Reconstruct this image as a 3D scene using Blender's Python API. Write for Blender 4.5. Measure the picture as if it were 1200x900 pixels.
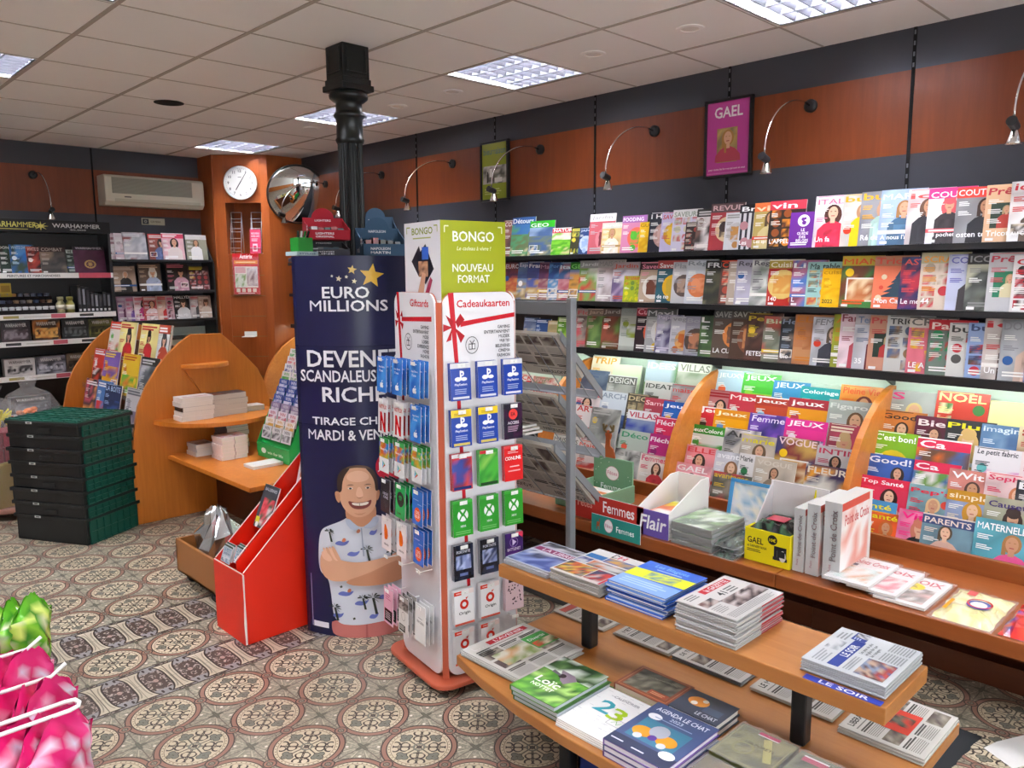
import bpy, math, random
from mathutils import Vector, Matrix
S = bpy.context.scene
COL = S.collection
for o in list(bpy.data.objects): bpy.data.objects.remove(o)
R = math.radians

# ------------------------------------------------------------------ camera, world, exposure
cam_d = bpy.data.cameras.new('camera'); cam = bpy.data.objects.new('camera', cam_d); COL.objects.link(cam)
YAW, PIT, ROL = R(44.2594), R(7.9597), R(-0.39)
cy, sy = math.cos(YAW), math.sin(YAW)
fwd = Vector((sy*math.cos(PIT), cy*math.cos(PIT), -math.sin(PIT)))
rgt = Vector((cy, -sy, 0)); up = rgt.cross(fwd)
r2 = rgt*math.cos(ROL) + up*math.sin(ROL); u2 = up*math.cos(ROL) - rgt*math.sin(ROL)
cam.matrix_world = Matrix(((r2.x, u2.x, -fwd.x, 0), (r2.y, u2.y, -fwd.y, 0), (r2.z, u2.z, -fwd.z, 1.6), (0, 0, 0, 1)))
cam_d.sensor_width = 36; cam_d.lens = 923.36/1200*36; cam_d.clip_start = .02
S.camera = cam
S.view_settings.view_transform = 'Standard'; S.view_settings.look = 'None'
S.view_settings.gamma = 1; S.view_settings.use_curve_mapping = False
S.view_settings.exposure = 0.72
W = bpy.data.worlds.new('world'); S.world = W; W.use_nodes = True
W.node_tree.nodes['Background'].inputs[0].default_value = (.9, .95, 1, 1)
W.node_tree.nodes['Background'].inputs[1].default_value = 3.0
TUBE = 170.0          # strength of the ceiling tubes
SHELF_TUBE = 17.0    # strength of the tubes under the third wall shelf

# ------------------------------------------------------------------ materials
def lin(c):
    return c/12.92 if c <= .04045 else ((c+.055)/1.055)**2.4
_hx = {}
def hx(s):
    if isinstance(s, tuple): return s
    if s not in _hx: _hx[s] = tuple(lin(int(s[i:i+2], 16)/255) for i in (0, 2, 4)) + (1,)
    return _hx[s]
def mat(name, col, rough=.5, metal=0, **k):
    m = bpy.data.materials.new(name); m.use_nodes = True
    b = m.node_tree.nodes['Principled BSDF']
    b.inputs['Base Color'].default_value = hx(col); b.inputs['Roughness'].default_value = rough; b.inputs['Metallic'].default_value = metal
    for a, v in k.items(): b.inputs[a.replace('_', ' ')].default_value = v
    return m
def print_mat(name, rough, spec=.5, coat=0):
    m = mat(name, 'ffffff', rough); t = m.node_tree; b = t.nodes['Principled BSDF']
    a = t.nodes.new('ShaderNodeAttribute'); a.attribute_name = 'Col'
    t.links.new(a.outputs['Color'], b.inputs['Base Color'])
    b.inputs['Specular IOR Level'].default_value = spec; b.inputs['Coat Weight'].default_value = coat; b.inputs['Coat Roughness'].default_value = .15
    return m
def wood(name, c1, c2, axis, rough=.38, scale=1.0):
    m = mat(name, c1, rough); t = m.node_tree; b = t.nodes['Principled BSDF']
    tc = t.nodes.new('ShaderNodeTexCoord'); mp = t.nodes.new('ShaderNodeMapping')
    s = [14*scale]*3; s[axis] = .9*scale; mp.inputs['Scale'].default_value = s
    n = t.nodes.new('ShaderNodeTexNoise'); n.inputs['Scale'].default_value = 3; n.inputs['Detail'].default_value = 6; n.inputs['Roughness'].default_value = .65; n.inputs['Distortion'].default_value = .6
    n2 = t.nodes.new('ShaderNodeTexNoise'); n2.inputs['Scale'].default_value = .9
    r = t.nodes.new('ShaderNodeValToRGB'); r.color_ramp.elements[0].position = .3; r.color_ramp.elements[1].position = .72
    r.color_ramp.elements[0].color = hx(c2); r.color_ramp.elements[1].color = hx(c1)
    t.links.new(tc.outputs['Object'], mp.inputs['Vector']); t.links.new(mp.outputs[0], n.inputs['Vector']); t.links.new(mp.outputs[0], n2.inputs['Vector'])
    mx = t.nodes.new('ShaderNodeMath'); mx.operation = 'MULTIPLY_ADD'; mx.inputs[1].default_value = .6; 
    m3 = t.nodes.new('ShaderNodeMath'); m3.operation = 'MULTIPLY'; m3.inputs[1].default_value = .4
    t.links.new(n2.outputs[0], m3.inputs[0]); t.links.new(n.outputs[0], mx.inputs[0]); t.links.new(m3.outputs[0], mx.inputs[2])
    t.links.new(mx.outputs[0], r.inputs[0]); t.links.new(r.outputs[0], b.inputs['Base Color'])
    return m
def emis(name, col, s):
    m = mat(name, col, .5); b = m.node_tree.nodes['Principled BSDF']
    b.inputs['Emission Color'].default_value = hx(col); b.inputs['Emission Strength'].default_value = s
    return m
PR = print_mat('glossy_print', .32, .45)
PM = print_mat('matt_print', .7, .25)
PC = print_mat('coated_card', .2, .5)
WD_BAND = wood('cherry_panel', '843f1a', '6e3113', 2, .35)
WD_RACK = wood('cherry_rack', 'c07435', 'a55c26', 2, .35)
WD_LEDGE = wood('cherry_ledge', '9a5425', '82421a', 1, .35)
WD_DARK = wood('dark_cherry', '5c2c14', '4a210e', 1, .4)
WD_ISLE = wood('beech_panel', 'd8832f', 'c06b1f', 2, .4)
WD_TABLE = wood('beech_table', 'b27840', '9b602c', 1, .33)
WD_EDGE = wood('orange_edge', 'd9883a', 'c2702a', 1, .35)
WD_PILLAR = wood('cherry_pillar', 'a85723', '8f451a', 2, .35)
M_CHAR = mat('charcoal_laminate', '3b3c44', .3)
M_BLACK = mat('black_paint', '16171a', .4)
M_SHELF = mat('black_shelf', '1d1e21', .35)
M_IRON = mat('black_iron', '090f0f', .33)
M_GREY = mat('grey_steel', '8e9296', .4, .3)
M_CHROME = mat('chrome', 'd8d8d8', .15, 1)
M_WHITE = mat('white_enamel', 'ecece8', .35)
M_CREAM = mat('cream_plastic', 'd9d6c4', .45)
M_CEIL = mat('ceiling_tile', 'f6f2ef', .9)
M_GRID = mat('shaded_ceiling_bar', 'b0a69c', .7)  # grid strips; their darker grey stands in for shade along recessed tile edges
M_MINT = mat('pale_mint_panel', 'dbeadf', .4)
M_RED = mat('red_board', 'e2260c', .4)
M_ORANGE = mat('orange_metal', 'b8583c', .4)
M_TUBE = emis('lamp_tube', 'f4f6ff', TUBE)
M_STUBE = emis('shelf_tube', 'f2fff4', SHELF_TUBE)
M_LOUV = mat('louvre', '56565e', .4, .0)
M_GLASS = mat('clear_plastic', 'ffffff', .08, 0, Transmission_Weight=1.0, IOR=1.2, Alpha=.35)
M_FILM = mat('clear_film', 'ffffff', .1, 0, Alpha=.1)
M_MIRROR = mat('mirror_glass', 'e8ecee', .02, 1)
M_CLEAR = mat('clear_acrylic', 'f4f6f6', .15, 0, Alpha=.06)
M_CRATE = mat('black_crate', '15181a', .5)
M_CRATEG = mat('green_crate', '0f4e40', .4)
M_GREEN = mat('green_card', '1aa04a', .35)
M_SILVER = mat('silver_foil', 'c8cacc', .18, .9)

# ------------------------------------------------------------------ glyphs (made once from the built-in font)
GL = {}
def _raw(s, off):
    cu = bpy.data.curves.new('g', 'FONT'); cu.body = s; cu.size = 1; cu.resolution_u = 2; cu.offset = off; cu.fill_mode = 'FRONT'
    o = bpy.data.objects.new('g', cu); COL.objects.link(o)
    bpy.context.view_layer.update()
    me = o.evaluated_get(bpy.context.evaluated_depsgraph_get()).to_mesh()
    v = [(p.co.x, p.co.y) for p in me.vertices]; f = [tuple(p.vertices) for p in me.polygons]
    bpy.data.objects.remove(o); bpy.data.curves.remove(cu)
    return v, f
def _w(s):
    v, f = _raw(s, 0); xs = [p[0] for p in v]; return max(xs)-min(xs)
_hh = _w('HH')
for ch in 'ABCDEFGHIJKLMNOPQRSTUVWXYZabcdefghijklmnopqrstuvwxyz0123456789!?&.,:\'%-€éèàêûîôïç/':
    try:
        v, f = _raw(ch, 0 if ch in 'Mm' else .018); GL[ch] = (v, f, _w('H'+ch+'H')-_hh)
    except Exception: pass
GL[' '] = ([], [], .28)
def text_geo(s):
    V, F, x = [], [], 0
    for ch in s:
        g = GL.get(ch) or GL[' ']; n = len(V)
        V += [(a+x, b) for a, b in g[0]]; F += [tuple(i+n for i in q) for q in g[1]]; x += g[2]
    return V, F

# ------------------------------------------------------------------ mesh builder
class MB:
    def __init__(s): s.v, s.f, s.c, s.m = [], [], [], []; s.T = None
    def add(s, vs, fs, col='ffffff', m=0):
        n = len(s.v)
        s.v += [tuple(s.T @ Vector(p)) if s.T is not None else tuple(p) for p in vs]
        cl = hx(col) if not isinstance(col, list) else None
        for i, f in enumerate(fs):
            s.f.append(tuple(k+n for k in f)); s.m.append(m)
            s.c.append([cl]*len(f) if cl else col[i])
        return s
    def poly(s, pts, col='ffffff', m=0): return s.add(pts, [tuple(range(len(pts)))], col, m)
    def box(s, x0, x1, y0, y1, z0, z1, col='ffffff', m=0, front=None):
        v = [(x0,y0,z0),(x1,y0,z0),(x1,y1,z0),(x0,y1,z0),(x0,y0,z1),(x1,y0,z1),(x1,y1,z1),(x0,y1,z1)]
        s.add(v, [(0,3,2,1),(4,5,6,7),(0,1,5,4),(1,2,6,5),(2,3,7,6),(3,0,4,7)], col, m); return s
    def prism(s, pts, axis, a, b, col='ffffff', m=0):
        """pts: outline in the two other axes (in xyz order), pushed along axis from a to b"""
        def p3(p, t):
            q = list(p); q.insert(axis, t); return tuple(q)
        n = len(pts); v = [p3(p, a) for p in pts] + [p3(p, b) for p in pts]
        f = [tuple(range(n))[::-1], tuple(range(n, 2*n))] + [(i, (i+1) % n, n+(i+1) % n, n+i) for i in range(n)]
        return s.add(v, f, col, m)
    def tube(s, path, r, n=8, col='ffffff', m=0, cap=True, closed=False):
        P = [Vector(p) for p in path]; rings = []; L = len(P); rr = r if isinstance(r, (list, tuple)) else [r]*L
        nv = None
        for i, p in enumerate(P):
            if closed: d = P[(i+1) % L]-P[i-1]
            else: d = P[min(i+1, L-1)]-P[max(i-1, 0)]
            d = d.normalized() if d.length > 1e-9 else Vector((0,0,1))
            if nv is None:
                nv = d.cross(Vector((0,0,1)));
                if nv.length < .1: nv = d.cross(Vector((0,1,0)))
            nv = (nv-d*nv.dot(d)).normalized(); b = d.cross(nv)
            rings.append([p+(nv*math.cos(2*math.pi*k/n)+b*math.sin(2*math.pi*k/n))*rr[i] for k in range(n)])
        v = [q for g in rings for q in g]; f = []
        for i in range(L if closed else L-1):
            a, c = i*n, ((i+1) % L)*n
            f += [(a+k, a+(k+1) % n, c+(k+1) % n, c+k) for k in range(n)]
        if cap and not closed: f += [tuple(range(n))[::-1], tuple(range((L-1)*n, L*n))]
        return s.add(v, f, col, m)
    def lathe(s, prof, n=20, c=(0,0,0), col='ffffff', m=0, sc=(1,1), caps=True):
        v = [(c[0]+r*sc[0]*math.cos(2*math.pi*k/n), c[1]+r*sc[1]*math.sin(2*math.pi*k/n), c[2]+z) for r, z in prof for k in range(n)]
        f = [(i*n+k, i*n+(k+1) % n, (i+1)*n+(k+1) % n, (i+1)*n+k) for i in range(len(prof)-1) for k in range(n)]
        if caps and prof[0][0] > 1e-6: f.append(tuple(range(n))[::-1])
        if caps and prof[-1][0] > 1e-6: f.append(tuple(range((len(prof)-1)*n, len(prof)*n)))
        return s.add(v, f, col, m)
    def build(s, name, mats, parent=None, loc=None, rot=None, smooth=False, bevel=0):
        me = bpy.data.meshes.new(name); me.from_pydata(s.v, [], s.f)
        a = me.color_attributes.new('Col', 'FLOAT_COLOR', 'CORNER')
        a.data.foreach_set('color', [x for q in s.c for c in q for x in c])
        for m in (mats if isinstance(mats, (list, tuple)) else [mats]): me.materials.append(m)
        me.polygons.foreach_set('material_index', s.m)
        if smooth: me.polygons.foreach_set('use_smooth', [True]*len(s.f))
        me.update()
        o = bpy.data.objects.new(name, me); COL.objects.link(o)
        if parent: o.parent = parent
        if loc: o.location = loc
        if rot: o.rotation_euler = rot
        if bevel:
            b = o.modifiers.new('b', 'BEVEL'); b.width = bevel; b.segments = 2; b.limit_method = 'ANGLE'; b.angle_limit = R(50)
        return o
def tag(o, label, cat, group=None, kind=None):
    o['label'] = label; o['category'] = cat
    if group: o['group'] = group
    o['kind'] = kind or 'thing'
    return o
def struct(o): o['kind'] = 'structure'; return o
def empty(name, label, cat, loc=(0,0,0), rz=0, group=None):
    o = bpy.data.objects.new(name, None); COL.objects.link(o); o.location = loc; o.rotation_euler = (0,0,rz); o.empty_display_size = .05
    return tag(o, label, cat, group)
ORD = 'first second third fourth fifth sixth seventh eighth ninth tenth eleventh twelfth thirteenth fourteenth fifteenth sixteenth seventeenth eighteenth nineteenth twentieth'.split() + ['twenty-'+x for x in 'first second third fourth fifth sixth'.split()]

# ------------------------------------------------------------------ printed covers
def clip(P):
    for ax, lim, sg in ((0,0,1),(0,1,-1),(1,0,1),(1,1,-1)):
        out = []
        for i in range(len(P)):
            a, b = P[i-1], P[i]; da, db = (a[ax]-lim)*sg, (b[ax]-lim)*sg
            if (da >= 0) != (db >= 0):
                t = da/(da-db); out.append((a[0]+(b[0]-a[0])*t, a[1]+(b[1]-a[1])*t))
            if db >= 0: out.append(b)
        P = out
        if len(P) < 3: return []
    return P
class Cover:
    """flat print in a unit square: u to the right, v up, asp = width/height"""
    def __init__(s, asp=.76, seed=0): s.o, s.l, s.asp, s.r = [], 0, asp, random.Random(seed)
    def poly(s, P, c):
        P = clip(P)
        if P: s.o.append((s.l, P, [tuple(range(len(P)))], c)); s.l += 1
        return s
    def raw(s, V, F, c): s.o.append((s.l, V, F, c)); s.l += 1
    def rect(s, a, b, c, d, col): return s.poly([(a,b),(c,b),(c,d),(a,d)], col)
    def ell(s, x, y, ry, col, k=1.0, n=18, a0=0, a1=360):
        return s.poly([(x+ry*k/s.asp*math.cos(R(a0+(a1-a0)*i/n)), y+ry*math.sin(R(a0+(a1-a0)*i/n))) for i in range(n+(a1-a0 < 360))], col)
    def star(s, x, y, ry, col, n=5, inner=.42, rot=90):
        return s.poly([(x+(ry if i % 2 == 0 else ry*inner)/s.asp*math.cos(R(rot+180*i/n)), y+(ry if i % 2 == 0 else ry*inner)*math.sin(R(rot+180*i/n))) for i in range(2*n)], col)
    def line(s, P, w, col):
        for (a, b) in zip(P, P[1:]):
            dx, dy = (b[0]-a[0])*s.asp, b[1]-a[1]; L = math.hypot(dx, dy) or 1; nx, ny = -dy/L*w/2/s.asp, dx/L*w/2
            s.poly([(a[0]-nx,a[1]-ny),(b[0]-nx,b[1]-ny),(b[0]+nx,b[1]+ny),(a[0]+nx,a[1]+ny)], col)
        return s
    def ring(s, x, y, ry, w, col, n=24, a0=0, a1=360, k=1.0):
        q = [(math.cos(R(a0+(a1-a0)*i/n)), math.sin(R(a0+(a1-a0)*i/n))) for i in range(n+1)]
        V = [(x+ry*k/s.asp*a, y+ry*b) for a, b in q] + [(x+(ry-w)*k/s.asp*a, y+(ry-w)*b) for a, b in q]
        s.raw(V, [(i, i+1, n+2+i, n+1+i) for i in range(n)], col); return s
    def text(s, t, x0, y0, x1, y1, c, fit=False, al='l', shear=0):
        V, F = text_geo(t)
        if not V: return s
        a0, a1 = min(p[0] for p in V), max(p[0] for p in V); b0, b1 = min(p[1] for p in V), max(p[1] for p in V)
        sx, sy = (x1-x0)/(a1-a0), (y1-y0)/(b1-b0)
        if not fit:
            k = min(sx*s.asp, sy); sx, sy = k/s.asp, k
        w = (a1-a0)*sx; ox = x0 if al == 'l' else (x1-w if al == 'r' else (x0+x1-w)/2)
        s.raw([(ox+(p[0]-a0)*sx+shear*(p[1]-b0)*sy/s.asp, y0+(p[1]-b0)*sy) for p in V], F, c); return s
    def lines(s, x0, y0, x1, y1, n, c, rag=.3, t=.5):
        h = (y1-y0)/n; V, F = [], []
        for i in range(n):
            e = x1-(x1-x0)*rag*s.r.random(); b = y0+i*h+h*(1-t)/2; k = len(V)
            V += [(x0,b),(e,b),(e,b+h*t),(x0,b+h*t)]; F.append((k,k+1,k+2,k+3))
        s.raw(V, F, c); return s
    def photo(s, x0, y0, x1, y1, cols, nx=7, ny=9, rough=.25):
        r = s.r; cs = [hx(c) for c in cols]
        g = [[r.random() for _ in range(4)] for _ in range(5)]
        def f(u, v):
            a, b = u*2.99, v*3.99; i, j = int(a), int(b); a -= i; b -= j
            q = (g[j][i]*(1-a)+g[j][i+1]*a)*(1-b)+(g[j+1][i]*(1-a)+g[j+1][i+1]*a)*b
            return min(.999, max(0, .5+(q-.5)*1.7+(r.random()-.5)*rough))
        V, C = [], []
        for j in range(ny+1):
            for i in range(nx+1):
                u, v = i/nx, j/ny; V.append((x0+(x1-x0)*u, y0+(y1-y0)*v))
                t = f(u, v)*(len(cs)-1); k = int(t); t -= k; t = 0 if t < .3 else (1 if t > .7 else (t-.3)/.4)
                C.append(tuple(cs[k][m]*(1-t)+cs[k+1][m]*t for m in range(3))+(1,))
        F = [(j*(nx+1)+i, j*(nx+1)+i+1, (j+1)*(nx+1)+i+1, (j+1)*(nx+1)+i) for j in range(ny) for i in range(nx)]
        s.o.append((s.l, V, F, [[C[k] for k in f] for f in F])); s.l += 1; return s
    def figure(s, x, top, k, skin, hair, cloth, bottom=0.0):
        """head and shoulders; k = head height"""
        A = s.asp; h = k/2; cyy = top-h
        s.poly([(x-1.05*k/A, bottom), (x-1.0*k/A, cyy-1.25*k), (x-.6*k/A, cyy-.85*k), (x-.2*k/A, cyy-.68*k), (x+.2*k/A, cyy-.68*k), (x+.6*k/A, cyy-.85*k), (x+1.0*k/A, cyy-1.25*k), (x+1.05*k/A, bottom)], cloth)
        s.ell(x, cyy-.08*k, h*1.12, hair, .88); s.rect(x-.5*k/A, cyy-.75*k, x-.28*k/A, cyy, hair)
        s.rect(x-.16*k/A, cyy-.8*k, x+.16*k/A, cyy-.3*k, skin); s.ell(x, cyy-.1*k, h*.9, skin, .74)
        s.rect(x-.2*k/A, cyy-.02*k, x-.08*k/A, cyy+.03*k, hair); s.rect(x+.08*k/A, cyy-.02*k, x+.2*k/A, cyy+.03*k, hair)
        s.rect(x-.12*k/A, cyy-.33*k, x+.12*k/A, cyy-.27*k, 'a84848'); return s
    def emit_curved(s, mb, f, m=0, dl=.0002, e=.0006, n=44):
        for l, V, F, c in s.o:
            for fc in F:
                P = [V[i] for i in fc]; a, b = min(p[0] for p in P), max(p[0] for p in P)
                k0, k1 = int(a*n), int(math.ceil(b*n-1e-9))
                for k in range(k0, max(k1, k0+1)):
                    Q = P
                    if k1-k0 > 1:
                        for lim, sg in ((k/n, 1), ((k+1)/n, -1)):
                            out = []
                            for i in range(len(Q)):
                                p, q = Q[i-1], Q[i]; da, db = (p[0]-lim)*sg, (q[0]-lim)*sg
                                if (da >= 0) != (db >= 0): t = da/(da-db); out.append((lim, p[1]+(q[1]-p[1])*t))
                                if db >= 0: out.append(q)
                            Q = out
                            if len(Q) < 3: break
                    if len(Q) >= 3: mb.add([f(u, v, e+l*dl) for u, v in Q], [tuple(range(len(Q)))], c if not isinstance(c, list) else c[0][0], m)
    def scale(s, k):
        g = lambda c: tuple(x*k for x in hx(c)[:3])+(1,)
        s.o = [(l, V, F, g(c) if not isinstance(c, list) else [[g(q) for q in f] for f in c]) for l, V, F, c in s.o]; return s
    def emit(s, mb, f, m=0, dl=.00012, e=.0002):
        """f(u, v, d): the surface point d in front of the sheet"""
        for l, V, F, c in s.o:
            mb.add([f(u, v, e+l*dl) for u, v in V], F, c, m)
def sheet(o, ux, uz, n, w, h):
    o, ux, uz, n = Vector(o), Vector(ux), Vector(uz), Vector(n)
    return lambda u, v, d: o+ux*(u*w)+uz*(v*h)+n*d
SKIN = ('d9a888', 'e3b99a', 'c89472')
def paint(style, cols, title, tc, tb, bt, seed, asp=.76):
    c = Cover(asp, seed); r = c.r; c1, c2, c3 = cols
    k2 = '%02x' % r.randint(0, 255)
    if style == 'ph': c.photo(0,0,1,1,[c3,c1,c2,c1])
    elif style == 'ld':
        c.photo(0,.55,1,1,[c1,c1,c2],5,4,.15); c.photo(0,.28,1,.56,[c2,c3,c2],7,4,.5); c.photo(0,0,1,.3,[c3,c2,c3,'d8c8a0'],7,4,.7)
    elif style == 'fd':
        c.photo(0,0,1,1,[c1,c1,c1],3,3); x, y = .42+.25*r.random(), .36+.12*r.random(); q = .27+.06*r.random()
        c.ell(x,y,q,c2); c.photo(x-.62*q/asp,y-.62*q,x+.62*q/asp,y+.62*q,[c3,c2,c3,c3],5,5,.6); c.ell(x-.1,y+.05,q*.4,c3)
        if r.random() < .6: c.ell(.2+.6*r.random(),.13,.09,c3)
    elif style == 'pe':
        def tone(s, k): return '%02x%02x%02x' % tuple(max(0, min(255, int(int(s[i:i+2], 16)*k))) for i in (0, 2, 4))
        c.photo(0,0,1,1,[tone(c1,.86),c1,tone(c1,1.12),c1],4,5,.3); x = .42+.25*r.random(); h = .2+.08*r.random(); tp = .8+.03*r.random()
        if r.random() < .5: c.ell(x,tp-h*.75,h*.75,c3,.8)
        c.figure(x, tp, h, r.choice(SKIN), c3, c2)
        if r.random() < .6: c.photo(x-.2,.0,x+.2,tp-h*1.75,[c2,tone(c2,.8),c2,tone(c2,1.2)],4,4,.6)
        if r.random() < .35: c.ell(x,tp-h*.16,h*.4,c3,1.1)
    elif style == 'gr':
        c.rect(0,0,1,1,c1)
        for i in range(3):
            for j in range(4):
                if r.random() < .78:
                    x, y = .06+i*.31, .04+j*.2
                    if r.random() < .35: c.ell(x+.14,y+.09,.085,r.choice((c2,c3)))
                    else: c.photo(x,y,x+.27,y+.17,[c2,c3,c1],3,2,.7)
    elif style == 'fr':
        c.rect(0,0,1,1,c1); c.rect(.12,.24,.74,.68,c3); c.figure(.43,.64,.13,'d9a888','b8a078',c2,.24)
    elif style == 'fb':
        c.photo(0,0,1,1,[c1,c2,c1,c3]); c.rect(.14,.12,.82,.58,'f0ece4'); c.photo(.18,.15,.78,.55,[c3,'e8d0a8','b8683a'],5,4,.7); c.ell(.2,.68,.08,'f0c418')
    elif style == 'tr':
        c.rect(0,0,1,1,c1)
        for i in range(5): c.poly([(.62-.09*(i+1.3),.68-.09*i-.1),(.62+.09*(i+1.3),.68-.09*i-.1),(.62,.68-.09*i+.06)],c2)
        c.ell(.25,.6,.05,c3); c.ell(.15,.2,.06,c3); c.ell(.2,.4,.04,'d84a34')
    elif style == 'st':
        c.rect(0,0,1,1,c1)
        for i in range(6): c.rect(.05+i*.16,0,.12+i*.16,1,c2)
        for i in range(7): c.ell(r.random(),.1+.45*r.random(),.1,c3)
    elif style == 'gu':
        c.rect(0,0,1,1,c1); c.ell(.5,.76,.17,c2); c.ell(.47,.8,.05,c3); c.ell(.55,.82,.035,c3); c.ell(.52,.7,.06,c3)
        for i, t in enumerate(('LE','GUIDE','DES','BELGES')): c.text(t,.15,.46-i*.1,.85,.54-i*.1,'ffffff',al='c')
        c.text('et, vivre',.1,.06,.6,.11,'e8d0f0')
    else:
        c.rect(0,0,1,1,c1)
        if c2 != c1:
            if r.random() < .5: c.photo(.05,.08,.95,.5,[c2,c3,c1,c2],5,4,.4)
            else: c.rect(0,.1,1,.34,c2); c.photo(.25,.3,.95,.62,[c3,c1,c2],4,4,.5)
            c.ell(.2,.62,.08,c3)
    if title:
        q1, q0 = min(r.uniform(.86,.96), .1+.22*max(4, len(title)) if title == '~' else .1+.22*len(title)), r.uniform(.82,.85)
        if tb: c.rect(0,.81,1,1,tb); c.rect(0,.975,1,1,tc if r.random() < .3 else tb)
        if title == '~': c.lines(.06,.835,.9,.955,2,tc,.35,.62)
        else: c.text(title,r.uniform(.03,.07),q0,q1,q0+r.uniform(.1,.135),tc,True,shear=.12 if r.random() < .2 else 0)
        if not tb and r.random() < .5: c.lines(.06,.975,.7,.99,1,tc,0,.8)
    elif style == 'pl': return c
    if title and style in ('pe','ph','pl','ld') and r.random() < .75:
        bc = r.choice((c2, c3, 'd8402c', 'e8c838', 'f0ece8', '2a5a98'))
        k = r.random()
        if k < .4: c.ell(r.choice((.16,.84)), r.uniform(.3,.72), .075, bc)
        elif k < .7: x0 = r.choice((.04,.62)); c.rect(x0,.12,x0+.34,.3,'f2f0ec'); c.photo(x0+.02,.135,x0+.32,.285,[c3,c1,c2,'d8c8b0'],4,3,.8)
        else: c.rect(0,.2,1,.27,bc); c.lines(.06,.215,.8,.255,1,'f4f4f0',.2,.7)
    if style in ('pe','ph','fr','pl','fd','gr') and title:
        q = tc if tc != c1 else 'f0f0f0'
        for i in range(r.randint(2,3)): c.lines(.06,.66-i*.17,.36,.75-i*.17,3,q if r.random() < .6 else 'f4f4f0',.5)
    if bt: c.text(bt,.06,.1,.94,.2,'ffffff' if style not in ('pl',) or c1 < '9' else '3a3a2a')
    elif r.random() < .6: c.lines(.08,.06,.7,.16,2,'f4f2ee' if r.random() < .7 else tc,.4,.6)
    if r.random() < .3: c.rect(.06,.02,.22,.07,'f4f4f4')
    return c
def magazine(w, h, t, cov, spine, mats=None, name='magazine', pages='e6e2da'):
    mb = MB(); mb.box(0,w,0,t,0,h,pages)
    mb.poly([(0,-.0001,0),(w,-.0001,0),(w,-.0001,h),(0,-.0001,h)], spine); mb.poly([(-.0001,t,0),(-.0001,0,0),(-.0001,0,h),(-.0001,t,h)], spine)
    mb.poly([(w,t+.0001,0),(0,t+.0001,0),(0,t+.0001,h),(w,t+.0001,h)], spine)
    if cov: cov.emit(mb, lambda u, v, d: (u*w, -d-.0001, v*h))
    return mb.build(name, mats or PR)

# ------------------------------------------------------------------ room shell
H = 2.754
XW, YW, XL, YL = 4.15, 7.9, -2.6, -2.6
class E:
    """small arithmetic on shader sockets"""
    t = None
    def __init__(s, k): s.k = k
    @staticmethod
    def op(o, *a):
        n = E.t.nodes.new('ShaderNodeMath'); n.operation = o
        for i, x in enumerate(a):
            if isinstance(x, E): E.t.links.new(x.k, n.inputs[i])
            else: n.inputs[i].default_value = x
        return E(n.outputs[0])
    def __add__(s, b): return E.op('ADD', s, b)
    __radd__ = __add__
    def __sub__(s, b): return E.op('SUBTRACT', s, b)
    def __rsub__(s, b): return E.op('SUBTRACT', b, s)
    def __mul__(s, b): return E.op('MULTIPLY', s, b)
    __rmul__ = __mul__
    def __truediv__(s, b): return E.op('DIVIDE', s, b)
    def __lt__(s, b): return E.op('LESS_THAN', s, b)
    def __gt__(s, b): return E.op('GREATER_THAN', s, b)
    def abs(s): return E.op('ABSOLUTE', s)
    def floor(s): return E.op('FLOOR', s)
    def cos(s): return E.op('COSINE', s)
def near(a, v, w): return (a-v).abs() < w
def hyp(a, b): return E.op('SQRT', a*a+b*b)
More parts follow.
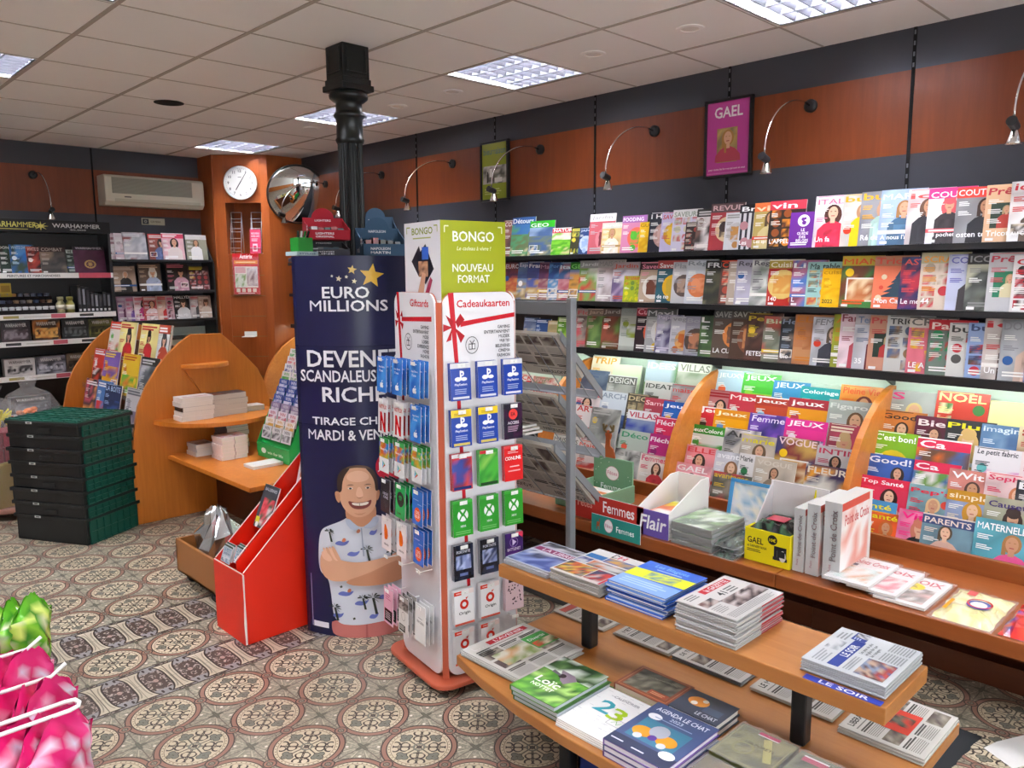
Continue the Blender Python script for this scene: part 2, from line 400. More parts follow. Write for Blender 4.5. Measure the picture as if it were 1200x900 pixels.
def floor_material():
    m = mat('patterned_cement_tiles', '9c9582', .38); t = m.node_tree; E.t = t; b = t.nodes['Principled BSDF']
    tc = t.nodes.new('ShaderNodeTexCoord'); sp = t.nodes.new('ShaderNodeSeparateXYZ'); t.links.new(tc.outputs['Object'], sp.inputs[0])
    nz = t.nodes.new('ShaderNodeTexNoise'); nz.inputs['Scale'].default_value = 2.2; nz.inputs['Detail'].default_value = 5; t.links.new(tc.outputs['Object'], nz.inputs[0])
    nf = t.nodes.new('ShaderNodeTexNoise'); nf.inputs['Scale'].default_value = 90; nf.inputs['Detail'].default_value = 3; t.links.new(tc.outputs['Object'], nf.inputs[0])
    x, y = E(sp.outputs[0]), E(sp.outputs[1]); N, Nf = E(nz.outputs[0]), E(nf.outputs[0])
    u, v = (x-.965)/.272, (y-2.29)/.2748
    iv = (v+.5).floor(); fu, fv = u-(u+.5).floor(), v-iv
    au, av = fu.abs(), fv.abs(); r = hyp(fu, fv); a = E.op('ARCTAN2', fv, fu)
    gu, gv = .5-au, .5-av; g = hyp(gu, gv); ga = E.op('ARCTAN2', gv, gu)
    def mix(c, col, k):
        n = t.nodes.new('ShaderNodeMix'); n.data_type = 'RGBA'
        t.links.new(k.k, n.inputs[0])
        if isinstance(c, str): n.inputs[6].default_value = hx(c)
        else: t.links.new(c, n.inputs[6])
        if isinstance(col, str): n.inputs[7].default_value = hx(col)
        else: t.links.new(col, n.inputs[7])
        return n.outputs[2]
    DK, PK, CRM, GRN, GRY = '352b27', '966f60', 'c8bca1', '75766a', '8b8676'
    c = mix(GRY, 'a39d8a', Nf > .52)
    c = mix(c, 'b5ae98', near((ga*8).cos(), -.9, .1)*(g > .1)*(g < .34))
    c = mix(c, '6f6c5e', near((ga*4).cos(), -.2, .1)*(g > .09)*(g < .3))
    c = mix(c, DK, near(g, .3+.05*(ga*8).cos(), .005))
    c = mix(c, '5c5b50', (gu+gv) < (.085+.03*(ga*4).cos()))
    # ring with its dark outlines and the loops between rings
    c = mix(c, PK, (r > .4)*(r < .47)); c = mix(c, DK, near(r, .405, .008)+near(r, .473, .008))
    e = E.op('MINIMUM', hyp(.5-au, fv), hyp(fu, .5-av))
    c = mix(c, PK, e < .075); c = mix(c, DK, near(e, .078, .008)+near(e, .036, .006)); c = mix(c, GRY, e < .03)
    c = mix(c, 'd8d0c0', hyp(au-.36, av-.36) < .02)
    # disc
    c = mix(c, CRM, r < .397); c = mix(c, '6a5c4c', near(r, .356, .004)); c = mix(c, '7a6c5a', near(r, .377, .008)*((a*40).cos() > .55))
    c4, c8 = (a*4).cos(), (a*8).cos()
    mx, mn = E.op('MAXIMUM', au, av), E.op('MINIMUM', au, av)
    leaf = E.op('MINIMUM', E.op('MINIMUM', hyp(mx-.31, mn)-.036, hyp(mx-.262, mn-.05)-.036), hyp(mx-.235, mn)-.03)      # three lobed leaves on the axes
    c = mix(c, DK, leaf < .009); c = mix(c, GRN, leaf < 0.)
    c = mix(c, DK, (mn < .009)*(mx < .21)*(mx > .03))
    rb = (a*2).cos()*.09; db = hyp(mx-.15, mn-.10); de = hyp(mx-.245, mn-.175)
    c = mix(c, DK, near(db, .055, .011)*(mn > .045)); c = mix(c, DK, near(de, .05, .012)*(r < .335)*(mx > .2)); c = mix(c, DK, near(mx-mn, .012, .009)*(r > .05)*(r < .3))
    c = mix(c, DK, r < .035); c = mix(c, GRN, near(r, .068, .012))
    # the two border strips
    w = (x-.832)/.137; fw = w-(w+.5).floor(); aw = fw.abs(); q = av*2
    sc = mix('a1948c', '463934', Nf > .48); sc = mix(sc, '8c8b8c', (av > .3)*(aw > .2)); sc = mix(sc, DK, (av > .3)*(aw > .2)*((w*31).cos()*(v*24).cos() > .45))
    ii = .13+.30*q*q*q*q; sc = mix(sc, DK, (aw < (ii+.06))*(av < .45)); sc = mix(sc, 'bdb39d', (aw < (ii+.005))*(av < .42)); sc = mix(sc, '8f8878', near(aw, ii-.06, .02)*(av < .36))
    sc = mix(sc, '4e3f39', near(hyp(.5-aw, (av-.15)*1.5), .15, .055)); sc = mix(sc, 'a58a80', hyp(.5-aw, av*1.4) < .07)
    sc = mix(sc, DK, av > .475)
    strip = near(iv, 3, .1)+near(iv, 5, .1)
    c = mix(c, sc, strip)
    # joints, wear
    c = mix(c, '6a6458', (near(au, .497, .004)+near(av, .497, .004)+(au < .003)+(av < .003)))
    mxx = t.nodes.new('ShaderNodeMix'); mxx.data_type = 'RGBA'; mxx.blend_type = 'MULTIPLY'; mxx.inputs[0].default_value = .5
    rp = t.nodes.new('ShaderNodeValToRGB'); rp.color_ramp.elements[0].position = .3; rp.color_ramp.elements[0].color = (.55,.5,.45,1); rp.color_ramp.elements[1].position = .65
    t.links.new(nz.outputs[0], rp.inputs[0]); t.links.new(c, mxx.inputs[6]); t.links.new(rp.outputs[0], mxx.inputs[7]); t.links.new(mxx.outputs[2], b.inputs['Base Color'])
    return m
mb = MB(); mb.poly([(XL,YL,0),(XW,YL,0),(XW,YW,0),(XL,YW,0)]); struct(mb.build('floor', floor_material()))

# ceiling of square tiles; a tile is left out where a light sits
P = .5965; GX0, GY0 = 3.668, 2.527
LIGHTS = [(1,-2),(1,1),(1,4),(1,7),(5,1),(5,4),(5,-2),(8,1),(8,4),(8,-2),(1,-5),(5,-5),(5,7)]   # (columns left of the last bar, rows past GY0)
mb = MB(); hole = set(LIGHTS)
i0, i1 = 0, 12
for i in range(-1, 12):
    for j in range(-9, 10):
        xa, xb = GX0-P*i, GX0-P*(i-1); ya, yb = GY0+P*j, GY0+P*(j+1)
        xa, xb, ya, yb = max(xa, XL), min(xb, XW), max(ya, YL), min(yb, YW)
        if xb-xa < .01 or yb-ya < .01 or (i, j) in hole: continue
        mb.poly([(xa,ya,H),(xa,yb,H),(xb,yb,H),(xb,ya,H)])
struct(mb.build('ceiling', M_CEIL))
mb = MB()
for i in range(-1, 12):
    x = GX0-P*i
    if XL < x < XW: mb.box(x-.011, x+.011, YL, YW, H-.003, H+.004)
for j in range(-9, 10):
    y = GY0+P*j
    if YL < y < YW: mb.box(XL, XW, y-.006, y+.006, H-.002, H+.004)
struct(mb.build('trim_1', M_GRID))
for k, (i, j) in enumerate(LIGHTS):  # the fixtures out of view are added to light the foreground
    xa, ya = GX0-P*i, GY0+P*j
    where = {(1,1):'above the grey newspaper stand', (1,-2):'above the crossword rack', (1,4):'behind the iron column', (1,7):'in front of the wall clock', (5,4):'over the stacked crates'}.get((i,j), 'out of view over the shop floor, row %s column %s' % (ORD[(j+5)//3], ORD[i]))
    t = empty('ceiling_light', 'square louvred fluorescent ceiling light '+where, 'light', (xa+P/2, ya+P/2, H), 0, 'louvred ceiling lights')
    q = .283; mb = MB()
    mb.add([(-q,-q,.1),(q,-q,.1),(q,q,.1),(-q,q,.1),(-q,-q,-.002),(q,-q,-.002),(q,q,-.002),(-q,q,-.002)], [(0,1,2,3),(0,4,5,1),(1,5,6,2),(2,6,7,3),(3,7,4,0)])
    e = .298
    for a, b2, c, d in ((-e,-q,-e,e),(q,e,-e,e),(-q,q,-e,-q),(-q,q,q,e)): mb.box(a,b2,c,d,-.002,.004)
    hs = mb.build('housing', M_WHITE, t)
    lv = MB()
    for n in range(5):
        x = -q+2*q*n/4; lv.box(x-.004, x+.004, -q, q, .002, .045)
    for n in range(1, 8):
        y = -q+2*q*n/8; lv.prism([(y-.02,.045),(y+.02,.045),(y+.003,.004),(y-.003,.004)], 0, -q, q)
    lv.build('louvre', M_LOUV, t)
    for n in range(4):
        x = -q+2*q*(n+.5)/4; tb = MB(); tb.tube([(x,-q+.01,.07),(x,q-.01,.07)], .013, 8); tb.build('tube', M_TUBE, hs)
# downlights, round hole and grille in the ceiling tiles
for k, (px, py) in enumerate([(3.386,4.0),(3.388,4.59),(3.377,2.83),(3.374,2.23),(3.38,5.72)]):
    t = empty('downlight', 'small unlit round downlight in the ceiling tile, %s from the street end' % ORD[(3,3,1,0,4)[k] if k != 0 else 2], 'light', (px,py,H-.001), 0, 'round downlights')
    m1 = MB(); m1.lathe([(.066,-.004),(.066,0),(.044,0),(.044,-.006),(.066,-.004)], 24, caps=False); m1.build('trim_ring', M_CEIL, t)
    m2 = MB(); m2.poly([(.0455*math.cos(R(15*q)), -.0455*math.sin(R(15*q)), -.003) for q in range(24)], 'e6dfd8'); m2.build('lens', PM, t)
mb = MB(); mb.lathe([(0,-.004),(.085,-.004),(.095,-.002),(.095,0)], 28, (2.2,5.54,H-.001), '1a1918'); tag(mb.build('ceiling_speaker', PM), 'round black opening in a ceiling tile over the shop floor', 'speaker')

def banded_wall(name, pts, flip=False):
    """pts: two floor points; bands of charcoal, cherry, charcoal, pale panel, dark board"""
    (xa, ya), (xb, yb) = pts; mb = MB()
    for za, zb, k in ((2.56,H,0),(2.165,2.56,1),(1.1,2.165,0),(.8,1.1,2),(0,.8,3)):
        q = [(xa,ya,za),(xb,yb,za),(xb,yb,zb),(xa,ya,zb)]; mb.poly(q[::-1] if flip else q, m=k)
    return struct(mb.build(name, [M_CHAR, WD_BAND, M_MINT, WD_DARK]))
banded_wall('wall_right', ((XW,YW),(XW,YL)))
banded_wall('wall_back', ((XL,YW),(XW,YW)))
M_PLAS = mat('pale_plaster', 'e6e2dc', .8)
mb = MB(); mb.poly([(XL,YL,0),(XL,YW,0),(XL,YW,.9),(XL,YL,.9)], m=1); mb.poly([(XL,YL,.9),(XL,YW,.9),(XL,YW,H),(XL,YL,H)]); struct(mb.build('wall_left', [M_PLAS, WD_RACK]))
WX0, WX1, WZ0, WZ1 = -2.3, 3.5, .35, 2.45  # opening of a window added behind the camera for front fill light
mb = MB()
for x0, x1, z0, z1 in ((XL,XW,0,WZ0),(XL,XW,WZ1,H),(XL,WX0,WZ0,WZ1),(WX1,XW,WZ0,WZ1)): mb.box(x0,x1,YL-.12,YL,z0,z1)
struct(mb.build('wall_near', M_PLAS))
mb = MB()
for x in (WX0,-.37,1.56,WX1-.05): mb.box(x,x+.05,YL-.08,YL-.03,WZ0,WZ1)
mb.box(WX0,WX1,YL-.08,YL-.03,WZ0,WZ0+.05); mb.box(WX0,WX1,YL-.08,YL-.03,WZ1-.05,WZ1); w1 = struct(mb.build('added_window_1', M_BLACK))
mb = MB(); mb.poly([(WX0,YL-.055,WZ0),(WX1,YL-.055,WZ0),(WX1,YL-.055,WZ1),(WX0,YL-.055,WZ1)]); o = mb.build('pane', mat('added_window_glass', 'ffffff', .05, 0, Alpha=.08), w1)
# slotted uprights in the panel joints
n = 2
for y in (-1.48,-.495,.49,1.48,2.47,3.456,4.42,5.377,6.36):
    mb = MB(); mb.box(XW-.004, XW, y-.008, y+.008, 1.1, H, '0c0c0e')
    for z in [1.2+.05*k for k in range(19)]+[2.57+.05*k for k in range(4)]: mb.box(XW-.005, XW-.0035, y-.004, y+.004, z, z+.02, '6d7178')
    struct(mb.build('trim_%d' % n, PM)); n += 1
for x in (.47,1.44,2.408):
    mb = MB(); mb.box(x-.007, x+.007, YW-.004, YW, 1.1, H, '0c0c0e'); struct(mb.build('trim_%d' % n, PM)); n += 1

# ------------------------------------------------------------------ wall fixture on the right wall
for k, (z, nm) in enumerate(((1.72,'top'),(1.42,'middle'),(1.12,'lowest'))):
    t = empty('wall_shelf', 'long black wall shelf, the %s of the three, lined with magazines' % nm, 'shelf', (4.15,3.2,z), 0, 'black wall shelves')
    mb = MB(); mb.box(-.245,0,-3.8,3.95,-.018,-.001); mb.box(-.25,-.24,-3.8,3.95,-.026 if k < 2 else -.038,.002); mb.build('board', M_SHELF, t)
    for y in (-1.72,-.73,.256,1.22,2.177,3.16):
        b = MB(); b.prism([(-.2,-.019),(0,-.019),(0,-.09),(-.02,-.09)], 1, y-.006, y+.006); b.build('bracket', M_SHELF, t)
BAYS = [(-.495,.49),(.49,1.48),(1.48,2.47),(2.47,3.456),(3.456,4.42),(4.42,5.377),(5.377,6.3),(6.3,7.2)]
TI = {1:(3.615,.31),2:(3.695,.40),3:(3.775,.485),4:(3.855,.575),5:(3.935,.655),6:(4.01,.74)}
FIN = [(4.13,1.03),(4.06,1.02),(3.99,.995),(3.92,.96),(3.83,.90),(3.74,.815),(3.67,.715),(3.62,.60),(3.59,.48),(3.575,.36),(3.575,.302),(4.13,.302)]
BN = ['at the street end','of parenting and health titles','of puzzle and fashion titles','of villa and decor titles','behind the grey newspaper stand','behind the gift card tower','behind the lottery totem','by the corner mirror']
for k, (a, b) in enumerate(BAYS):
    t = empty('magazine_rack', 'cherry wood tiered magazine rack '+BN[k], 'rack', (3.5,(a+b)/2,0), 0, 'tiered racks along the wall')
    L = (b-a)/2-.001
    def PB(nm, m, *bx, bevel=0):
        q = MB(); q.box(*bx); return q.build(nm, m, t, bevel=bevel)
    PB('ledge', WD_LEDGE, -.54, .06, -L, L, .298, .36, bevel=.004)
    PB('lip_board', WD_LEDGE, .03, .055, -L, L, .36, .435, bevel=.002)
    PB('plinth', WD_DARK, -.17, .3, -L, L, .001, .1); PB('kick_panel', WD_DARK, -.1, -.08, -L, L, .1, .298)
    q = MB(); q.prism([(.15,.28),(.65-.02,.83),(.65-.02,1.0),(.648,1.0),(.648,.28)], 1, -L+.02, L-.02); q.build('back_board', M_MINT, t)
    for i, (x, z) in TI.items():
        q = MB(); q.box(x-3.5-.01, x-3.5+.045, -L+.02, L-.02, z-.014, z-.001); q.box(x-3.5-.014, x-3.5-.009, -L+.02, L-.02, z-.014, z+.012); q.build('tier', M_CLEAR if i > 1 else WD_RACK, t)
    q = MB(); q.prism([(x-3.5, z) for x, z in FIN], 1, L-.018, L+.016); q.build('side_fin', WD_EDGE, t, bevel=.003)
    s = empty('shelf_light', 'slim tube light under the wall shelves, above the rack '+BN[k], 'light', (3.945,(a+b)/2,1.09), 0, 'tube lights under the shelf')
    q = MB(); q.box(-.02,.02,-L+.03,L-.03,0,.011); q.build('housing', M_WHITE, s)
    q = MB(); q.tube([(0,-L+.05,-.004),(0,L-.05,-.004)], .007, 8); q.build('tube', M_STUBE, s)

# wall lamps on thin arcs
def wall_lamp(loc, rz, reach, drop, label):
    t = empty('wall_lamp', label, 'lamp', loc, rz, 'arched wall lamps')      # local +x points out of the wall
    q = MB(); q.T = Matrix.Rotation(R(90), 4, 'Y'); q.lathe([(0,.0),(.034,.0),(.034,.018),(.022,.026),(0,.026)], 18); q.build('wall_plate', M_BLACK, t, smooth=False)
    P2 = [(.02,0,.0)]+[(reach*math.sin(R(a))*1.0, 0, .03-(drop+.03)*(1-math.cos(R(a)))) for a in range(8, 91, 6)]
    P2 = [(.02,0,0),(reach*.18,0,.012)]+[(reach*(.18+.82*math.sin(R(a))), 0, .012-(drop-.03)*(1-math.cos(R(a)))) for a in range(12, 91, 6)]
    q = MB(); q.tube(P2, .0045, 8); q.build('arm', M_CHROME, t, smooth=True)
    x, z = reach, -drop
    q = MB(); q.T = Matrix.Translation((x,0,z+.02)) @ Matrix.Rotation(R(75), 4, 'Y'); q.lathe([(0,-.03),(.018,-.03),(.02,.03),(0,.03)], 14); hd = q.build('head', M_BLACK, t, smooth=False)
    q = MB(); q.T = Matrix.Translation((x-.022,0,z-.035)); q.lathe([(.008,.04),(.014,.03),(.028,-.012),(.03,-.02)], 16, col='e8e8e4'); b = q.build('shade', M_CHROME, hd, smooth=True)
for k, (y, w) in enumerate(((.89,'nearest the street end, by the edge of the shelf'),(1.982,'beside the pink framed poster'),(2.977,'between the two framed posters'),(3.95,'overlapping the green framed poster'),(4.909,'next after the green framed poster'),(5.871,'just behind the iron column'),(6.8,'beside the convex mirror'))):
    wall_lamp((XW,y,2.465), math.pi, .48 if k else .6, .33, 'thin arched chrome wall lamp '+w)
wall_lamp((1.926,YW,2.475), R(-90), .48, .35, 'thin arched wall lamp above the black games display')

# framed posters
def poster(loc, rz, w, h, cov, label, frame='black'):
    t = empty('framed_poster', label, 'poster', loc, rz)
    q = MB(); f = .014
    for a in ((-w/2,w/2,-.03,0,-h/2,-h/2+f),(-w/2,w/2,-.03,0,h/2-f,h/2),(-w/2,-w/2+f,-.03,0,-h/2+f,h/2-f),(w/2-f,w/2,-.03,0,-h/2+f,h/2-f)): q.box(*a)
    q.build('frame', M_BLACK, t, bevel=.002)
    q = MB(); q.box(-w/2+f,w/2-f,-.018,-.002,-h/2+f,h/2-f,'e8e8e8'); cov.emit(q, sheet((-w/2+f,-.018,-h/2+f),(1,0,0),(0,0,1),(0,-1,0),w-2*f,h-2*f)); q.build('print', PC, t)
c = Cover(.7, 3); c.rect(0,0,1,1,'c2489a'); c.text('GAEL',.17,.78,.83,.93,'f4e8ee',True); c.rect(.24,.17,.72,.64,'a88a58'); c.photo(.25,.18,.71,.63,['b89858','8a7a58','c8a868'],4,5); c.figure(.5,.62,.2,'dba98a','b08048','b84858',.18)
c.rect(.42,.3,.47,.42,'b08048'); c.text('pour toutes les femmes qui sont en vous',.06,.06,.92,.1,'f4d8e8'); c.rect(.02,.02,.98,.03,'d878b4')
poster((XW-.001,2.46,2.36), R(-90), .30, .435, c, 'pink framed poster with white lettering and a blonde woman')
c = Cover(.7, 4); c.rect(0,0,1,1,'9aa83c'); c.text('bieumaison',.06,.8,.94,.92,'6a8a6a',True); c.photo(.03,.28,.97,.6,['c8c4b8','5a5a54','8a8a80','d8d8d0'],9,6,.6); c.rect(.2,.3,.24,.5,'3a3a38'); c.rect(.5,.3,.8,.38,'e8e8e4'); c.rect(.3,.4,.42,.55,'f0f0ea'); c.lines(.1,.08,.8,.2,3,'c8d078',.4)
poster((XW-.001,4.41,2.36), R(-90), .30, .435, c, 'green framed poster with a photograph of a living room')

# ------------------------------------------------------------------ magazines (y along the wall, height | style | colours | title ...)
def rows(txt): return [l.split('|') for l in txt.strip().split('\n')]
SEED = 10
def put_row(txt, place, rz, yaw, tilt, where, group, sgn, wmax=.215, lim=None, ratio=.77, labels=None):
    """place(key) -> x, y, z of the lower left front corner; keys run to the viewer's right"""
    global SEED
    D = rows(txt); ks = [float(d[0]) for d in D]
    for i, d in enumerate(D):
        SEED += 1; h = float(d[1]); s0, cols = d[2], d[3].split(','); title, tc, tb, desc, bt = d[4:9]
        same = [k for k in range(len(D)) if k != i and (ks[k]-ks[i])*sgn > 0 and (len(d) < 10 or D[k][9] == d[9])]
        gap = min([abs(ks[k]-ks[i]) for k in same] or [wmax])
        w = min(wmax, max(ratio*h, min(gap*1.03, wmax)))
        if lim is not None: w = min(w, (lim-ks[i])*sgn-.006)
        t = max(.0022, min(.006, gap*math.sin(R(yaw))*.75))
        p, grp, wh = place(ks[i], d[9] if len(d) > 9 else None)
        o = magazine(w, h, t, paint(s0, cols, title, tc, tb, bt, SEED, w/h), cols[0])
        o.location = p; o.rotation_euler = (R(-tilt), 0, rz+R(yaw))
        tag(o, desc+' '+wh, 'magazine', grp)
R1 = """4.127|0.256|ph|8a5a52,a8726a,5f4440|COSMOS|f0e6e0||dusky rose travel magazine|
4.04|0.27|ld|3f74b8,58a070,6a7a50|Détours|ffffff|3a62a8|blue and green landscape magazine|
3.862|0.236|ld|9fb6d8,46618f,6a7866|GEO|ffffff|2fb41e|magazine with a bright green masthead and mountain|
3.646|0.179|ld|f6d8d4,7ec83a,4ca024|NATUR|ffffff|d84a58|red headed magazine with green leaves|
3.478|0.177|gr|3a3a28,d8c030,8a9a4a|~|e8e060|1c1c1c|narrow black and yellow magazine|
3.404|0.169|fd|2f4a80,c8d8ee,a0bce0|JAPON|d8e4f4||navy magazine with a pale blue disc|
3.325|0.252|fd|c8606a,d8848c,7a2a34|Jardin|b8b8b8|f8f8f8|white headed magazine with a red hand|
3.219|0.192|pe|e2c489,f2ecdc,b8955a|jardin|f0f0e0|d8dcd0|beige garden magazine with a pale figure|
3.063|0.227|fd|d888b0,f0705a,58b83a|FOODING|ffffff|b070b8|pink and violet food magazine with a green ball|
2.927|0.183|pl|e8b818,d8a010,f0cc40|GUIDE|a87808||plain yellow guide|
2.858|0.236|fd|262836,b89088,d0a8a0|I Hate|ffffff||black magazine with a sliced ham|
2.772|0.231|fd|ccc4e4,d8a830,e8c040|SAVEURS|d04858||lilac magazine with a yellow curry bowl|
2.694|0.241|gr|d8d4e8,c85058,d8d0b8|SAVEURS|9aa89a|ececec|pale lilac magazine with two soup plates|
2.6|0.166|gr|3c2c2c,b8463e,5a4a48|~|e0d8c8||black magazine with red picture strip|
2.532|0.236|ph|403a3a,e8e0e0,7a5a52|~|c8c8c8|3a3a3a|dark food magazine in torn white wrap|
2.443|0.259|fd|a83840,d8c09a,3a2a2a|REVUE|c8a8a8|5a4648|crimson magazine with a loaf of bread|
2.346|0.205|fd|d8d8dc,c8c4c4,c08848|~|9a9a9a||white food magazine with a round plate|
2.262|0.242|st|d8d8dc,2e2e38,c08890|Bro|ffffff|22222a|striped black and white magazine|Les
2.175|0.246|pe|c0a860,d8c890,5a4630|vin|f8e0c0|e87840|olive magazine with orange wine heading|Les spi
2.086|0.249|gr|2a2220,e09030,8a4a22|vin|ffffff|d83c50|black magazine with red wine heading|L'APPEL DES
1.967|0.183|gu|6a2a90,ffffff,6a2a90||ffffff||purple guide with a white round emblem|
1.839|0.257|pe|ecdce4,d8324e,4a2a22|ITALIE|e87a9c||pale pink magazine with a woman in red|Un fa
1.699|0.256|pe|c4c0bc,f0c418,b88868|bu|e8b020||grey magazine with a yellow dress|
1.611|0.261|pe|8a8a92,a8c8c0,c89878|bu|f0b030||grey magazine with an orange sun badge|Ré de do
1.518|0.262|pe|9db2d8,486a88,a87848|MARIE|f4f4fa||light blue magazine with a red haired woman|A nous l'autom
1.394|0.256|pe|eadede,2c2a30,6a4a3a|id|e05a58||off white magazine with coral heading|
1.305|0.253|pe|eef0f4,3a3438,e06068|COUSU|ffffff|e0388a|white magazine with magenta heading|28 pochett
1.187|0.247|pe|8c8c90,26262c,3a2620|COUTURE|ffffff|e8483c|red headed magazine with a man in black|osten tenda
1.07|0.249|fr|e8c09a,b8443a,34443a|Prêt à|c83a48||peach magazine with a framed red jumper|Tricots
0.976|0.256|pe|ece6e4,6a5a52,3c3430|idées|d83a48||white magazine with dark coat figures|AU CHAUD DANS
0.863|0.253|pe|d8a8b0,a04a58,503830|mode|d83a48||rose magazine at the near end|"""
R2 = """4.149|0.25|ld|3a3444,5a5a78,6a5a48|E|c8c8d0||slate travel guide|
4.122|0.262|ld|54304a,b0523a,c88a4a|EUROPE|e8e0e8||travel guide with an orange canyon|
3.982|0.26|ld|3a4a70,6a86b0,a08a60|Espagne|d8d8e8||travel guide with a blue pool|
3.889|0.264|ld|343a66,4c5a98,b8925a|France|f0f0f8||indigo travel guide with a lit village|
3.774|0.257|ld|58304e,8a4a58,b89a88|Maroc|b890a0||plum travel guide|
3.685|0.255|ld|2a4a80,4a86b8,c8c8c8|Portugal|6a9ad8||azure travel guide|
3.591|0.254|ld|3a5a88,c88a90,b05a68|Italie|e0ecf4||travel guide with pink rooftops|
3.492|0.252|ld|7a8ab0,c89040,6a5a3a|GEO|8ae070|2a7a20|green headed travel guide with orange hills|
3.41|0.262|ph|7aa85a,c04a3a,e0e0d8|Jardin|d8d8d8|9a9a98|garden magazine with red tulips and white spine|
3.258|0.265|ph|b8a8a8,dcd4d8,7a6a70|MAISON|8a8a8a|a8a4a0|grey magazine of white blossoms|
3.133|0.247|ph|6a5a80,a890b0,d8d0d8|Jardin|c85a4a|b0a0a0|lavender garden magazine|
3.039|0.161|gr|a8b828,d8d020,6a8a3a|Amateur|c84a3a||short lime green garden magazine|
2.921|0.244|fd|b8a08a,e8e0d8,6a3a2a|Saveurs|e890a8|4a2a34|food magazine with a chocolate cake|
2.796|0.252|fd|2a5a68,e0b020,c8a838|Saveurs|f0f0f0|b84a48|teal food magazine with yellow soup|de no
2.686|0.241|fd|c8c8cc,4a3a34,a88a78|Plaisir|a0a0a8||grey food magazine with a dark bowl|
2.592|0.254|fd|d0d4dc,d87a4a,e8966a|Régal|9098a0||white food magazine with orange salmon|
2.467|0.247|ph|2a2a26,4a4a34,8a8a6a|FREE|e8e8e8|1c1c1c|black magazine with a green coaster|
2.368|0.245|gr|5a3a34,a84a38,c8b8a0|Cuisine|e85030|3a2a28|brown magazine with red heading|
2.319|0.24|fd|b8a898,d8ccb8,a88a5a|~|e0d8d0||magazine with small cream cakes|
2.272|0.249|pl|aaa6b8,b8b4c8,c8c4d8|Regard|5a5660||mauve grey text magazine|
2.179|0.247|ph|a8a8a8,e0e4dc,7a8a78|Regard|5a5660||grey magazine with white leaves|
2.079|0.245|fd|b83028,e0c070,d89a48|Cuisine|f0e8d0|b8a040|red food magazine with a yellow bowl|140
1.949|0.239|ph|b8708a,4a80c8,8a4a5a|Lire|ffffff||magazine with a pink and blue face|L
1.865|0.229|gr|9cc8c4,c85a4a,d8b060|Ma table|3a4a4a||mint green food magazine|
1.784|0.197|pl|f0b808,e8ac00,f4c830|cuisine|c88a00||plain yellow diary|2022
1.688|0.256|fb|6a3a24,3a7a3a,c88a5a|MIAM|e05a20|c8b030|brown magazine with a framed biscuit photo|
1.53|0.253|tr|e87a58,1e3a4a,f0d8b8|Tricot|d84a34|b87858|orange magazine with a dark fir tree|Mon Cahier
1.407|0.246|ph|1c2450,b8283c,3a3a78|ASTRA|e04a48||navy and red magazine|Le mod
1.32|0.264|gr|d8c8b8,c83a44,b0a088|SCRAPS|e89a3a|b8b08a|cream craft magazine with a red heart|44
1.203|0.254|pe|b8bcd4,3a3438,a8a8b8|COUSU|6a6ab8||pale blue magazine with two dark coats|
1.125|0.256|ph|3a3e3c,6a706a,b8b8a0|ICONE|8a8a8a|242424|charcoal magazine with a cream oval|
1.04|0.258|fr|c4c4c8,d8d0a8,2a7a5a|Prêt à|c84858||grey magazine with a green framed figure|
0.945|0.244|gr|e8e4e4,c8283c,3a3434|C|d8283c||white magazine with a red dot|
0.85|0.243|ph|b89aa0,6a5a62,d8d0d0|D|8a3a4a||mauve magazine beside the white one|"""
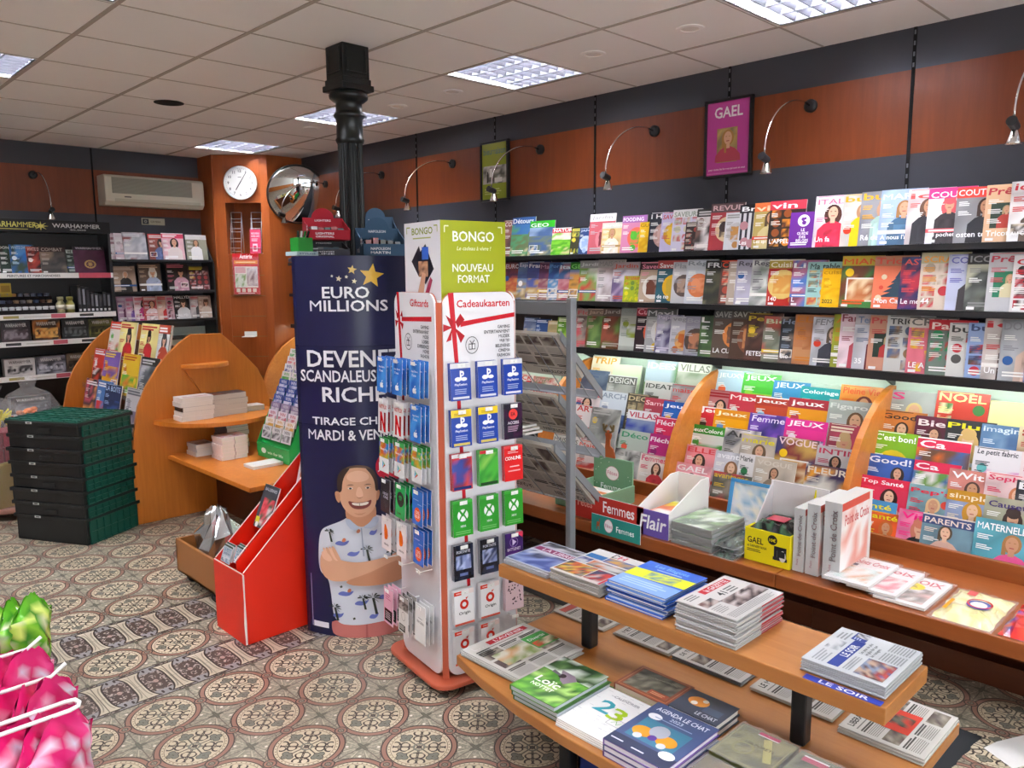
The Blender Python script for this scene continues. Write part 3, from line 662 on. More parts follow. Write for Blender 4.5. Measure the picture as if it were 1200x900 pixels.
R3 = """3.916|0.177|ld|5a6a88,8a96a8,c8b89a|~|b8c8e0||blue grey travel magazine behind the newspaper stand|
3.799|0.17|pl|2a4a80,3a5a98,6a86b8|~|e0e8f4||dark blue road guide behind the newspaper stand|
3.685|0.162|ld|a8966a,c0a878,7a6a48|~|e0d8c0||tan walking guide behind the newspaper stand|
3.598|0.188|ph|8ab83a,4a7a2a,b8d070|~|e8f0d0||leaf green guide behind the newspaper stand|
3.438|0.251|ph|988a80,d85a6a,6a5a5a|Flora|c85a60|a89a94|taupe magazine with a pink bottle|
3.342|0.253|ph|4a6a3a,6a8a4a,8a3a34|Jardin|b8a090|7a6a5e|green garden magazine with a white badge|
3.213|0.257|ph|6a3a2c,5a7a3a,8a4a38|Jardin|a8a098|5e4e48|russet and green garden magazine|
3.068|0.266|pl|b0b4ac,c8ccc4,8a9a3a|MON JARDIN|8a948a|989c98|grey garden magazine with a kiwi slice|
2.948|0.269|fd|2c1e22,e0603a,c84a4a|Cuisine|f0b0b8|a83444|dark magazine with an orange drink|
2.871|0.266|fd|a8a8a8,d8d8d4,e0b828|Maxi|d0d0d0|5a5a5a|grey food magazine with a yellow bowl|
2.795|0.232|ph|b4b0c4,4a4468,c8c8d0|Papilles|d8d0e0||lilac magazine with a dark leek|
2.691|0.225|fd|c4c4cc,d8a060,b8602a|vegan|9a9aa0||white magazine with a prawn salad|
2.59|0.228|fd|9a98a8,4a3a34,b87a5a|Bowl|b0b0b8||grey magazine with a bean bowl|
2.491|0.237|ph|3a5234,4a6a3c,2a3a28|L|ffffff||dark green magazine|
2.407|0.273|fd|5a4a40,e08a48,7a5a48|SAVEURS|9a9a94|4a4a48|brown magazine with a pumpkin|LA CUISINE
2.293|0.277|fd|4a342a,7a4a34,c88a58|SAVEURS|a8a8a0|4a443e|dark brown magazine with a stew pot|
2.198|0.26|ph|3e2a24,5a3a32,7a5a52|Petit|c8b030||chocolate coloured food magazine|FETES
2.097|0.245|ph|6a7060,8a9080,b8584a|Bien|c8d8b0||sage green magazine|
1.998|0.244|ph|24282e,3c4048,8a7a70|Health|8a9ab0||black cookery magazine|Bio
1.922|0.26|pl|b87a50,c08a60,a8683e|ELLE|c87a28||orange brown magazine with text cover|
1.824|0.25|pe|c4c6ce,3a3a44,5a4a3a|FEMME|8a8a90||white magazine with sport shoes|
1.717|0.267|pe|a0a838,c8c888,7a6a4a|ART|d8882a||olive yellow magazine|
1.682|0.276|pe|dcc4cc,b84a58,d8a8b0|Famille|8a3a4a||pale pink family magazine|
1.609|0.27|pe|c8c8d0,6a2430,8a6a58|Tendance|6a7a98|b8b0b4|silver magazine with girls in burgundy|35
1.538|0.268|fr|c89078,b03a38,2a3a30|Prêt à|c84a4a||salmon magazine with a framed red sweater|
1.457|0.271|gr|c8c8c4,5a6a8a,9a7a5a|TRICOT|3a3a3a||white knitting magazine|
1.355|0.266|gr|d87080,e8c020,c05a6a|CREA|6a6460|d0c4b8|pink magazine with yellow squares|LE A AVAU
1.268|0.257|gr|6a7a70,2a8a5a,b03a3a|Palais|f0d8d0|c02430|red headed magazine with a green picture|
1.18|0.245|gr|d0d0cc,c82c3a,4a4a48|bulle|3a3a38||white magazine with a red semicircle|
1.102|0.248|gr|90a8d4,c8384a,5a4a44|bulle|3a4a78||light blue magazine with a red badge|
1.037|0.27|pe|b8b0ac,3a2a26,4a3228|ici|c82c34||white framed magazine with a dark haired woman|Un fu
0.97|0.268|pe|a0a4a8,c8b0a0,d86a80|DOULCE|8a8a90||grey magazine with a baby|
0.872|0.272|ph|6a6a98,b8b8d0,3a3a58|E|c8c8d8||violet magazine past the baby cover|"""
AB = """2.454|0.305|pl|b8d4e8,e8d030,e87048|JEUXVY|f0f4f8||pale blue puzzle magazine with a yellow badge||6
2.282|0.299|pl|4ab83a,d8301c,8ad040|JEUX|ffffff||green and red puzzle magazine|JEUX|6
2.093|0.271|pl|3a8ac0,7ab0c8,e8b030|JEUX|e8f4f8||blue puzzle magazine behind the orange ones|passion|6
1.931|0.253|pl|1a98a0,28a8a8,1a8890|Coloriage|f0f8f8||plain teal colouring magazine||6
1.718|0.284|pe|e8903a,c8501c,6a2a20|Pleine Vie|e05a20||orange magazine with a brown haired reader||6
2.475|0.278|pe|b87a80,a82838,2a1a1a|~|a02030||wine red magazine with a dark haired woman||5
2.323|0.274|pl|c8384a,3a70b8,e0d8d8|Maxi|f4f0f0||red and blue magazine with white lettering||5
2.157|0.271|pl|c84828,e87a2a,7ab0d0|Jeux|ffffff|b83a2a|red puzzle magazine with orange strip||5
1.964|0.283|pl|e89a20,3a9a4a,b83848|jeux|ffffff|a82a3a|purple headed puzzle magazine with a green corner|962|5
1.746|0.297|pe|a4a8a8,c0a088,6a4a30|Figaro|d8d8d8||silver grey magazine with a seated woman||5
2.471|0.267|pl|c82838,e8e0e0,3a2a2a|Jeux|ffffff|c82838|red puzzle magazine beside the wooden fin||4
2.364|0.265|pl|e8a010,f0c820,6a90c8|Jeux|fff4d0|d88a10|amber puzzle magazine with a yellow disc||4
2.146|0.267|ph|5a3a98,8a5ac0,2a2a60|Femme|f0e8f8||violet zodiac magazine||4
1.936|0.264|pl|e0308a,3a3a90,f8e0f0|JEUX|ffffff|d82888|magenta puzzle magazine|175|4
1.702|0.268|pe|a03a50,d0b098,c0a070|~|e8d8c0||magazine with red roses and a blonde woman||4
2.468|0.263|pl|d8d8d0,c82830,4aa03a|JeuxColoré|ffffff|3a8a2a|green headed puzzle magazine with a red stamp|300|3
2.249|0.272|ph|c8c0b8,6a6a70,e8e4e0|Art|3a3a3a||grey art magazine||3
2.146|0.253|pe|b8aca0,26262c,6a5038|marie|e8d820||grey magazine with yellow masthead||3
1.941|0.269|fb|7a2430,3a3a68,c8a050|VOGUE|f0d8d8||dark red fashion magazine||3
1.721|0.252|pe|c0c0c0,1c1c20,1c1614|INTIM|b83050||black and white portrait magazine||3
2.438|0.245|pe|d88a90,e8dcd4,3a2820|ELLE|e04048||pink fashion magazine behind its twin||2
2.251|0.24|pe|c0c0c8,4a4a52,8a6040|avanta|f4f4f8||light grey fashion magazine with long hair||2
2.107|0.248|pl|e0dcdc,d8c8cc,2a7a4a|Marie Claire|3a3a3a||white fashion magazine with a green seal||2
2.016|0.244|pe|c0b4a4,8a7a68,4a3828|VOGUE|d8d0c4||beige fashion magazine||2
1.738|0.255|ph|3a2a58,e8a030,e0e0d8|FLEUR|e8e0d0||purple magazine of white and orange flowers||2
2.456|0.247|pe|e8a0a8,1c4028,2a1a14|GAEL|f8f0f0||pink magazine with a green gown|fête!|1
2.214|0.236|ph|5a5a50,8a8478,c83a40|avantages|d8b830||grey magazine with gold masthead||1
1.877|0.233|ph|3a4a38,8a8a70,4a3a30|déco|b8c8a8||leafy grey magazine behind the white box||1"""
BR = """1.468|0.282|pe|9a9c9c,a09870,d8c080|S|e03a80||grey magazine with a big pink letter||6
1.254|0.299|gr|c83a2a,e8d8b0,3a7a3a|NOEL|f0d890||red bordered party guide|GUIDE|6
1.025|0.275|pl|e8e0a0,e8e0a0,e8e0a0||||blank cream display card||6
1.48|0.275|pe|c87a3a,4a3a34,3a2820|Good!|3a2a24||orange brown magazine with a smiling man||5
1.315|0.265|pe|5a1c34,a03a50,4a2020|Bien|f4e8ec||maroon wellness magazine||5
1.179|0.266|pe|26282c,c8a868,d8b070|Plus|e8e020||black magazine with yellow masthead||5
1.032|0.261|ph|5a80b0,7a9ac0,4a6a98|imagine|d8e4f0||slate blue magazine||5
0.885|0.269|ph|c8b090,8a6a50,e0d0b0|~|b83a3a||tan magazine beside the slate blue one||5
1.48|0.263|fd|7ab020,d8c020,8a5a30|C'est bon!|ffffff||lime green food magazine||4
1.274|0.258|ph|6a4a38,2a70b8,d86a28|Ca|ffffff|d82a50|travel magazine with red square logo||4
1.034|0.25|pl|e4e0e4,d8a0c8,6ac0c0|Le petit fabric|3a3a48||white magazine with pastel triangles||4
0.849|0.252|pl|e8d8d8,e8a0b0,c88a98|~|c83a68||pale magazine beside the pastel triangles||4
1.474|0.251|pe|3a60b0,2a3a60,3a2c24|Good!|f0f4fc||bright blue magazine with a smiling man||3
1.256|0.254|ph|6a9a3a,e8e4e0,3a60a8|Ca|ffffff|d82a50|white headed question magazine over a green field|Question|3
1.105|0.24|pe|c07a70,d8b0a0,4a3028|Wit|ffffff||copper pink magazine||3
0.959|0.25|pe|eccccc,d8a0a0,c87a50|Sophro|d8305a||pale pink magazine with a teal dot||3
0.84|0.234|pl|2a2a30,e0e0e0,8a8a8a|BIO|f0f0f0||black edged magazine past the pale pink one||3
1.469|0.246|pe|d03050,e8b8b0,3a1c18|Top Santé|ffffff|d8284a|crimson health magazine with a dark haired woman||2
1.244|0.242|pe|7aa0a8,3a4a98,d8b888|Pep's|e8304a||grey green magazine with a blue hat||2
1.084|0.249|pe|8a98b8,2a3a70,c8902a|simple|f4e8d0|c08a20|grey blue magazine with an ochre circle||2
0.935|0.248|pe|a8a890,6a5a70,3a2a24|Causette|3a2a6a||khaki magazine with purple masthead||2
1.456|0.246|pl|4a90c0,e8602a,d8d040|Santé|e8d820||blue health magazine half hidden by its twin||1
1.4|0.196|pe|e0602a,e8c8a8,c86a30|santé|e8d820||orange health magazine with a laughing woman||1
1.253|0.231|pe|f080a8,1c1c22,c87a60|Vital|f8208a||pink fitness magazine||1
1.152|0.233|pe|6a8a98,d8b0a0,5a4a38|PARENTS|e8d8cc|3a4a78|magazine with a smiling baby|Et le sommeil|1
0.945|0.258|pe|5aa8b8,e85a98,a87848|MATERNELLE|ffffff||turquoise magazine with a mother nursing|LES ECRANS|1"""
CA = """3.662|0.277|ph|4a6a4a,b8c8b0,2a3a2a|~|e8e8e0||dark green magazine in the top tier||6
3.41|0.319|pl|e8dcc0,e8b838,58b8b0|TRIP|e8a028||cream magazine with yellow and teal blocks||6
3.224|0.275|pl|dcebc8,dcebc8,dcebc8||||blank pale green display card||6
2.961|0.323|ld|b8c8d8,5a8a48,c88a4a|IDEES|f4f0e8||garden villa magazine||6
2.726|0.33|ld|c0c4b8,8a9a80,b0b0a0|VILLAS|8a8a80|e4e8dc|white headed villa magazine||6
3.435|0.316|ld|6a7890,4a5a78,8a8078|~|5a6a8a||grey blue city magazine||5
3.212|0.3|ph|8a8a88,5a5a58,b8b8b4|DESIGN|e0e0e0|6a6a68|black and white design magazine||5
2.917|0.288|pl|d4d0d0,b02a34,9a9494|IDEAT|4a4a4a||pale magazine with a dark red square||5
2.714|0.286|ph|a8a0a8,c0b8c0,7a7078|maison|d84a48||mauve home magazine||5
3.409|0.279|pe|e0d4d4,d84a50,2a2024|FEMME|d85a68||pale pink magazine with a dark haired woman||4
3.199|0.283|pl|d0d8e0,2a4a88,8a98b0|ARCH|8a98a8||pale magazine with a navy band||4
2.988|0.289|gr|4a4438,8a7a5a,a89a78|DECO|c8b890||dark interiors magazine||4
2.854|0.276|pl|a83848,c86a58,5a4a40|Samedi|f0d0d0||dark red magazine in the fourth tier||4
2.715|0.27|pl|2a6ac0,7ac848,e8c030|Jeux|ffffff|2a60b8|blue puzzle magazine||4
3.346|0.277|pl|e4dede,c83a38,6a6a68|ART|c83a38||white magazine with a red block||3
3.208|0.276|ph|9a9c98,6a6c68,c8c8c4|~|b0b0ac||grey line art magazine||3
2.926|0.293|ld|8a9ab8,3a4aa8,e8e8ec|VILLAS|c83a58|ececec|villa magazine with a blue roof||3
2.713|0.277|pl|d8305a,e8b828,a82a5a|Fléchés|ffffff||crimson crossword magazine|240|3
2.916|0.268|pl|b8c4b8,c8d0c4,e8604a|Déco|3a9a6a||sage decor magazine with a red seal||2
2.696|0.272|pl|b82a78,d85aa0,8a2a6a|Fléchés|ffffff||magenta crossword magazine||2
3.395|0.275|pl|d8d8d0,a8a8a0,3a6a9a|MAISONS|6a6a60||white house magazine beside the post||1
3.182|0.267|pl|dccfc8,b83a34,b0a098|Maison|d8402a||cream magazine with red masthead||1
2.889|0.258|ph|b8b8b4,3a3a3a,e4e4e0|elle|8a8a88||black and white fashion magazine||1
2.7|0.257|pe|e0d8d0,c83a48,4a2e20|Femmes|d83a68||cream magazine with a woman in red||1"""
DC = """4.104|0.235|gr|e8e4e0,d8302a,2a2a2a|ROCK|d8302a||music magazine with red squares||5
3.876|0.23|ph|c83a3a,8a8a70,e8e0d8|VINTAGE|d8a0a0||red and olive music magazine||5
4.08|0.25|pe|e4e4e0,5a7a98,8a6a4a|rock&folk|3a8ac0||white music magazine with blue masthead||4
3.839|0.254|pe|e4e0dc,2a2424,3a2c28|rock&folk|d8302a||white music magazine with red masthead||4
3.625|0.292|pl|e8e8e4,8a8a88,c83a38|DIAPASON|5a5a58||white magazine with grey masthead||3
3.778|0.179|pl|202428,4a6a98,c89a5a|X MEN|f0f0f0||black comic magazine||2"""
GO = """6.451|0.295|pl|e8dcd0,d83a28,5aa83a|~|f0f0f0|d83a28|cream activity book with green patch||3
6.229|0.303|pe|ecdc90,b82028,1c1c1c|~|c82a28||yellow comic album with red lower half||3
5.814|0.307|pe|ecdc90,c02830,1c1614|~|c82a28||yellow comic album with a dark figure||3
5.483|0.309|pe|d8dcdc,c8503a,3a3a40|~|ffffff|c8503a|white album with a red heading||3
5.279|0.312|pl|5a6a4a,2a7a48,3a3a34|~|e8f0e8|1a8a58|dark green nature album||3
6.619|0.297|pl|d83a2a,1a1a1c,e8e8e8|~|f0f0f0||red book with a black bird shape||2
6.378|0.293|pl|7a5aa8,e8b020,d86a28|~|f0d040||purple and yellow picture book||2
5.977|0.3|pl|e8c030,58b83a,d87a30|~|c85a28||yellow book with green corner||2
5.625|0.3|ph|6a7078,3a3c40,c8ccd4|~|d8d8d8|2a2a28|grey adventure book beside the green corner||2
5.273|0.297|ph|6a6e78,2c2c2e,b8b8c0|~|c8c8b8|2a2a28|grey adventure book beside the wooden end||2
6.607|0.292|ph|2a2432,d85a78,e89a58|~|f0f0f0||black children's book with pink flowers||1
6.331|0.304|pl|4a7ab8,d8383a,6a98d0|~|f4f0f0||blue children's book with a red sign||1
6.155|0.295|pl|1c2c58,3a5a98,1a2448|LA BOITE|b8d0f0||navy children's book|LA NUIT|1
5.718|0.307|pl|d0ccd0,7a6a80,a8a0a8|~|6a6a78||white and mauve children's book||1"""
W2A = """2.436|0.238|ph|b8a0a8,7a3a48,e0dcdc|~|d8d0d0||maroon edged news magazine|
2.479|0.239|pl|e4dce0,d8c0c8,b8a8b0|~|d8c8d0||striped white news magazine|
2.553|0.249|ph|c4c4c8,989aa4,8a3a34|~|e0e0e4||silver magazine with a pale face|
2.776|0.241|pe|8a4a40,5a6a98,3a2c28|~|e0e0e0|b83a3a|red magazine of a crowd|
2.901|0.252|pe|d8b0b8,e8dcd8,2a1a18|~|ffffff|d84868|pink magazine with a dark haired woman|
3.124|0.243|pe|8a8a78,ececec,6a5a48|~|e8e8e4|dcdcdc|white magazine with a bride|"""
W2B = """2.436|0.233|pe|a08a78,2a2624,d0c0b0|~|c8b8a8||taupe magazine with a silver haired woman|
2.667|0.257|pe|5a4a40,a8b4cc,e0dcd4|~|c0a890||brown magazine with an old woman in blue|
2.921|0.258|pe|2a2420,c89aa8,2a1c18|~|c86878||dark magazine with a pink dress|
3.129|0.234|gr|3a2a2a,c8a8a8,8a3a3a|~|d8c83a||black celebrity magazine|"""
W2C = """2.46|0.227|pe|b090a8,6a3a58,3a2a2a|~|d8d0d8||plum celebrity magazine|
2.533|0.217|pe|c8b0c0,8a68b8,3a2a28|~|d83a78||lilac celebrity magazine|
2.608|0.223|pe|d8c8d0,b83a78,3a2824|~|d8405a||pale celebrity magazine|
2.691|0.221|pe|b85a5a,e8d8d8,2a2020|~|e8e0e0||red celebrity magazine|
2.815|0.226|pe|d8b8a8,c83a38,4a3028|~|c8304a||salmon celebrity magazine|
2.901|0.216|gr|c8a8b0,8a4a58,3a2a34|~|d8507a||rose celebrity magazine|
2.973|0.23|pe|1c1c1e,d8d8d8,4a3a30|HALLYD|f0f0f0||black and white celebrity magazine|HALLYD
3.128|0.219|pe|c8c0c0,4a4a4a,2a2424|~|c83a3a||grey celebrity magazine|
3.211|0.217|pe|b8a090,d8c8b8,6a4a38|~|e8d8c8||sand coloured celebrity magazine|"""

HPI = R(-90)
for T0, z, nm in ((R1,1.72,'top'),(R2,1.42,'middle'),(R3,1.12,'lowest')):
    put_row(T0, lambda k, _, z=z, nm=nm: ((3.92,k,z+.003), 'magazines on the %s wall shelf' % nm, 'on the %s wall shelf' % nm), HPI, 5, 9, '', '', -1)
TN = {6:'top',5:'second',4:'third',3:'fourth',2:'fifth',1:'front'}
for T0, nm, lim in ((AB,'puzzle',1.50),(BR,'health',.505),(CA,'villa',2.49),(DC,'music',3.44)):
    put_row(T0, lambda k, d, nm=nm: ((TI[int(d)][0],k,TI[int(d)][1]+.003), 'magazines of the %s title rack' % nm, 'in the %s tier of the %s rack' % (TN[int(d)], nm)), HPI, 2, 16, '', '', -1, .225, lim)
FAR = """7.12|.25|pe|a87868,6a3a48,3a2a28|~|e8d0c8||rosy magazine|
7.02|.25|ph|6a7a98,a85a48,d8d0c8|~|e8e8e8||blue grey magazine|"""
for z, nm in ((1.72,'top'),(1.42,'middle'),(1.12,'lowest')):
    put_row(FAR, lambda k, _, z=z, nm=nm: ((3.92,k,z+.003), 'magazines by the corner', 'at the corner end of the %s wall shelf' % nm), HPI, 5, 9, '', '', -1)

# ------------------------------------------------------------------ things on the long ledge of the wall racks
LG = .361
def WB(t):
    m = MB(); m.T = Matrix.Translation(-t.location); return m
def bag_mesh(mb, x0, x1, y0, y1, z0, hgt, cols, seed, nx=9, ny=9, m=0, crease=.35):
    """a soft crinkled packet lying flat"""
    r = random.Random(seed); V, F, C = [], [], []; cs = [hx(c) for c in cols]
    for side in (1, 0):
        for j in range(ny+1):
            for i in range(nx+1):
                u, v = i/nx, j/ny; e = (max(0, 1-(2*u-1)**4)*max(0, 1-(2*v-1)**4))**.5
                z = (z0+.002+hgt*(e*(1-crease)+crease*e*r.random())) if side else z0
                jj = .012*(1 if side else 0)
                V.append((x0+(x1-x0)*u+(r.random()-.5)*jj, y0+(y1-y0)*v+(r.random()-.5)*jj, z))
                C.append(r.choice(cs))
    n = (nx+1)*(ny+1)
    for j in range(ny):
        for i in range(nx):
            q = [j*(nx+1)+i, j*(nx+1)+i+1, (j+1)*(nx+1)+i+1, (j+1)*(nx+1)+i]; F += [tuple(q), tuple(k+n for k in q[::-1])]
    b = [i for i in range(nx+1)]+[(nx+1)*j+nx for j in range(1, ny+1)]+[ny*(nx+1)+i for i in range(nx-1, -1, -1)]+[(nx+1)*j for j in range(ny-1, 0, -1)]
    for i in range(len(b)): F.append((b[i-1], b[i], b[i]+n, b[i-1]+n)[::-1])
    mb.add(V, F, [[C[k % len(C)] for k in f] for f in F], m)
def flat_print(cov, mb, x0, x1, y0, y1, z, orient='y', m=0):
    if orient == 'x': f = sheet((x0,y0,z),(1,0,0),(0,1,0),(0,0,1),x1-x0,y1-y0)
    else: f = sheet((x0,y1,z),(0,-1,0),(1,0,0),(0,0,1),y1-y0,x1-x0)
    cov.emit(mb, f, m)
# green women's magazine box with a reindeer cut-out
t = empty('display_box', 'green cardboard display box with a reindeer head above its white emblem', 'display box', (3.2,2.66,LG))
q = WB(t); q.box(3.372,3.384,2.53,2.80,LG+.01,.585,'7fa888'); c = Cover(1.2, 8); c.rect(0,0,1,1,'6f9c78')
for i in range(22): c.ell(c.r.random(),c.r.random(),.012,'dce8d8')
c.ell(.5,.6,.2,'f4f0f0'); c.ring(.5,.6,.2,.012,'d8a0b0'); c.text('Fêtes',.36,.55,.64,.66,'d8a0b0',al='c'); c.text('Femmes',.2,.12,.8,.28,'ffffff',True)
c.emit(q, sheet((3.372,2.80,.38),(0,-1,0),(0,0,1),(-1,0,0),.27,.2)); q.build('back_panel', PM, t)
q = WB(t); q.box(3.06,3.384,2.522,2.532,LG,.455,'86b08e'); q.box(3.06,3.384,2.80,2.81,LG,.455,'86b08e'); q.box(3.06,3.07,2.532,2.80,LG,.415,'86b08e'); q.box(3.06,3.384,2.532,2.80,LG,LG+.006,'86b08e'); q.build('tray', PM, t)
q = WB(t); rd = 'a8562c'
q.T = q.T @ Matrix.Translation((3.376,2.70,.585)) @ Matrix.Rotation(HPI, 4, 'Z')
q.prism([(-.03,0),(.05,0),(.035,.05),(.012,.065),(.012,.12),(-.015,.12),(-.02,.06)], 1, -.004, .004, rd); q.lathe([(0,-.03),(.018,-.02),(.024,0),(.02,.02),(0,.03)], 10, (0,0,.125), rd, sc=(1,.3))
for s in (-1, 1): q.tube([(s*.008,0,.14),(s*.03,0,.15),(s*.036,0,.185)], .007, 6, '6a5a3a'); q.tube([(s*.03,0,.155),(s*.012,0,.18)], .006, 6, '6a5a3a')
q.build('reindeer_cutout', PM, t)
for k in range(3):
    o = MB(); o.box(3.10,3.33,2.56,2.78,LG+.008+k*.016,LG+.022+k*.016,'e8e4e0'); c = Cover(1, 20+k); c.photo(0,0,1,1,['f0ece8','e89a58','d8d8d8','f4e8e0']); c.rect(.1,.6,.8,.75,'e87838'); flat_print(c, o, 3.10,3.33,2.56,2.78,LG+.022+k*.016)
    tag(o.build('magazine', PR), 'women\'s magazine lying in the green reindeer box, %s from the top' % ORD[2-k], 'magazine', 'magazines in the green box')
def sign(name, label, xa, ya, yb, z0, z1, cov, depth=.004, rot=0):
    t = MB(); t.box(xa,xa+depth,ya,yb,z0,z1,'e8e8e8'); cov.emit(t, sheet((xa,yb,z0),(0,-1,0),(0,0,1),(-1,0,0),yb-ya,z1-z0)); o = t.build(name, PM); return tag(o, label, 'sign')
c = Cover(4.6, 9); c.rect(0,0,1,1,'b8342a'); c.text('Fêtes',.08,.45,.3,.8,'e8a89a'); c.text('Femmes',.45,.42,.93,.86,'ffffff'); 
sign('shelf_sign', 'red cardboard sign with white lettering standing on the ledge before the reindeer box', 2.985,2.17,2.62,LG,.492,c)
c = Cover(4, 10); c.rect(0,0,1,1,'2c8c80'); c.ell(.36,.52,.36,'f4eef0'); c.ring(.36,.52,.36,.03,'d8a0b0'); c.text('Fêtes',.29,.42,.43,.62,'c890a0'); c.text('Femmes',.52,.3,.88,.66,'ffffff'); c.ell(.14,.5,.14,'a8562c',.8); c.rect(.11,.2,.125,.45,'a8562c'); c.rect(.16,.2,.175,.45,'a8562c'); c.rect(.165,.5,.18,.8,'a8562c')
sign('shelf_sign', 'teal cardboard sign hanging on the front edge of the ledge below the red one', 2.948,2.16,2.46,.318,.412,c)
t = empty('magazine_box', 'purple fronted magazine box standing on the ledge beside the wrapped stack', 'box', (3.15,2.11,LG))
q = WB(t); c = Cover(1.6, 11); c.rect(0,0,1,1,'6d58a8'); c.text('Flair',.1,.26,.92,.8,'ffffff',True,shear=.15); q.box(2.985,2.99,2.03,2.21,LG,.487,'6d58a8'); c.emit(q, sheet((2.985,2.21,LG),(0,-1,0),(0,0,1),(-1,0,0),.18,.126)); q.build('front_panel', PM, t)
q = WB(t); q.prism([(2.99,LG),(3.33,LG),(3.33,.6),(3.26,.6),(2.99,.487)], 1, 2.03, 2.036, 'eceae6'); q.prism([(2.99,LG),(3.33,LG),(3.33,.6),(3.26,.6),(2.99,.487)], 1, 2.204, 2.21, 'eceae6'); q.box(3.324,3.33,2.036,2.204,LG,.6,'eceae6'); q.box(2.99,3.33,2.036,2.204,LG,LG+.004,'eceae6'); q.build('tray', PM, t)
for k in range(3):
    o = MB(); o.box(3.02,3.29,2.045,2.195,LG+.01+k*.03,LG+.036+k*.03,'e4e0dc'); c = Cover(.6, 31+k); c.photo(0,0,1,1,['e8e4e0','e8e020','d86a48','f0f0ec']); flat_print(c, o, 3.02,3.29,2.045,2.195,LG+.036+k*.03); tag(o.build('magazine', PR), 'magazine lying in the purple fronted box, %s from the top' % ORD[2-k], 'magazine', 'magazines in the purple box')
for k in range(5):
    o = empty('wrapped_magazine', 'film wrapped magazine in the ledge stack beside the purple box, %s from the top' % ORD[4-k], 'magazine', (3.12,1.90,LG+k*.021), 0, 'wrapped magazines beside the purple box'); a = .006*(k % 2)
    q = WB(o); q.box(2.985+a,3.27+a,1.80,2.012,LG+k*.021,LG+.0185+k*.021,'8a8c8a'); c = Cover(.78, 40+k); c.photo(0,0,1,1,['3a5a3a','7aa85a','c8d8b8','4a6a4a','e8ece4'],8,8,.6); flat_print(c, q, 2.985+a,3.27+a,1.80,2.012,LG+.0185+k*.021); q.build('pages', PR, o)
    q = WB(o); bag_mesh(q, 2.972+a,3.285+a,1.785,2.02,LG+.0188+k*.021,.0018 if k < 4 else .012,['ffffff'],k,crease=.8); q.build('film', M_FILM, o, smooth=False)
for k, (xa, ya, w) in enumerate(((2.97,1.685,.0),(3.0,1.675,.022),(2.985,1.69,.044))):
    o = empty('wrapped_packet', 'glossy packet of black goods in clear film before the yellow box, %s from the top' % ORD[2-k], 'packet', (xa+.1,ya+.05,LG+w), 0, 'black packets on the ledge')
    q = WB(o); bag_mesh(q, xa,xa+.27,ya,ya+.1,LG+w,.02,['1a1d1c','223028','0f1110','3c5a48'],60+k); q.build('contents', PC, o)
    q = WB(o); bag_mesh(q, xa-.012,xa+.282,ya-.012,ya+.112,LG+w+.0005,.0235,['ffffff'],70+k,crease=.6); q.build('film', M_FILM, o)
o = empty('plastic_bag', 'blue edged clear plastic bag leaning on the rack behind the black packets', 'bag', (3.40,1.85,LG))
q = MB(); q.T = Matrix.Rotation(R(102), 4, 'Y'); bag_mesh(q, -.22,0,-.115,.115,0,.03,['cfe0ea','e8f0f4','9cc4dc','f4f4e8'],5); b = q.build('contents', PC, o)
q = MB(); q.T = Matrix.Rotation(R(102), 4, 'Y'); q.box(-.225,.0,-.125,-.105,-.004,.012,'4a98d0'); q.box(-.225,.0,.105,.125,-.004,.012,'4a98d0'); q.box(-.232,-.215,-.125,.125,-.004,.012,'4a98d0'); q.build('edge', PC, o)
# yellow box with packs, white board behind
t = empty('display_box', 'yellow cardboard box of film wrapped packs with a tall white back flap', 'display box', (3.15,1.56,LG))
q = WB(t); Yc = 'e9d815'
for a in ((3.035,3.04,1.458,1.665,LG,.505),(3.04,3.265,1.458,1.463,LG,.505),(3.04,3.265,1.66,1.665,LG,.505),(3.26,3.265,1.463,1.66,LG,.505),(3.04,3.26,1.463,1.66,LG,LG+.004)): q.box(*a, Yc)
c = Cover(1.42, 12); c.rect(0,0,1,1,Yc); c.text('GAEL',.06,.55,.42,.74,'1a1a1a',True); c.text('et GARNIERMANIA',.06,.42,.5,.5,'1a1a1a',True); c.lines(.06,.28,.42,.38,2,'3a3a1a'); c.ell(.62,.78,.15,'1a1a1a'); c.text('10€',.55,.72,.69,.84,'e9d815',al='c'); c.rect(.66,.22,.93,.62,'1d1d1f'); c.rect(.64,.2,.95,.3,'2b2b2e'); c.rect(.72,.3,.88,.5,'4a4a4c'); c.ell(.85,.35,.17,'e4e0d8',k=.6); c.rect(.74,.3,.9,.5,'222224')
c.emit(q, sheet((3.035,1.665,LG),(0,-1,0),(0,0,1),(-1,0,0),.207,.144)); q.build('tray', PM, t)
q = WB(t); q.prism([(3.255,.505),(3.255,.672),(3.262,.672),(3.262,.505)], 1, 1.40, 1.665, 'ece9ea'); q.prism([(3.11,.505),(3.258,.505),(3.258,.672)], 1, 1.655, 1.66, 'e4e1e2'); q.prism([(3.20,.505),(3.258,.505),(3.258,.672)], 1, 1.455, 1.46, Yc); q.build('back_flap', PM, t)
for k in range(4):
    o = MB(); z = LG+.01+k*.042; bag_mesh(o, 3.045+.004*k,3.255,1.466,1.657,z,.04,['17191a','26282a','0e0f10','3a5a40' if k == 3 else '202224'],80+k,crease=.25)
    if k == 3: o.box(3.10,3.17,1.52,1.60,z+.041,z+.044,'c8485a')
    tag(o.build('wrapped_pack', PC), 'black film wrapped pack in the yellow box, %s from the top' % ORD[3-k], 'packet', 'packs in the yellow box')
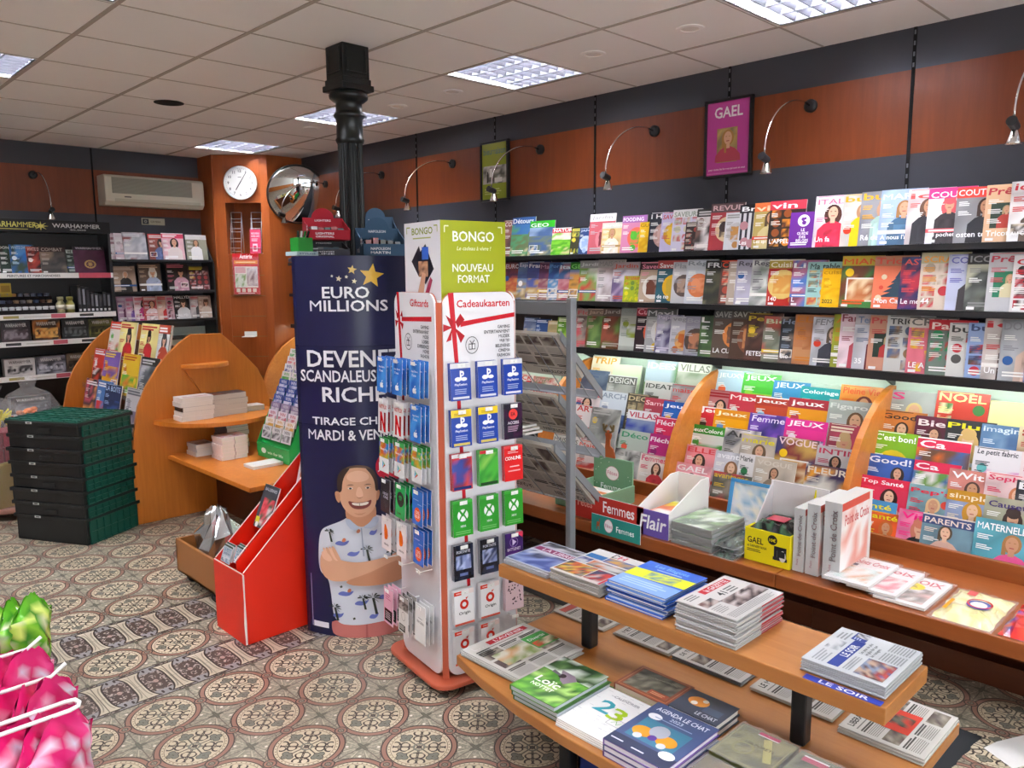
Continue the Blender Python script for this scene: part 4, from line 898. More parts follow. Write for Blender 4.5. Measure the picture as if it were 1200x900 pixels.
# three thick boxed kits stood on end
for k, (ya, yb, h, lab) in enumerate(((1.405,1.452,.27,'nearest the yellow box'),(1.342,1.397,.30,'the middle one of three'),(1.255,1.325,.325,'showing its red and white side'))):
    o = MB(); o.box(3.05,3.35,ya,yb,LG,LG+h,'cfcdca'); s = 'cfcdca'
    c = Cover(.17, 90+k); c.rect(0,0,1,1,'c4c4c4'); c.emit(o, sheet((3.05,yb,LG),(0,-1,0),(0,0,1),(-1,0,0),yb-ya,h))
    c = Cover(5, 95); c.text('Point de Croix',.25,.25,.9,.72,'8a5a62'); c.text('Point',.1,.5,.2,.75,'a87a80'); c.emit(o, sheet((3.05,ya,LG),(0,0,1),(0,1,0),(-1,0,0),h,yb-ya))
    c = Cover(1, 99+k); c.photo(0,0,1,1,['f0ece8','e8a090','f4f0f0','d8c8c0'],6,6,.6); c.rect(0,.9,1,1,'d8503a'); c.rect(.9,0,1,1,'e8e4e0'); c.text('Point de Croix',.1,.7,.9,.84,'c84848',True); c.emit(o, sheet((3.05,ya,LG),(1,0,0),(0,0,1),(0,-1,0),.3,h))
    tag(o.build('boxed_kit', PR), 'grey spined cross stitch box set stood on the ledge, '+lab, 'box set', 'cross stitch box sets')
for k, (xa, xb, ya, yb, ti, cols, lab) in enumerate(((2.985,3.30,1.115,1.29,'Points Croix',['ece4e0','d89a6a','c8dcd8','f0ece8'],'with an orange strip, beside the grey box sets'),(3.0,3.315,1.02,1.205,'Croix',['f0e8e8','d86a7a','e8dcd8','c8b0a8'],'with a pink picture, between two others'),(2.995,3.31,.915,1.10,'CROIX',['e0d8d4','5a4a44','a89088','e8b0a8'],'with a yellow oval sticker'))):
    z = LG+.002+.014*(2-k) if k != 1 else LG+.012
    z = LG+(.03,.016,.002)[k]
    o = empty('wrapped_magazine', 'needlework magazine in clear film '+lab, 'magazine', ((xa+xb)/2,(ya+yb)/2,z), 0, 'wrapped needlework magazines')
    q = WB(o); q.box(xa,xb,ya,yb,z,z+.011,'e0dcd8'); c = Cover((yb-ya)/(xb-xa), 110+k); c.rect(0,0,1,1,'e8e4e4'); c.photo(.1,.08,.9,.6,cols,6,5,.5); c.text(ti,.1,.74,.92,.9,'c8485a',True)
    if k == 0: c.rect(.12,.62,.3,.7,'3a3a5a')
    if k == 2: c.ell(.42,.62,.13,'f0d018',1.1); c.lines(.3,.58,.54,.66,3,'6a4a20')
    flat_print(c, q, xa,xb,ya,yb,z+.011); q.build('pages', PR, o)
    q = WB(o); bag_mesh(q, xa-.012,xb+.012,ya-.015,yb+.012,z+.0114,.0025,['ffffff'],k+7,crease=.9); q.build('film', M_FILM, o)
o = empty('toy_packet', 'pale yellow soft toy packet in clear film lying on the ledge', 'packet', (3.15,.79,LG))
q = WB(o); bag_mesh(q, 2.98,3.31,.70,.885,LG,.022,['e8dc98','ece4b4','e0d488','f0e8c0'],3); c = Cover(.6, 1); c.ell(.62,.5,.16,'3a4a98'); c.ell(.62,.5,.11,'f0ece8'); c.ring(.62,.55,.17,.03,'c83a48'); c.rect(.2,.78,.4,.95,'d85a58'); c.rect(.02,.1,.1,.5,'e89a20'); flat_print(c, q, 3.0,3.28,.72,.87,LG+.024); q.build('contents', PC, o)
q = WB(o); bag_mesh(q, 2.965,3.325,.69,.895,LG+.0006,.027,['ffffff'],4,crease=.5); q.build('film', M_FILM, o)
o = empty('toy_packet', 'red and blue soft toy packet lying on the ledge at the street end', 'packet', (3.15,.57,LG))
q = WB(o); bag_mesh(q, 2.98,3.31,.48,.675,LG,.04,['d8342c','e04a38','b82a34','4a4a98','d83a30'],6); q.build('contents', PC, o)

# ------------------------------------------------------------------ grey newspaper stand
t = empty('newspaper_stand', 'grey metal newspaper stand with sloping trays before the wall racks', 'newspaper stand', (2.78,2.8,0))
for y in (2.43,3.27):
    q = WB(t); q.box(2.735,2.775,y-.016,y+.016,.02,1.487); q.build('post', M_GREY, t, bevel=.004)
q = WB(t); q.box(2.745,2.765,2.446,3.254,1.405,1.47); q.build('top_rail', M_GREY, t, bevel=.003)
q = WB(t); q.box(2.71,3.1,2.40,3.30,.001,.05); q.build('base_plate', mat('dark_grey_steel', '5a5d60', .4, .3), t, bevel=.004)
TR = [((2.70,1.325),(2.975,1.0)),((2.69,1.035),(3.0,.70)),((2.66,.80),(3.01,.43))]
for k, ((xa, za), (xb, zb)) in enumerate(TR):
    q = WB(t)
    for y in (2.5,2.66,2.84,3.03,3.2): q.tube([(xa,y,za-.015),(xb,y,zb-.015)], .003, 6)
    q.prism([(xb,zb-.016),(xb+.012,zb-.008),(xb+.03,zb+.02),(xb+.026,zb+.022),(xb+.008,zb-.004),(xb-.002,zb-.012)], 1, 2.46, 3.24); q.build('tray', M_GREY, t)
    for y in (2.446,3.25):
        q = WB(t); q.prism([(xa,za+.012),(xb+.03,zb+.03),(xb+.03,zb-.02),(xa,za-.03)], 1, y-.003, y+.006); q.build('bracket', M_GREY, t)
def news_cover(seed, title, tcol='1a1a1a', band=None, tone='d9d5cc', asp=.72, pics=('8a8070','5a4a48','b8b0a0')):
    c = Cover(asp, seed); r = c.r; c.rect(0,0,1,1,tone)
    if band: c.rect(.05,.84,.95,.95,band)
    c.text(title,.08,.855,.92,.94,tcol)
    c.lines(.06,.79,.94,.82,1,'8a8680')
    for i in range(3):
        for j in range(3):
            x, y = .05+i*.31, .06+j*.245
            if r.random() < .38: c.photo(x,y,x+.28,y+.2,list(pics),4,3,.6)
            else: c.lines(x,y+.15,x+.28,y+.21,2,'55514c',.2,.7); c.lines(x,y,x+.28,y+.14,6,'a5a098',.08,.45)
    return c
for k, ((xa, za), (xb, zb)) in enumerate(TR):
    for j in range(2):
        ya, yb = 2.47+j*.385, 2.845+j*.385
        L = math.hypot(xb-xa, zb-za)*(1 if k == 2 else .7); ang = math.atan2(za-zb, xb-xa)
        for n in range(3 if k < 3 else 2):
            q = MB(); q.box(0,L-.01,0,yb-ya,.0006+n*.006,.0056+n*.006,'cac4b8')
            news_cover(200+k*9+j*3+n, ('LE QUOTIDIEN','LA LIBRE','LE JOUR')[n], asp=1.1, tone='cfc9be').emit(q, sheet((0,yb-ya,.0056+n*.006),(0,-1,0),(1,0,0),(0,0,1),yb-ya,L-.01))
            news_cover(300+k*9+j*3+n, 'LE QUOTIDIEN', asp=1.1, tone='cfc9be').emit(q, sheet((0,0,.0006+n*.006),(0,1,0),(1,0,0),(0,0,-1),yb-ya,L-.01))
            o = q.build('newspaper', PM); o.location = (xa-.005,ya,za-.009); o.rotation_euler = (0, ang, 0)
            tag(o, 'newspaper on the %s tray of the grey stand, %s pile, %s from the top' % (ORD[k], ('near','far')[j], ORD[(2 if k < 3 else 1)-n]), 'newspaper', 'newspapers on the grey stand')
for k in range(3):
    q = MB(); q.box(2.62+.006*k,2.74,2.60+.02*k,2.83,.895+.013*k-.06,.9055+.013*k-.06,'eceae4'); news_cover(400+k,'INFO').emit(q, sheet((2.62+.006*k,2.83,.9055+.013*k-.06),(0,-1,0),(1,0,0),(0,0,1),.23-.02*k,.12-.006*k)); tag(q.build('leaflet_bundle', PM), 'white leaflet bundle lying at the head of the third tray, %s from the top' % ORD[2-k], 'leaflets', 'white leaflets on the grey stand')

# ------------------------------------------------------------------ back wall: black games display
BX0, BX1 = .55, 2.42
t = empty('games_display', 'tall black shop display of fantasy wargame books, paints and boxes', 'display', (1.5,7.75,0))
q = WB(t); q.box(BX0,BX1,7.87,7.9,0,2.07); q.box(BX1-.02,BX1,7.6,7.87,0,2.07); q.box(BX0,BX0+.02,7.6,7.87,0,2.07); q.build('carcass', M_SHELF, t)
q = WB(t); q.box(BX0,BX1,7.585,7.87,1.975,2.075,'0f0f11')
c = Cover(9.6, 1); c.text('WARHAMMER',.02,.35,.26,.8,'c9c060',True); c.star(.28,.5,.4,'c9c060',8,.3); c.lines(.06,.14,.22,.26,1,'b0a850'); c.text('WARHAMMER',.34,.4,.6,.75,'d0d0d0',True); c.text('40,000',.43,.15,.52,.32,'a8a8a8',True)
f0 = sheet((1.47,7.585,1.975),(1,0,0),(0,0,1),(0,-1,0),1.45,.1); c.emit(q, f0); q.build('header', PR, t)
for k, (z, txt) in enumerate(((1.63,'PEINTURES ET MARCHANDISES'),(1.287,''),(1.062,''),(.772,''),(.45,''))):
    q = WB(t); q.box(BX0+.02,BX1-.02,7.6,7.87,z-.02,z-.001); q.build('shelf', M_SHELF, t)
    q = WB(t); q.box(BX0+.02,BX1-.02+(.02 if k < 2 else 0),7.59,7.6,z-.04,z+.004,'e6e4e0'); c = Cover(20, k)
    if txt: c.text(txt,.14,.25,.62,.7,'3a3a3a'); c.rect(.72,.0,1,1,'c05060')
    else: c.rect(.08,.25,.2,.75,'a89a5a' if k % 2 else '3a3a3a'); c.lines(.24,.3,.5,.65,1,'c8c4bc'); c.rect(.46,.1,.58,.9,'c05a68'); c.rect(.7,.25,.82,.75,'3a3a3a')
    c.emit(q, sheet((1.47,7.59,z-.04),(1,0,0),(0,0,1),(0,-1,0),.93,.044)); q.build('price_strip', PR, t)
GW = """1.515|.235|ph|5a1c24,8a3a40,3a1418|WAR|d8d0c8||maroon wargame magazine|
1.575|.235|ph|24362c,1c241e,4a6a58|DONJONS|ecece4||dark green wargame magazine|
1.655|.24|ph|2a6ab8,3a4a3a,5a9ad8|WHITE DWARF|c8e0f4||blue wargame magazine with a green figure|
1.775|.225|ph|a03a30,2c2020,c86048|WHITE DWARF|f0d0c8||brick red wargame magazine|
1.875|.225|ph|54504c,3a3a3c,8a7a6a|COMBAT|b8b0a8|3c2a2a|grey wargame rule book|
2.075|.205|ph|2a3430,5a6a60,8aa098|ELF|b8c8c0||narrow dark wargame book|
2.135|.235|bx|5c2a48,b89858,4a2038|WARHAMMER|d8d0d8||purple wargame book with a gold emblem|"""
_p = paint
def paint(style, cols, title, tc, tb, bt, seed, asp=.76):
    if style != 'bx': return _p(style, cols, title, tc, tb, bt, seed, asp)
    c = Cover(asp, seed); c.photo(0,0,1,1,[cols[0],cols[2],cols[0]]); c.rect(0,.86,1,1,'2a2428'); c.text(title,.08,.89,.92,.97,tc,True); c.ell(.5,.33,.16,cols[1],1.3); c.ell(.5,.33,.11,cols[2],1.3); c.star(.5,.33,.13,cols[1],8,.4); return c
put_row(GW, lambda k, _: ((k,7.66,1.633), 'wargame books on the black display', 'on the top shelf of the black display'), 0, 3, 8, '', '', 1, .26)
# paint rack and pots
t = empty('paint_rack', 'dark stepped rack of miniature paint pots on the second display shelf', 'rack', (1.75,7.72,1.288))
q = WB(t)
for k in range(3): q.box(1.5,1.96,7.64+.07*k,7.71+.07*k,1.288,1.30+.055*k,'2a1c24'); q.box(1.5,1.96,7.635+.07*k,7.64+.07*k,1.288,1.325+.055*k,'1a1216')
q.build('steps', PM, t)
r = random.Random(5); PCs = ['c8c8cc','4a5a7a','7a8298','a88a68','c89858','5a6a88','8a8a90','3a3a4a','b8a890','6a4a3a']
for k in range(3):
    for n in range(9):
        o = MB(); col = r.choice(PCs); o.lathe([(.0,0),(.02,0),(.021,.03),(.018,.036),(.0225,.037),(.0225,.05),(0,.052)], 12, (0,0,0), col if k else 'd8d8d8')
        b = o.build('paint_pot', PR, None, (1.53+.05*n, 7.672+.07*k, 1.3005+.055*k), smooth=True); tag(b, 'small round paint pot in the %s row of the stepped rack, %s along' % (('front','middle','back')[k], ORD[n]), 'paint pot', 'paint pots in the stepped rack')
for k, x in enumerate((2.0,2.075)):
    o = MB(); o.lathe([(0,0),(.034,0),(.036,.01),(.036,.08),(.022,.1),(.02,.11),(.026,.112),(.026,.14),(0,.142)], 14, col=('a8a078','8a8440')[k]); o.lathe([(.0365,.03),(.0365,.07)], 14, col='e0dcc8')
    tag(o.build('spray_bottle', PR, None, (x,7.68,1.289), smooth=True), 'round hobby glue bottle beside the stepped paint rack, '+('with the paler body' if k == 0 else 'with the olive body'), 'bottle', 'hobby bottles')
for k in range(2):
    o = MB(); o.box(1.48+.1*k,1.565+.1*k,7.80,7.86,1.46,1.55,'d8b82c'); o.box(1.49+.1*k,1.555+.1*k,7.799,7.80,1.475,1.53,'b8901c'); o.box(1.48+.1*k,1.565+.1*k,7.79,7.862,1.40+.0,1.46,'c8a824')
    tag(o.build('hobby_box', PR), 'yellow hobby tool box behind the paint pots, '+('with the rack post beside it' if k else 'nearer the shop front'), 'box', 'yellow hobby boxes')
for k in range(8):
    x = 2.13+.034*k; h = .235-.01*(k % 3)-.06*(k > 2); o = MB(); o.box(x,x+.03,7.64,7.84,1.289,1.289+h,('17181b','1f2024','26272c')[k % 3]); o.box(x+.006,x+.024,7.639,7.64,1.289+h*.3,1.289+h*.9,('5a5a60','8a8a90','3c3c42')[k % 3]); o.box(x+.006,x+.024,7.639,7.64,1.30,1.32,'d8d8d8')
    tag(o.build('blister_pack', PR), 'upright black hobby pack on the second display shelf, %s along' % ORD[k], 'pack', 'black hobby packs')
BXS = [(1.53,.215,.17,1.063,['2a2226','4a3a40','8a8088'],'with pale lettering and tanks','on the third'),(1.76,.21,.175,1.063,['3a2a22','c87830','e8b060'],'with an orange battle scene','on the third'),(1.985,.21,.17,1.063,['26282a','3a3e40','6a7072'],'with grey vehicles','on the third'),(2.2,.2,.165,1.063,['4a4a28','7a7840','2a2a1c'],'with an olive scene','on the third'),
  (1.53,.225,.145,.773,['c8c2c0','d8d4d0','4a4648'],'pale, with a row of figures','on the fourth'),(1.765,.225,.15,.773,['9a9aa4','3a3a40','c0c0c8'],'grey, with dark riders','on the fourth'),(2.0,.2,.16,.773,['4a3a34','7a6a5a','2a2422'],'brown, with figures','on the fourth'),
  (1.55,.3,.14,.451,['2a2c30','5a6068','8a9098'],'with white lettering','on the lowest')]
for k, (x, w, h, z, cs, a, b) in enumerate(BXS):
    o = MB(); o.box(x,x+w,7.64,7.74,z,z+h,cs[0]); c = Cover(w/h, 500+k); c.photo(0,0,1,1,[cs[0],cs[0],cs[1]],6,4,.4); c.photo(.08,.12,.92,.6,[cs[1],cs[2],cs[0],cs[2]],8,4,.9)
    for n in range(5): c.ell(.14+.18*n,.35,.09,cs[2] if k != 4 else '3a3638',.7)
    c.text('WARHAMMER',.14,.72,.86,.9,'d8d4d0' if k != 4 else '5a4a4a',True); c.emit(o, sheet((x,7.64,z),(1,0,0),(0,0,1),(0,-1,0),w,h)); tag(o.build('game_box', PR, bevel=.002), 'wargame kit box %s, %s display shelf' % (a, b), 'box', 'wargame kit boxes')

# magazine shelves under the air conditioner
t = empty('magazine_shelf', 'black magazine shelf unit under the air conditioner', 'shelf', (2.9,7.75,0))
for x in (2.425,3.36):
    q = WB(t); q.prism([(7.62,1.0),(7.89,1.0),(7.89,1.98),(7.84,1.98),(7.62,1.72)], 0, x-.008, x+.008); q.build('side_panel', M_SHELF, t)
for z in (1.75,1.46,1.19):
    q = WB(t); q.box(2.43,3.355,7.62,7.89,z-.016,z-.001); q.box(2.43,3.355,7.612,7.62,z-.018,z+.004); q.build('shelf', M_SHELF, t)
q = WB(t); q.box(2.43,3.355,7.60,7.89,1.0,1.02); q.build('bottom_board', M_SHELF, t)
for T0, z, nm in ((W2A,1.75,'top'),(W2B,1.46,'middle'),(W2C,1.19,'lowest')):
    put_row(T0, lambda k, _, z=z, nm=nm: ((k,7.66,z+.003), 'magazines on the %s shelf by the games display' % nm, 'on the %s shelf below the air conditioner' % nm), 0, 3, 8, '', '', 1, .21, 3.345)
# air conditioner
t = empty('air_conditioner', 'cream split air conditioner mounted on the cherry band of the back wall', 'air conditioner', (2.89,7.9,2.25))
def ww(m, x0, x1, pr): m.prism(pr, 0, x0, x1); return m
q = WB(t); ww(q, 2.44,3.34,[(7.9,2.24),(7.74,2.24),(7.70,2.275),(7.695,2.33),(7.70,2.49),(7.73,2.51),(7.9,2.51)]); q.build('casing', M_CREAM, t, bevel=.008)
q = WB(t); q.box(2.50,3.22,7.692,7.697,2.345,2.485,'8f9084')
for k in range(14): q.box(2.50,3.22,7.689,7.692,2.35+.0098*k,2.3545+.0098*k,'a9aa9c')
q.build('grille', PM, t)
q = WB(t); q.prism([(7.698,2.275),(7.694,2.30),(7.70,2.30),(7.72,2.262)], 0, 2.52, 3.30, 'c8c5b2'); q.build('louvre_flap', PM, t)
q = WB(t); q.box(2.52,3.30,7.738,7.74,2.243,2.252,'4a4a44'); q.box(2.60,2.66,7.6915,7.6925,2.312,2.322,'5a5a5a'); q.build('badge', PM, t)
t = empty('wall_plaque', 'small beige plaque with a camera symbol below the air conditioner', 'sign', (2.91,7.897,2.115))
q = WB(t); q.box(2.805,3.02,7.89,7.899,2.085,2.148,'b8b29a'); c = Cover(3.4, 3); c.rect(.01,.03,.99,.97,'c6c0a8'); c.rect(.04,.12,.3,.88,'3a3c40'); c.ell(.17,.5,.22,'a8a89c'); c.ell(.17,.5,.1,'3a3c40'); c.text('CAMERA',.38,.36,.94,.64,'6a675a'); c.emit(q, sheet((2.805,7.89,2.085),(1,0,0),(0,0,1),(0,-1,0),.215,.063)); q.build('plate', PR, t)

# ------------------------------------------------------------------ corner cabinet, clock, mirror
A, B = Vector((3.39,7.585,0)), Vector((3.774,7.241,0)); LU = (B-A).length; ang = math.atan2(B.y-A.y, B.x-A.x)
t = empty('corner_cabinet', 'tall angled cherry wood corner cabinet with an open niche', 'cabinet', (3.39,7.585,0), ang)
def LB(nm, m, bx, bevel=.002, par=None):
    q = MB(); q.box(*bx); return q.build(nm, m, par or t, bevel=bevel)
LB('stile', WD_PILLAR, (0,.1,0,.03,0,2.752)); LB('stile', WD_PILLAR, (LU-.075,LU,0,.03,0,2.752)); LB('head_panel', WD_PILLAR, (.1,LU-.075,0,.03,2.30,2.752))
LB('niche_back', WD_PILLAR, (.1,LU-.075,.27,.29,1.80,2.32)); LB('niche_side', WD_PILLAR, (.085,.1,.03,.27,1.80,2.32)); LB('niche_side', WD_PILLAR, (LU-.075,LU-.06,.03,.27,1.80,2.32)); LB('niche_floor', WD_PILLAR, (.1,LU-.075,.03,.27,1.795,1.815))
q = MB()
for k in range(9): q.box(.1,LU-.075,.004,.03,1.80-.2*(k+1)+.005,1.80-.2*k)
q.box(.1,LU-.075,.018,.03,0,1.8); q.build('slat_panel', WD_PILLAR, t)
M_RAIL = mat('bronze_rail', '8a6a4a', .4, .4)
for k in range(1, 9): LB('slat_rail', M_RAIL, (.1,LU-.075,.0035,.012,1.80-.2*k,1.80-.2*k+.006), 0)
cI = Matrix.Translation(t.location) @ Matrix.Rotation(ang, 4, 'Z'); cI = cI.inverted()
q = MB(); q.T = cI; q.box(3.376,3.39,7.585,7.9,0,2.752); q.build('side_panel', WD_PILLAR, t)
q = MB(); q.T = cI; q.box(3.774,4.149,7.241,7.26,0,2.752); q.build('side_panel', WD_PILLAR, t)
def cab(u, d, z): p = A+(B-A).normalized()*u+Vector((math.sin(ang),-math.cos(ang),0))*d; return (p.x, p.y, z)
t = empty('wall_clock', 'round white wall clock with black numerals on the corner cabinet', 'clock', cab(.262,.001,2.485), ang)
q = MB(); q.T = Matrix.Rotation(R(90), 4, 'X'); q.lathe([(0,0),(.155,0),(.158,.012),(.158,.035),(.146,.038),(.144,.03),(0,.03)], 40, col='e4e4e0'); q.build('case', PR, t, smooth=False)
c = Cover(1, 2); c.ell(.5,.5,.5,'e9e9e4',n=40)
for k in range(12):
    a = R(90-30*k); c.text(str(k or 12),.5+.39*math.cos(a)-.06,.5+.39*math.sin(a)-.045,.5+.39*math.cos(a)+.06,.5+.39*math.sin(a)+.045,'3a3a3a',al='c')
for k in range(60): a = R(6*k); c.line([(.5+.455*math.cos(a),.5+.455*math.sin(a)),(.5+.475*math.cos(a),.5+.475*math.sin(a))],.008,'4a4a4a')
c.lines(.44,.66,.56,.7,1,'6a6a6a',0); q = MB(); c.emit(q, sheet((-.144,-.0305,-.144),(1,0,0),(0,0,1),(0,-1,0),.288,.288)); dl = q.build('dial', PR, t)
for nm, a, L, w in (('hour_hand',-122,.08,.007),('minute_hand',58,.12,.005)):
    q = MB(); q.T = Matrix.Translation((0,-.034,0)) @ Matrix.Rotation(-R(a), 4, 'Y'); q.box(-.02,L,-.001,.001,-w/2,w/2,'16161a'); q.build(nm, PR, dl)
# wire racks in the niche
M_WIRE = mat('bright_wire', 'c6c8c8', .3, .2)
for k, (u, lab) in enumerate(((.115,'in the cabinet niche toward the air conditioner'),(.31,'in the cabinet niche behind the pink card'))):
    t = empty('wire_rack', 'small chrome wire card rack '+lab, 'rack', cab(u,-.1,1.817), ang, 'wire card racks')
    q = MB()
    for x in (0,.1): q.tube([(x,-.05,0),(x,.02,.40)], .0035, 6); q.tube([(x,.05,.0),(x,.02,.40)], .003, 6)
    for n in range(5): q.tube([(0,-.05+.07*n/4,.02+.1*n*.95),(.1,-.05+.07*n/4,.02+.1*n*.95)], .003, 6)
    for n in range(4): q.tube([(0,-.075+.0175*n,.05+.095*n),(.1,-.075+.0175*n,.05+.095*n)], .003, 6)
    q.build('frame', M_WIRE, t, smooth=True)
    q = MB()
    for x in (0,.1): q.tube([(x,-.05,.0),(x,.05,.0)], .0035, 6)
    q.build('foot', M_WIRE, t)
o = MB(); o.box(-.052,.052,-.004,0,0,.23,'d8466a'); c = Cover(.45, 6); c.rect(0,0,1,1,'d8466a'); c.text('NOUVEAU',.12,.8,.88,.88,'f8e4ea',True); c.text('VOTRE CARTE',.12,.68,.88,.76,'f8e4ea',True); c.lines(.15,.5,.85,.63,3,'f4d0da'); c.rect(.25,.08,.7,.4,'f0d0d8'); c.rect(.32,.14,.6,.32,'d8466a'); c.emit(o, sheet((-.052,-.004,0),(1,0,0),(0,0,1),(0,-1,0),.104,.23))
tag(o.build('card_sign', PR, None, cab(.36,-.028,1.817), (R(-6),0,ang)), 'pink printed card standing in the cabinet niche before a wire rack', 'card')
t = empty('poster_holder', 'red comic poster in a clear wall holder on the cabinet slats', 'poster', cab(.27,.002,1.42), ang)
o = MB(); o.box(-.125,.125,-.012,-.004,0,.395,'c8202c'); c = Cover(.64, 7); c.rect(0,0,1,1,'c8202c'); c.text('Astérix',.26,.87,.76,.985,'ffffff',True,shear=.1); c.rect(.04,.74,.96,.83,'e88a20'); c.lines(.1,.76,.9,.81,1,'f8e0a0',.1); c.rect(.06,.16,.94,.68,'e8e4dc'); c.photo(.07,.17,.5,.5,['d8e0d0','6a9a3a','e8e4dc','a8b898'],6,5,.5); c.photo(.52,.2,.93,.64,['e4e0e4','b8a8b0','d8c8c8','8a6a70'],5,5,.5); c.rect(.08,.52,.48,.66,'d8a8b0')
for k in range(4): c.rect(.1+.21*k,.05,.24+.21*k,.14,'e8d8c8')
c.lines(.15,.01,.85,.035,1,'f8e8e8',.1); c.emit(o, sheet((-.125,-.012,0),(1,0,0),(0,0,1),(0,-1,0),.25,.395)); o.build('print', PR, t)
o = MB(); o.box(-.13,.13,-.02,-.018,-.005,.36); o.box(-.13,.13,-.02,0,-.008,-.005); o.build('clear_pocket', M_CLEAR, t)
t = empty('white_bracket', 'small white shelf bracket clipped to the cabinet slats', 'bracket', cab(.28,.001,1.002), ang)
o = MB(); o.box(-.06,.06,-.1,0,0,.006); o.box(-.06,.06,-.006,0,0,.05); o.build('plate', M_WHITE, t)
# convex mirror
mc = Vector((3.99,7.07,2.375)); d = (Vector((1.0,1.6,.3))-mc).normalized()
t = empty('convex_mirror', 'large round convex security mirror beside the wall clock', 'mirror', mc); t.rotation_euler = d.to_track_quat('Z', 'Y').to_euler()
q = MB(); rs, rm = .62, .285; a1 = math.asin(rm/rs); z0 = rs*math.cos(a1)
q.lathe([(rs*math.sin(a1*(1-i/14)), rs*math.cos(a1*(1-i/14))-z0) for i in range(15)], 48); q.build('mirror_glass', M_MIRROR, t, smooth=True)
q = MB(); q.lathe([(rm-.004,.0),(rm+.003,.002),(rm+.004,-.02),(rm-.02,-.045),(0,-.05)], 48); q.build('rim', M_BLACK, t, smooth=True)
q = MB(); q.T = (Matrix.Translation(mc) @ t.rotation_euler.to_matrix().to_4x4()).inverted(); q.tube([mc+d*-.05, (3.98,7.16,2.35), (3.98,7.24,2.35)], .014, 8); q.build('arm', M_BLACK, t)

# ------------------------------------------------------------------ wooden island with the comic books
IY, FY = 5.24, 6.75
PROF = [(1.705,0),(1.70,.35),(1.722,.6),(1.76,.77),(1.815,.89),(1.90,1.015),(1.965,1.09),(2.05,1.165),(2.13,1.216),(2.335,1.21),(2.40,1.15),(2.50,1.045),(2.585,.95),(2.64,.83),(2.665,.72),(2.66,.62),(2.62,.5),(2.56,.42),(2.525,.3),(2.525,0)]
t = empty('gondola', 'beech veneer island with tall curved end panels and stepped children\'s book racks', 'shop island', (2.1,6.0,0))
for y in (IY, FY):
    q = WB(t); q.prism(PROF, 1, y, y+.03); q.build('end_panel', WD_ISLE, t, bevel=.002)
GT = {1:(1.80,.54),2:(1.88,.76),3:(1.96,.97)}
for k, (x, z) in GT.items():
    q = WB(t); q.box(x-.012,x+.1,IY+.031,FY-.001,z-.016,z-.001); q.box(x-.018,x-.012,IY+.031,FY-.001,z-.016,z+.02); q.build('tier', M_CLEAR if k > 1 else WD_ISLE, t)
q = WB(t); q.prism([(1.84,.1),(2.12,1.12),(2.16,1.12),(2.16,.1)], 1, IY+.031, FY-.001); q.build('core', WD_DARK, t)
q = WB(t); q.box(1.74,1.84,IY+.031,FY-.001,.1,.5); q.build('front_board', WD_ISLE, t)
def half(cx, a, dpt, z, th, nm, m=None):
    q = WB(t); q.prism([(cx+a*math.cos(R(180+k*10)), IY+dpt*math.sin(R(180+k*10))) for k in range(19)][::1], 2, z-th, z); q.build(nm, m or WD_ISLE, t, bevel=.003)
half(2.205,.16,.13,1.02,.025,'small_shelf'); half(2.245,.395,.42,.672,.028,'book_shelf')
q = WB(t); q.prism([(2.06,.99),(2.35,.99),(2.24,.82),(2.17,.82)], 1, IY-.02, IY); q.build('shelf_wedge', WD_ISLE, t)
q = WB(t); q.box(1.925,2.52,4.07,IY,.402,.43); q.build('bench_board', WD_ISLE, t, bevel=.003)
q = WB(t); q.box(2.24,2.50,4.30,IY,.0,.402); q.build('bench_support', WD_DARK, t)
put_row(GO, lambda k, d: ((GT[int(d)][0],k,GT[int(d)][1]+.003), 'children\'s books on the island', 'on the %s tier of the wooden island' % {'3':'top','2':'middle','1':'lowest'}[d]), HPI, 3, 12, '', '', -1, .29, IY+.04, .95)
# books lying in stacks
def flatbook(x0, x1, y0, y1, z, th, cov, col, label, grp, orient='y', page='e9e5dc', ctr=None, rot=0, m=None, name='book', soft=False):
    cx, cyy = (x0+x1)/2, (y0+y1)/2; t = empty(name, label, 'book', (cx,cyy,z), rot, grp)
    def LBk(): b = MB(); b.T = Matrix.Translation((-cx,-cyy,-z)); return b
    e = .001 if soft else .004; k = .0006 if soft else .002
    q = LBk(); q.box(x0+(.001 if orient == 'x' else .0015),x1-e,y0+e,y1-e,z+k,z+th-k,page); q.build('page_block', PM, t)
    q = LBk(); q.box(x0,x1,y0,y1,z,z+k,col); q.box(x0,x1,y0,y1,z+th-k,z+th,col)
    if orient == 'y': q.box(x0,x1,y1-k,y1,z+k,z+th-k,col)
    else: q.box(x0,x0+k,y0,y1,z+k,z+th-k,col)
    if cov: flat_print(cov, q, x0, x1, y0, y1, z+th, orient)
    q.build('cover', m or PR, t); return t
def plainbook(seed, asp, col, c2, title='', tc='3a3a3a'):
    c = Cover(asp, seed); c.rect(0,0,1,1,col); c.photo(.12,.12,.88,.55,[c2,col,c2],4,3,.4)
    if title: c.text(title,.12,.66,.88,.84,tc,True)
    return c
ST = [('first', 1.955,5.03,.21,.135,[('f0ece8','c8a8a0'),('ece8e2','b8b0a8'),('28282c','b82838'),('f0ece4','d8c8b8'),('f2eeea','b89a90')]),
      ('second',2.115,5.06,.16,.13,[('4a3430','a85048'),('e0dcd4','8a8078'),('d8d4cc','a8a098'),('dcd8d0','a09890')]),
      ('third', 2.265,5.07,.15,.13,[('3a3a48','6a6070'),('4a4450','8a8088'),('dcd8d2','a8a49c'),('e0dcd4','a8a098')]),
      ('last', 2.43,5.10,.13,.11,[('ece8e2','c8b8a8')])]
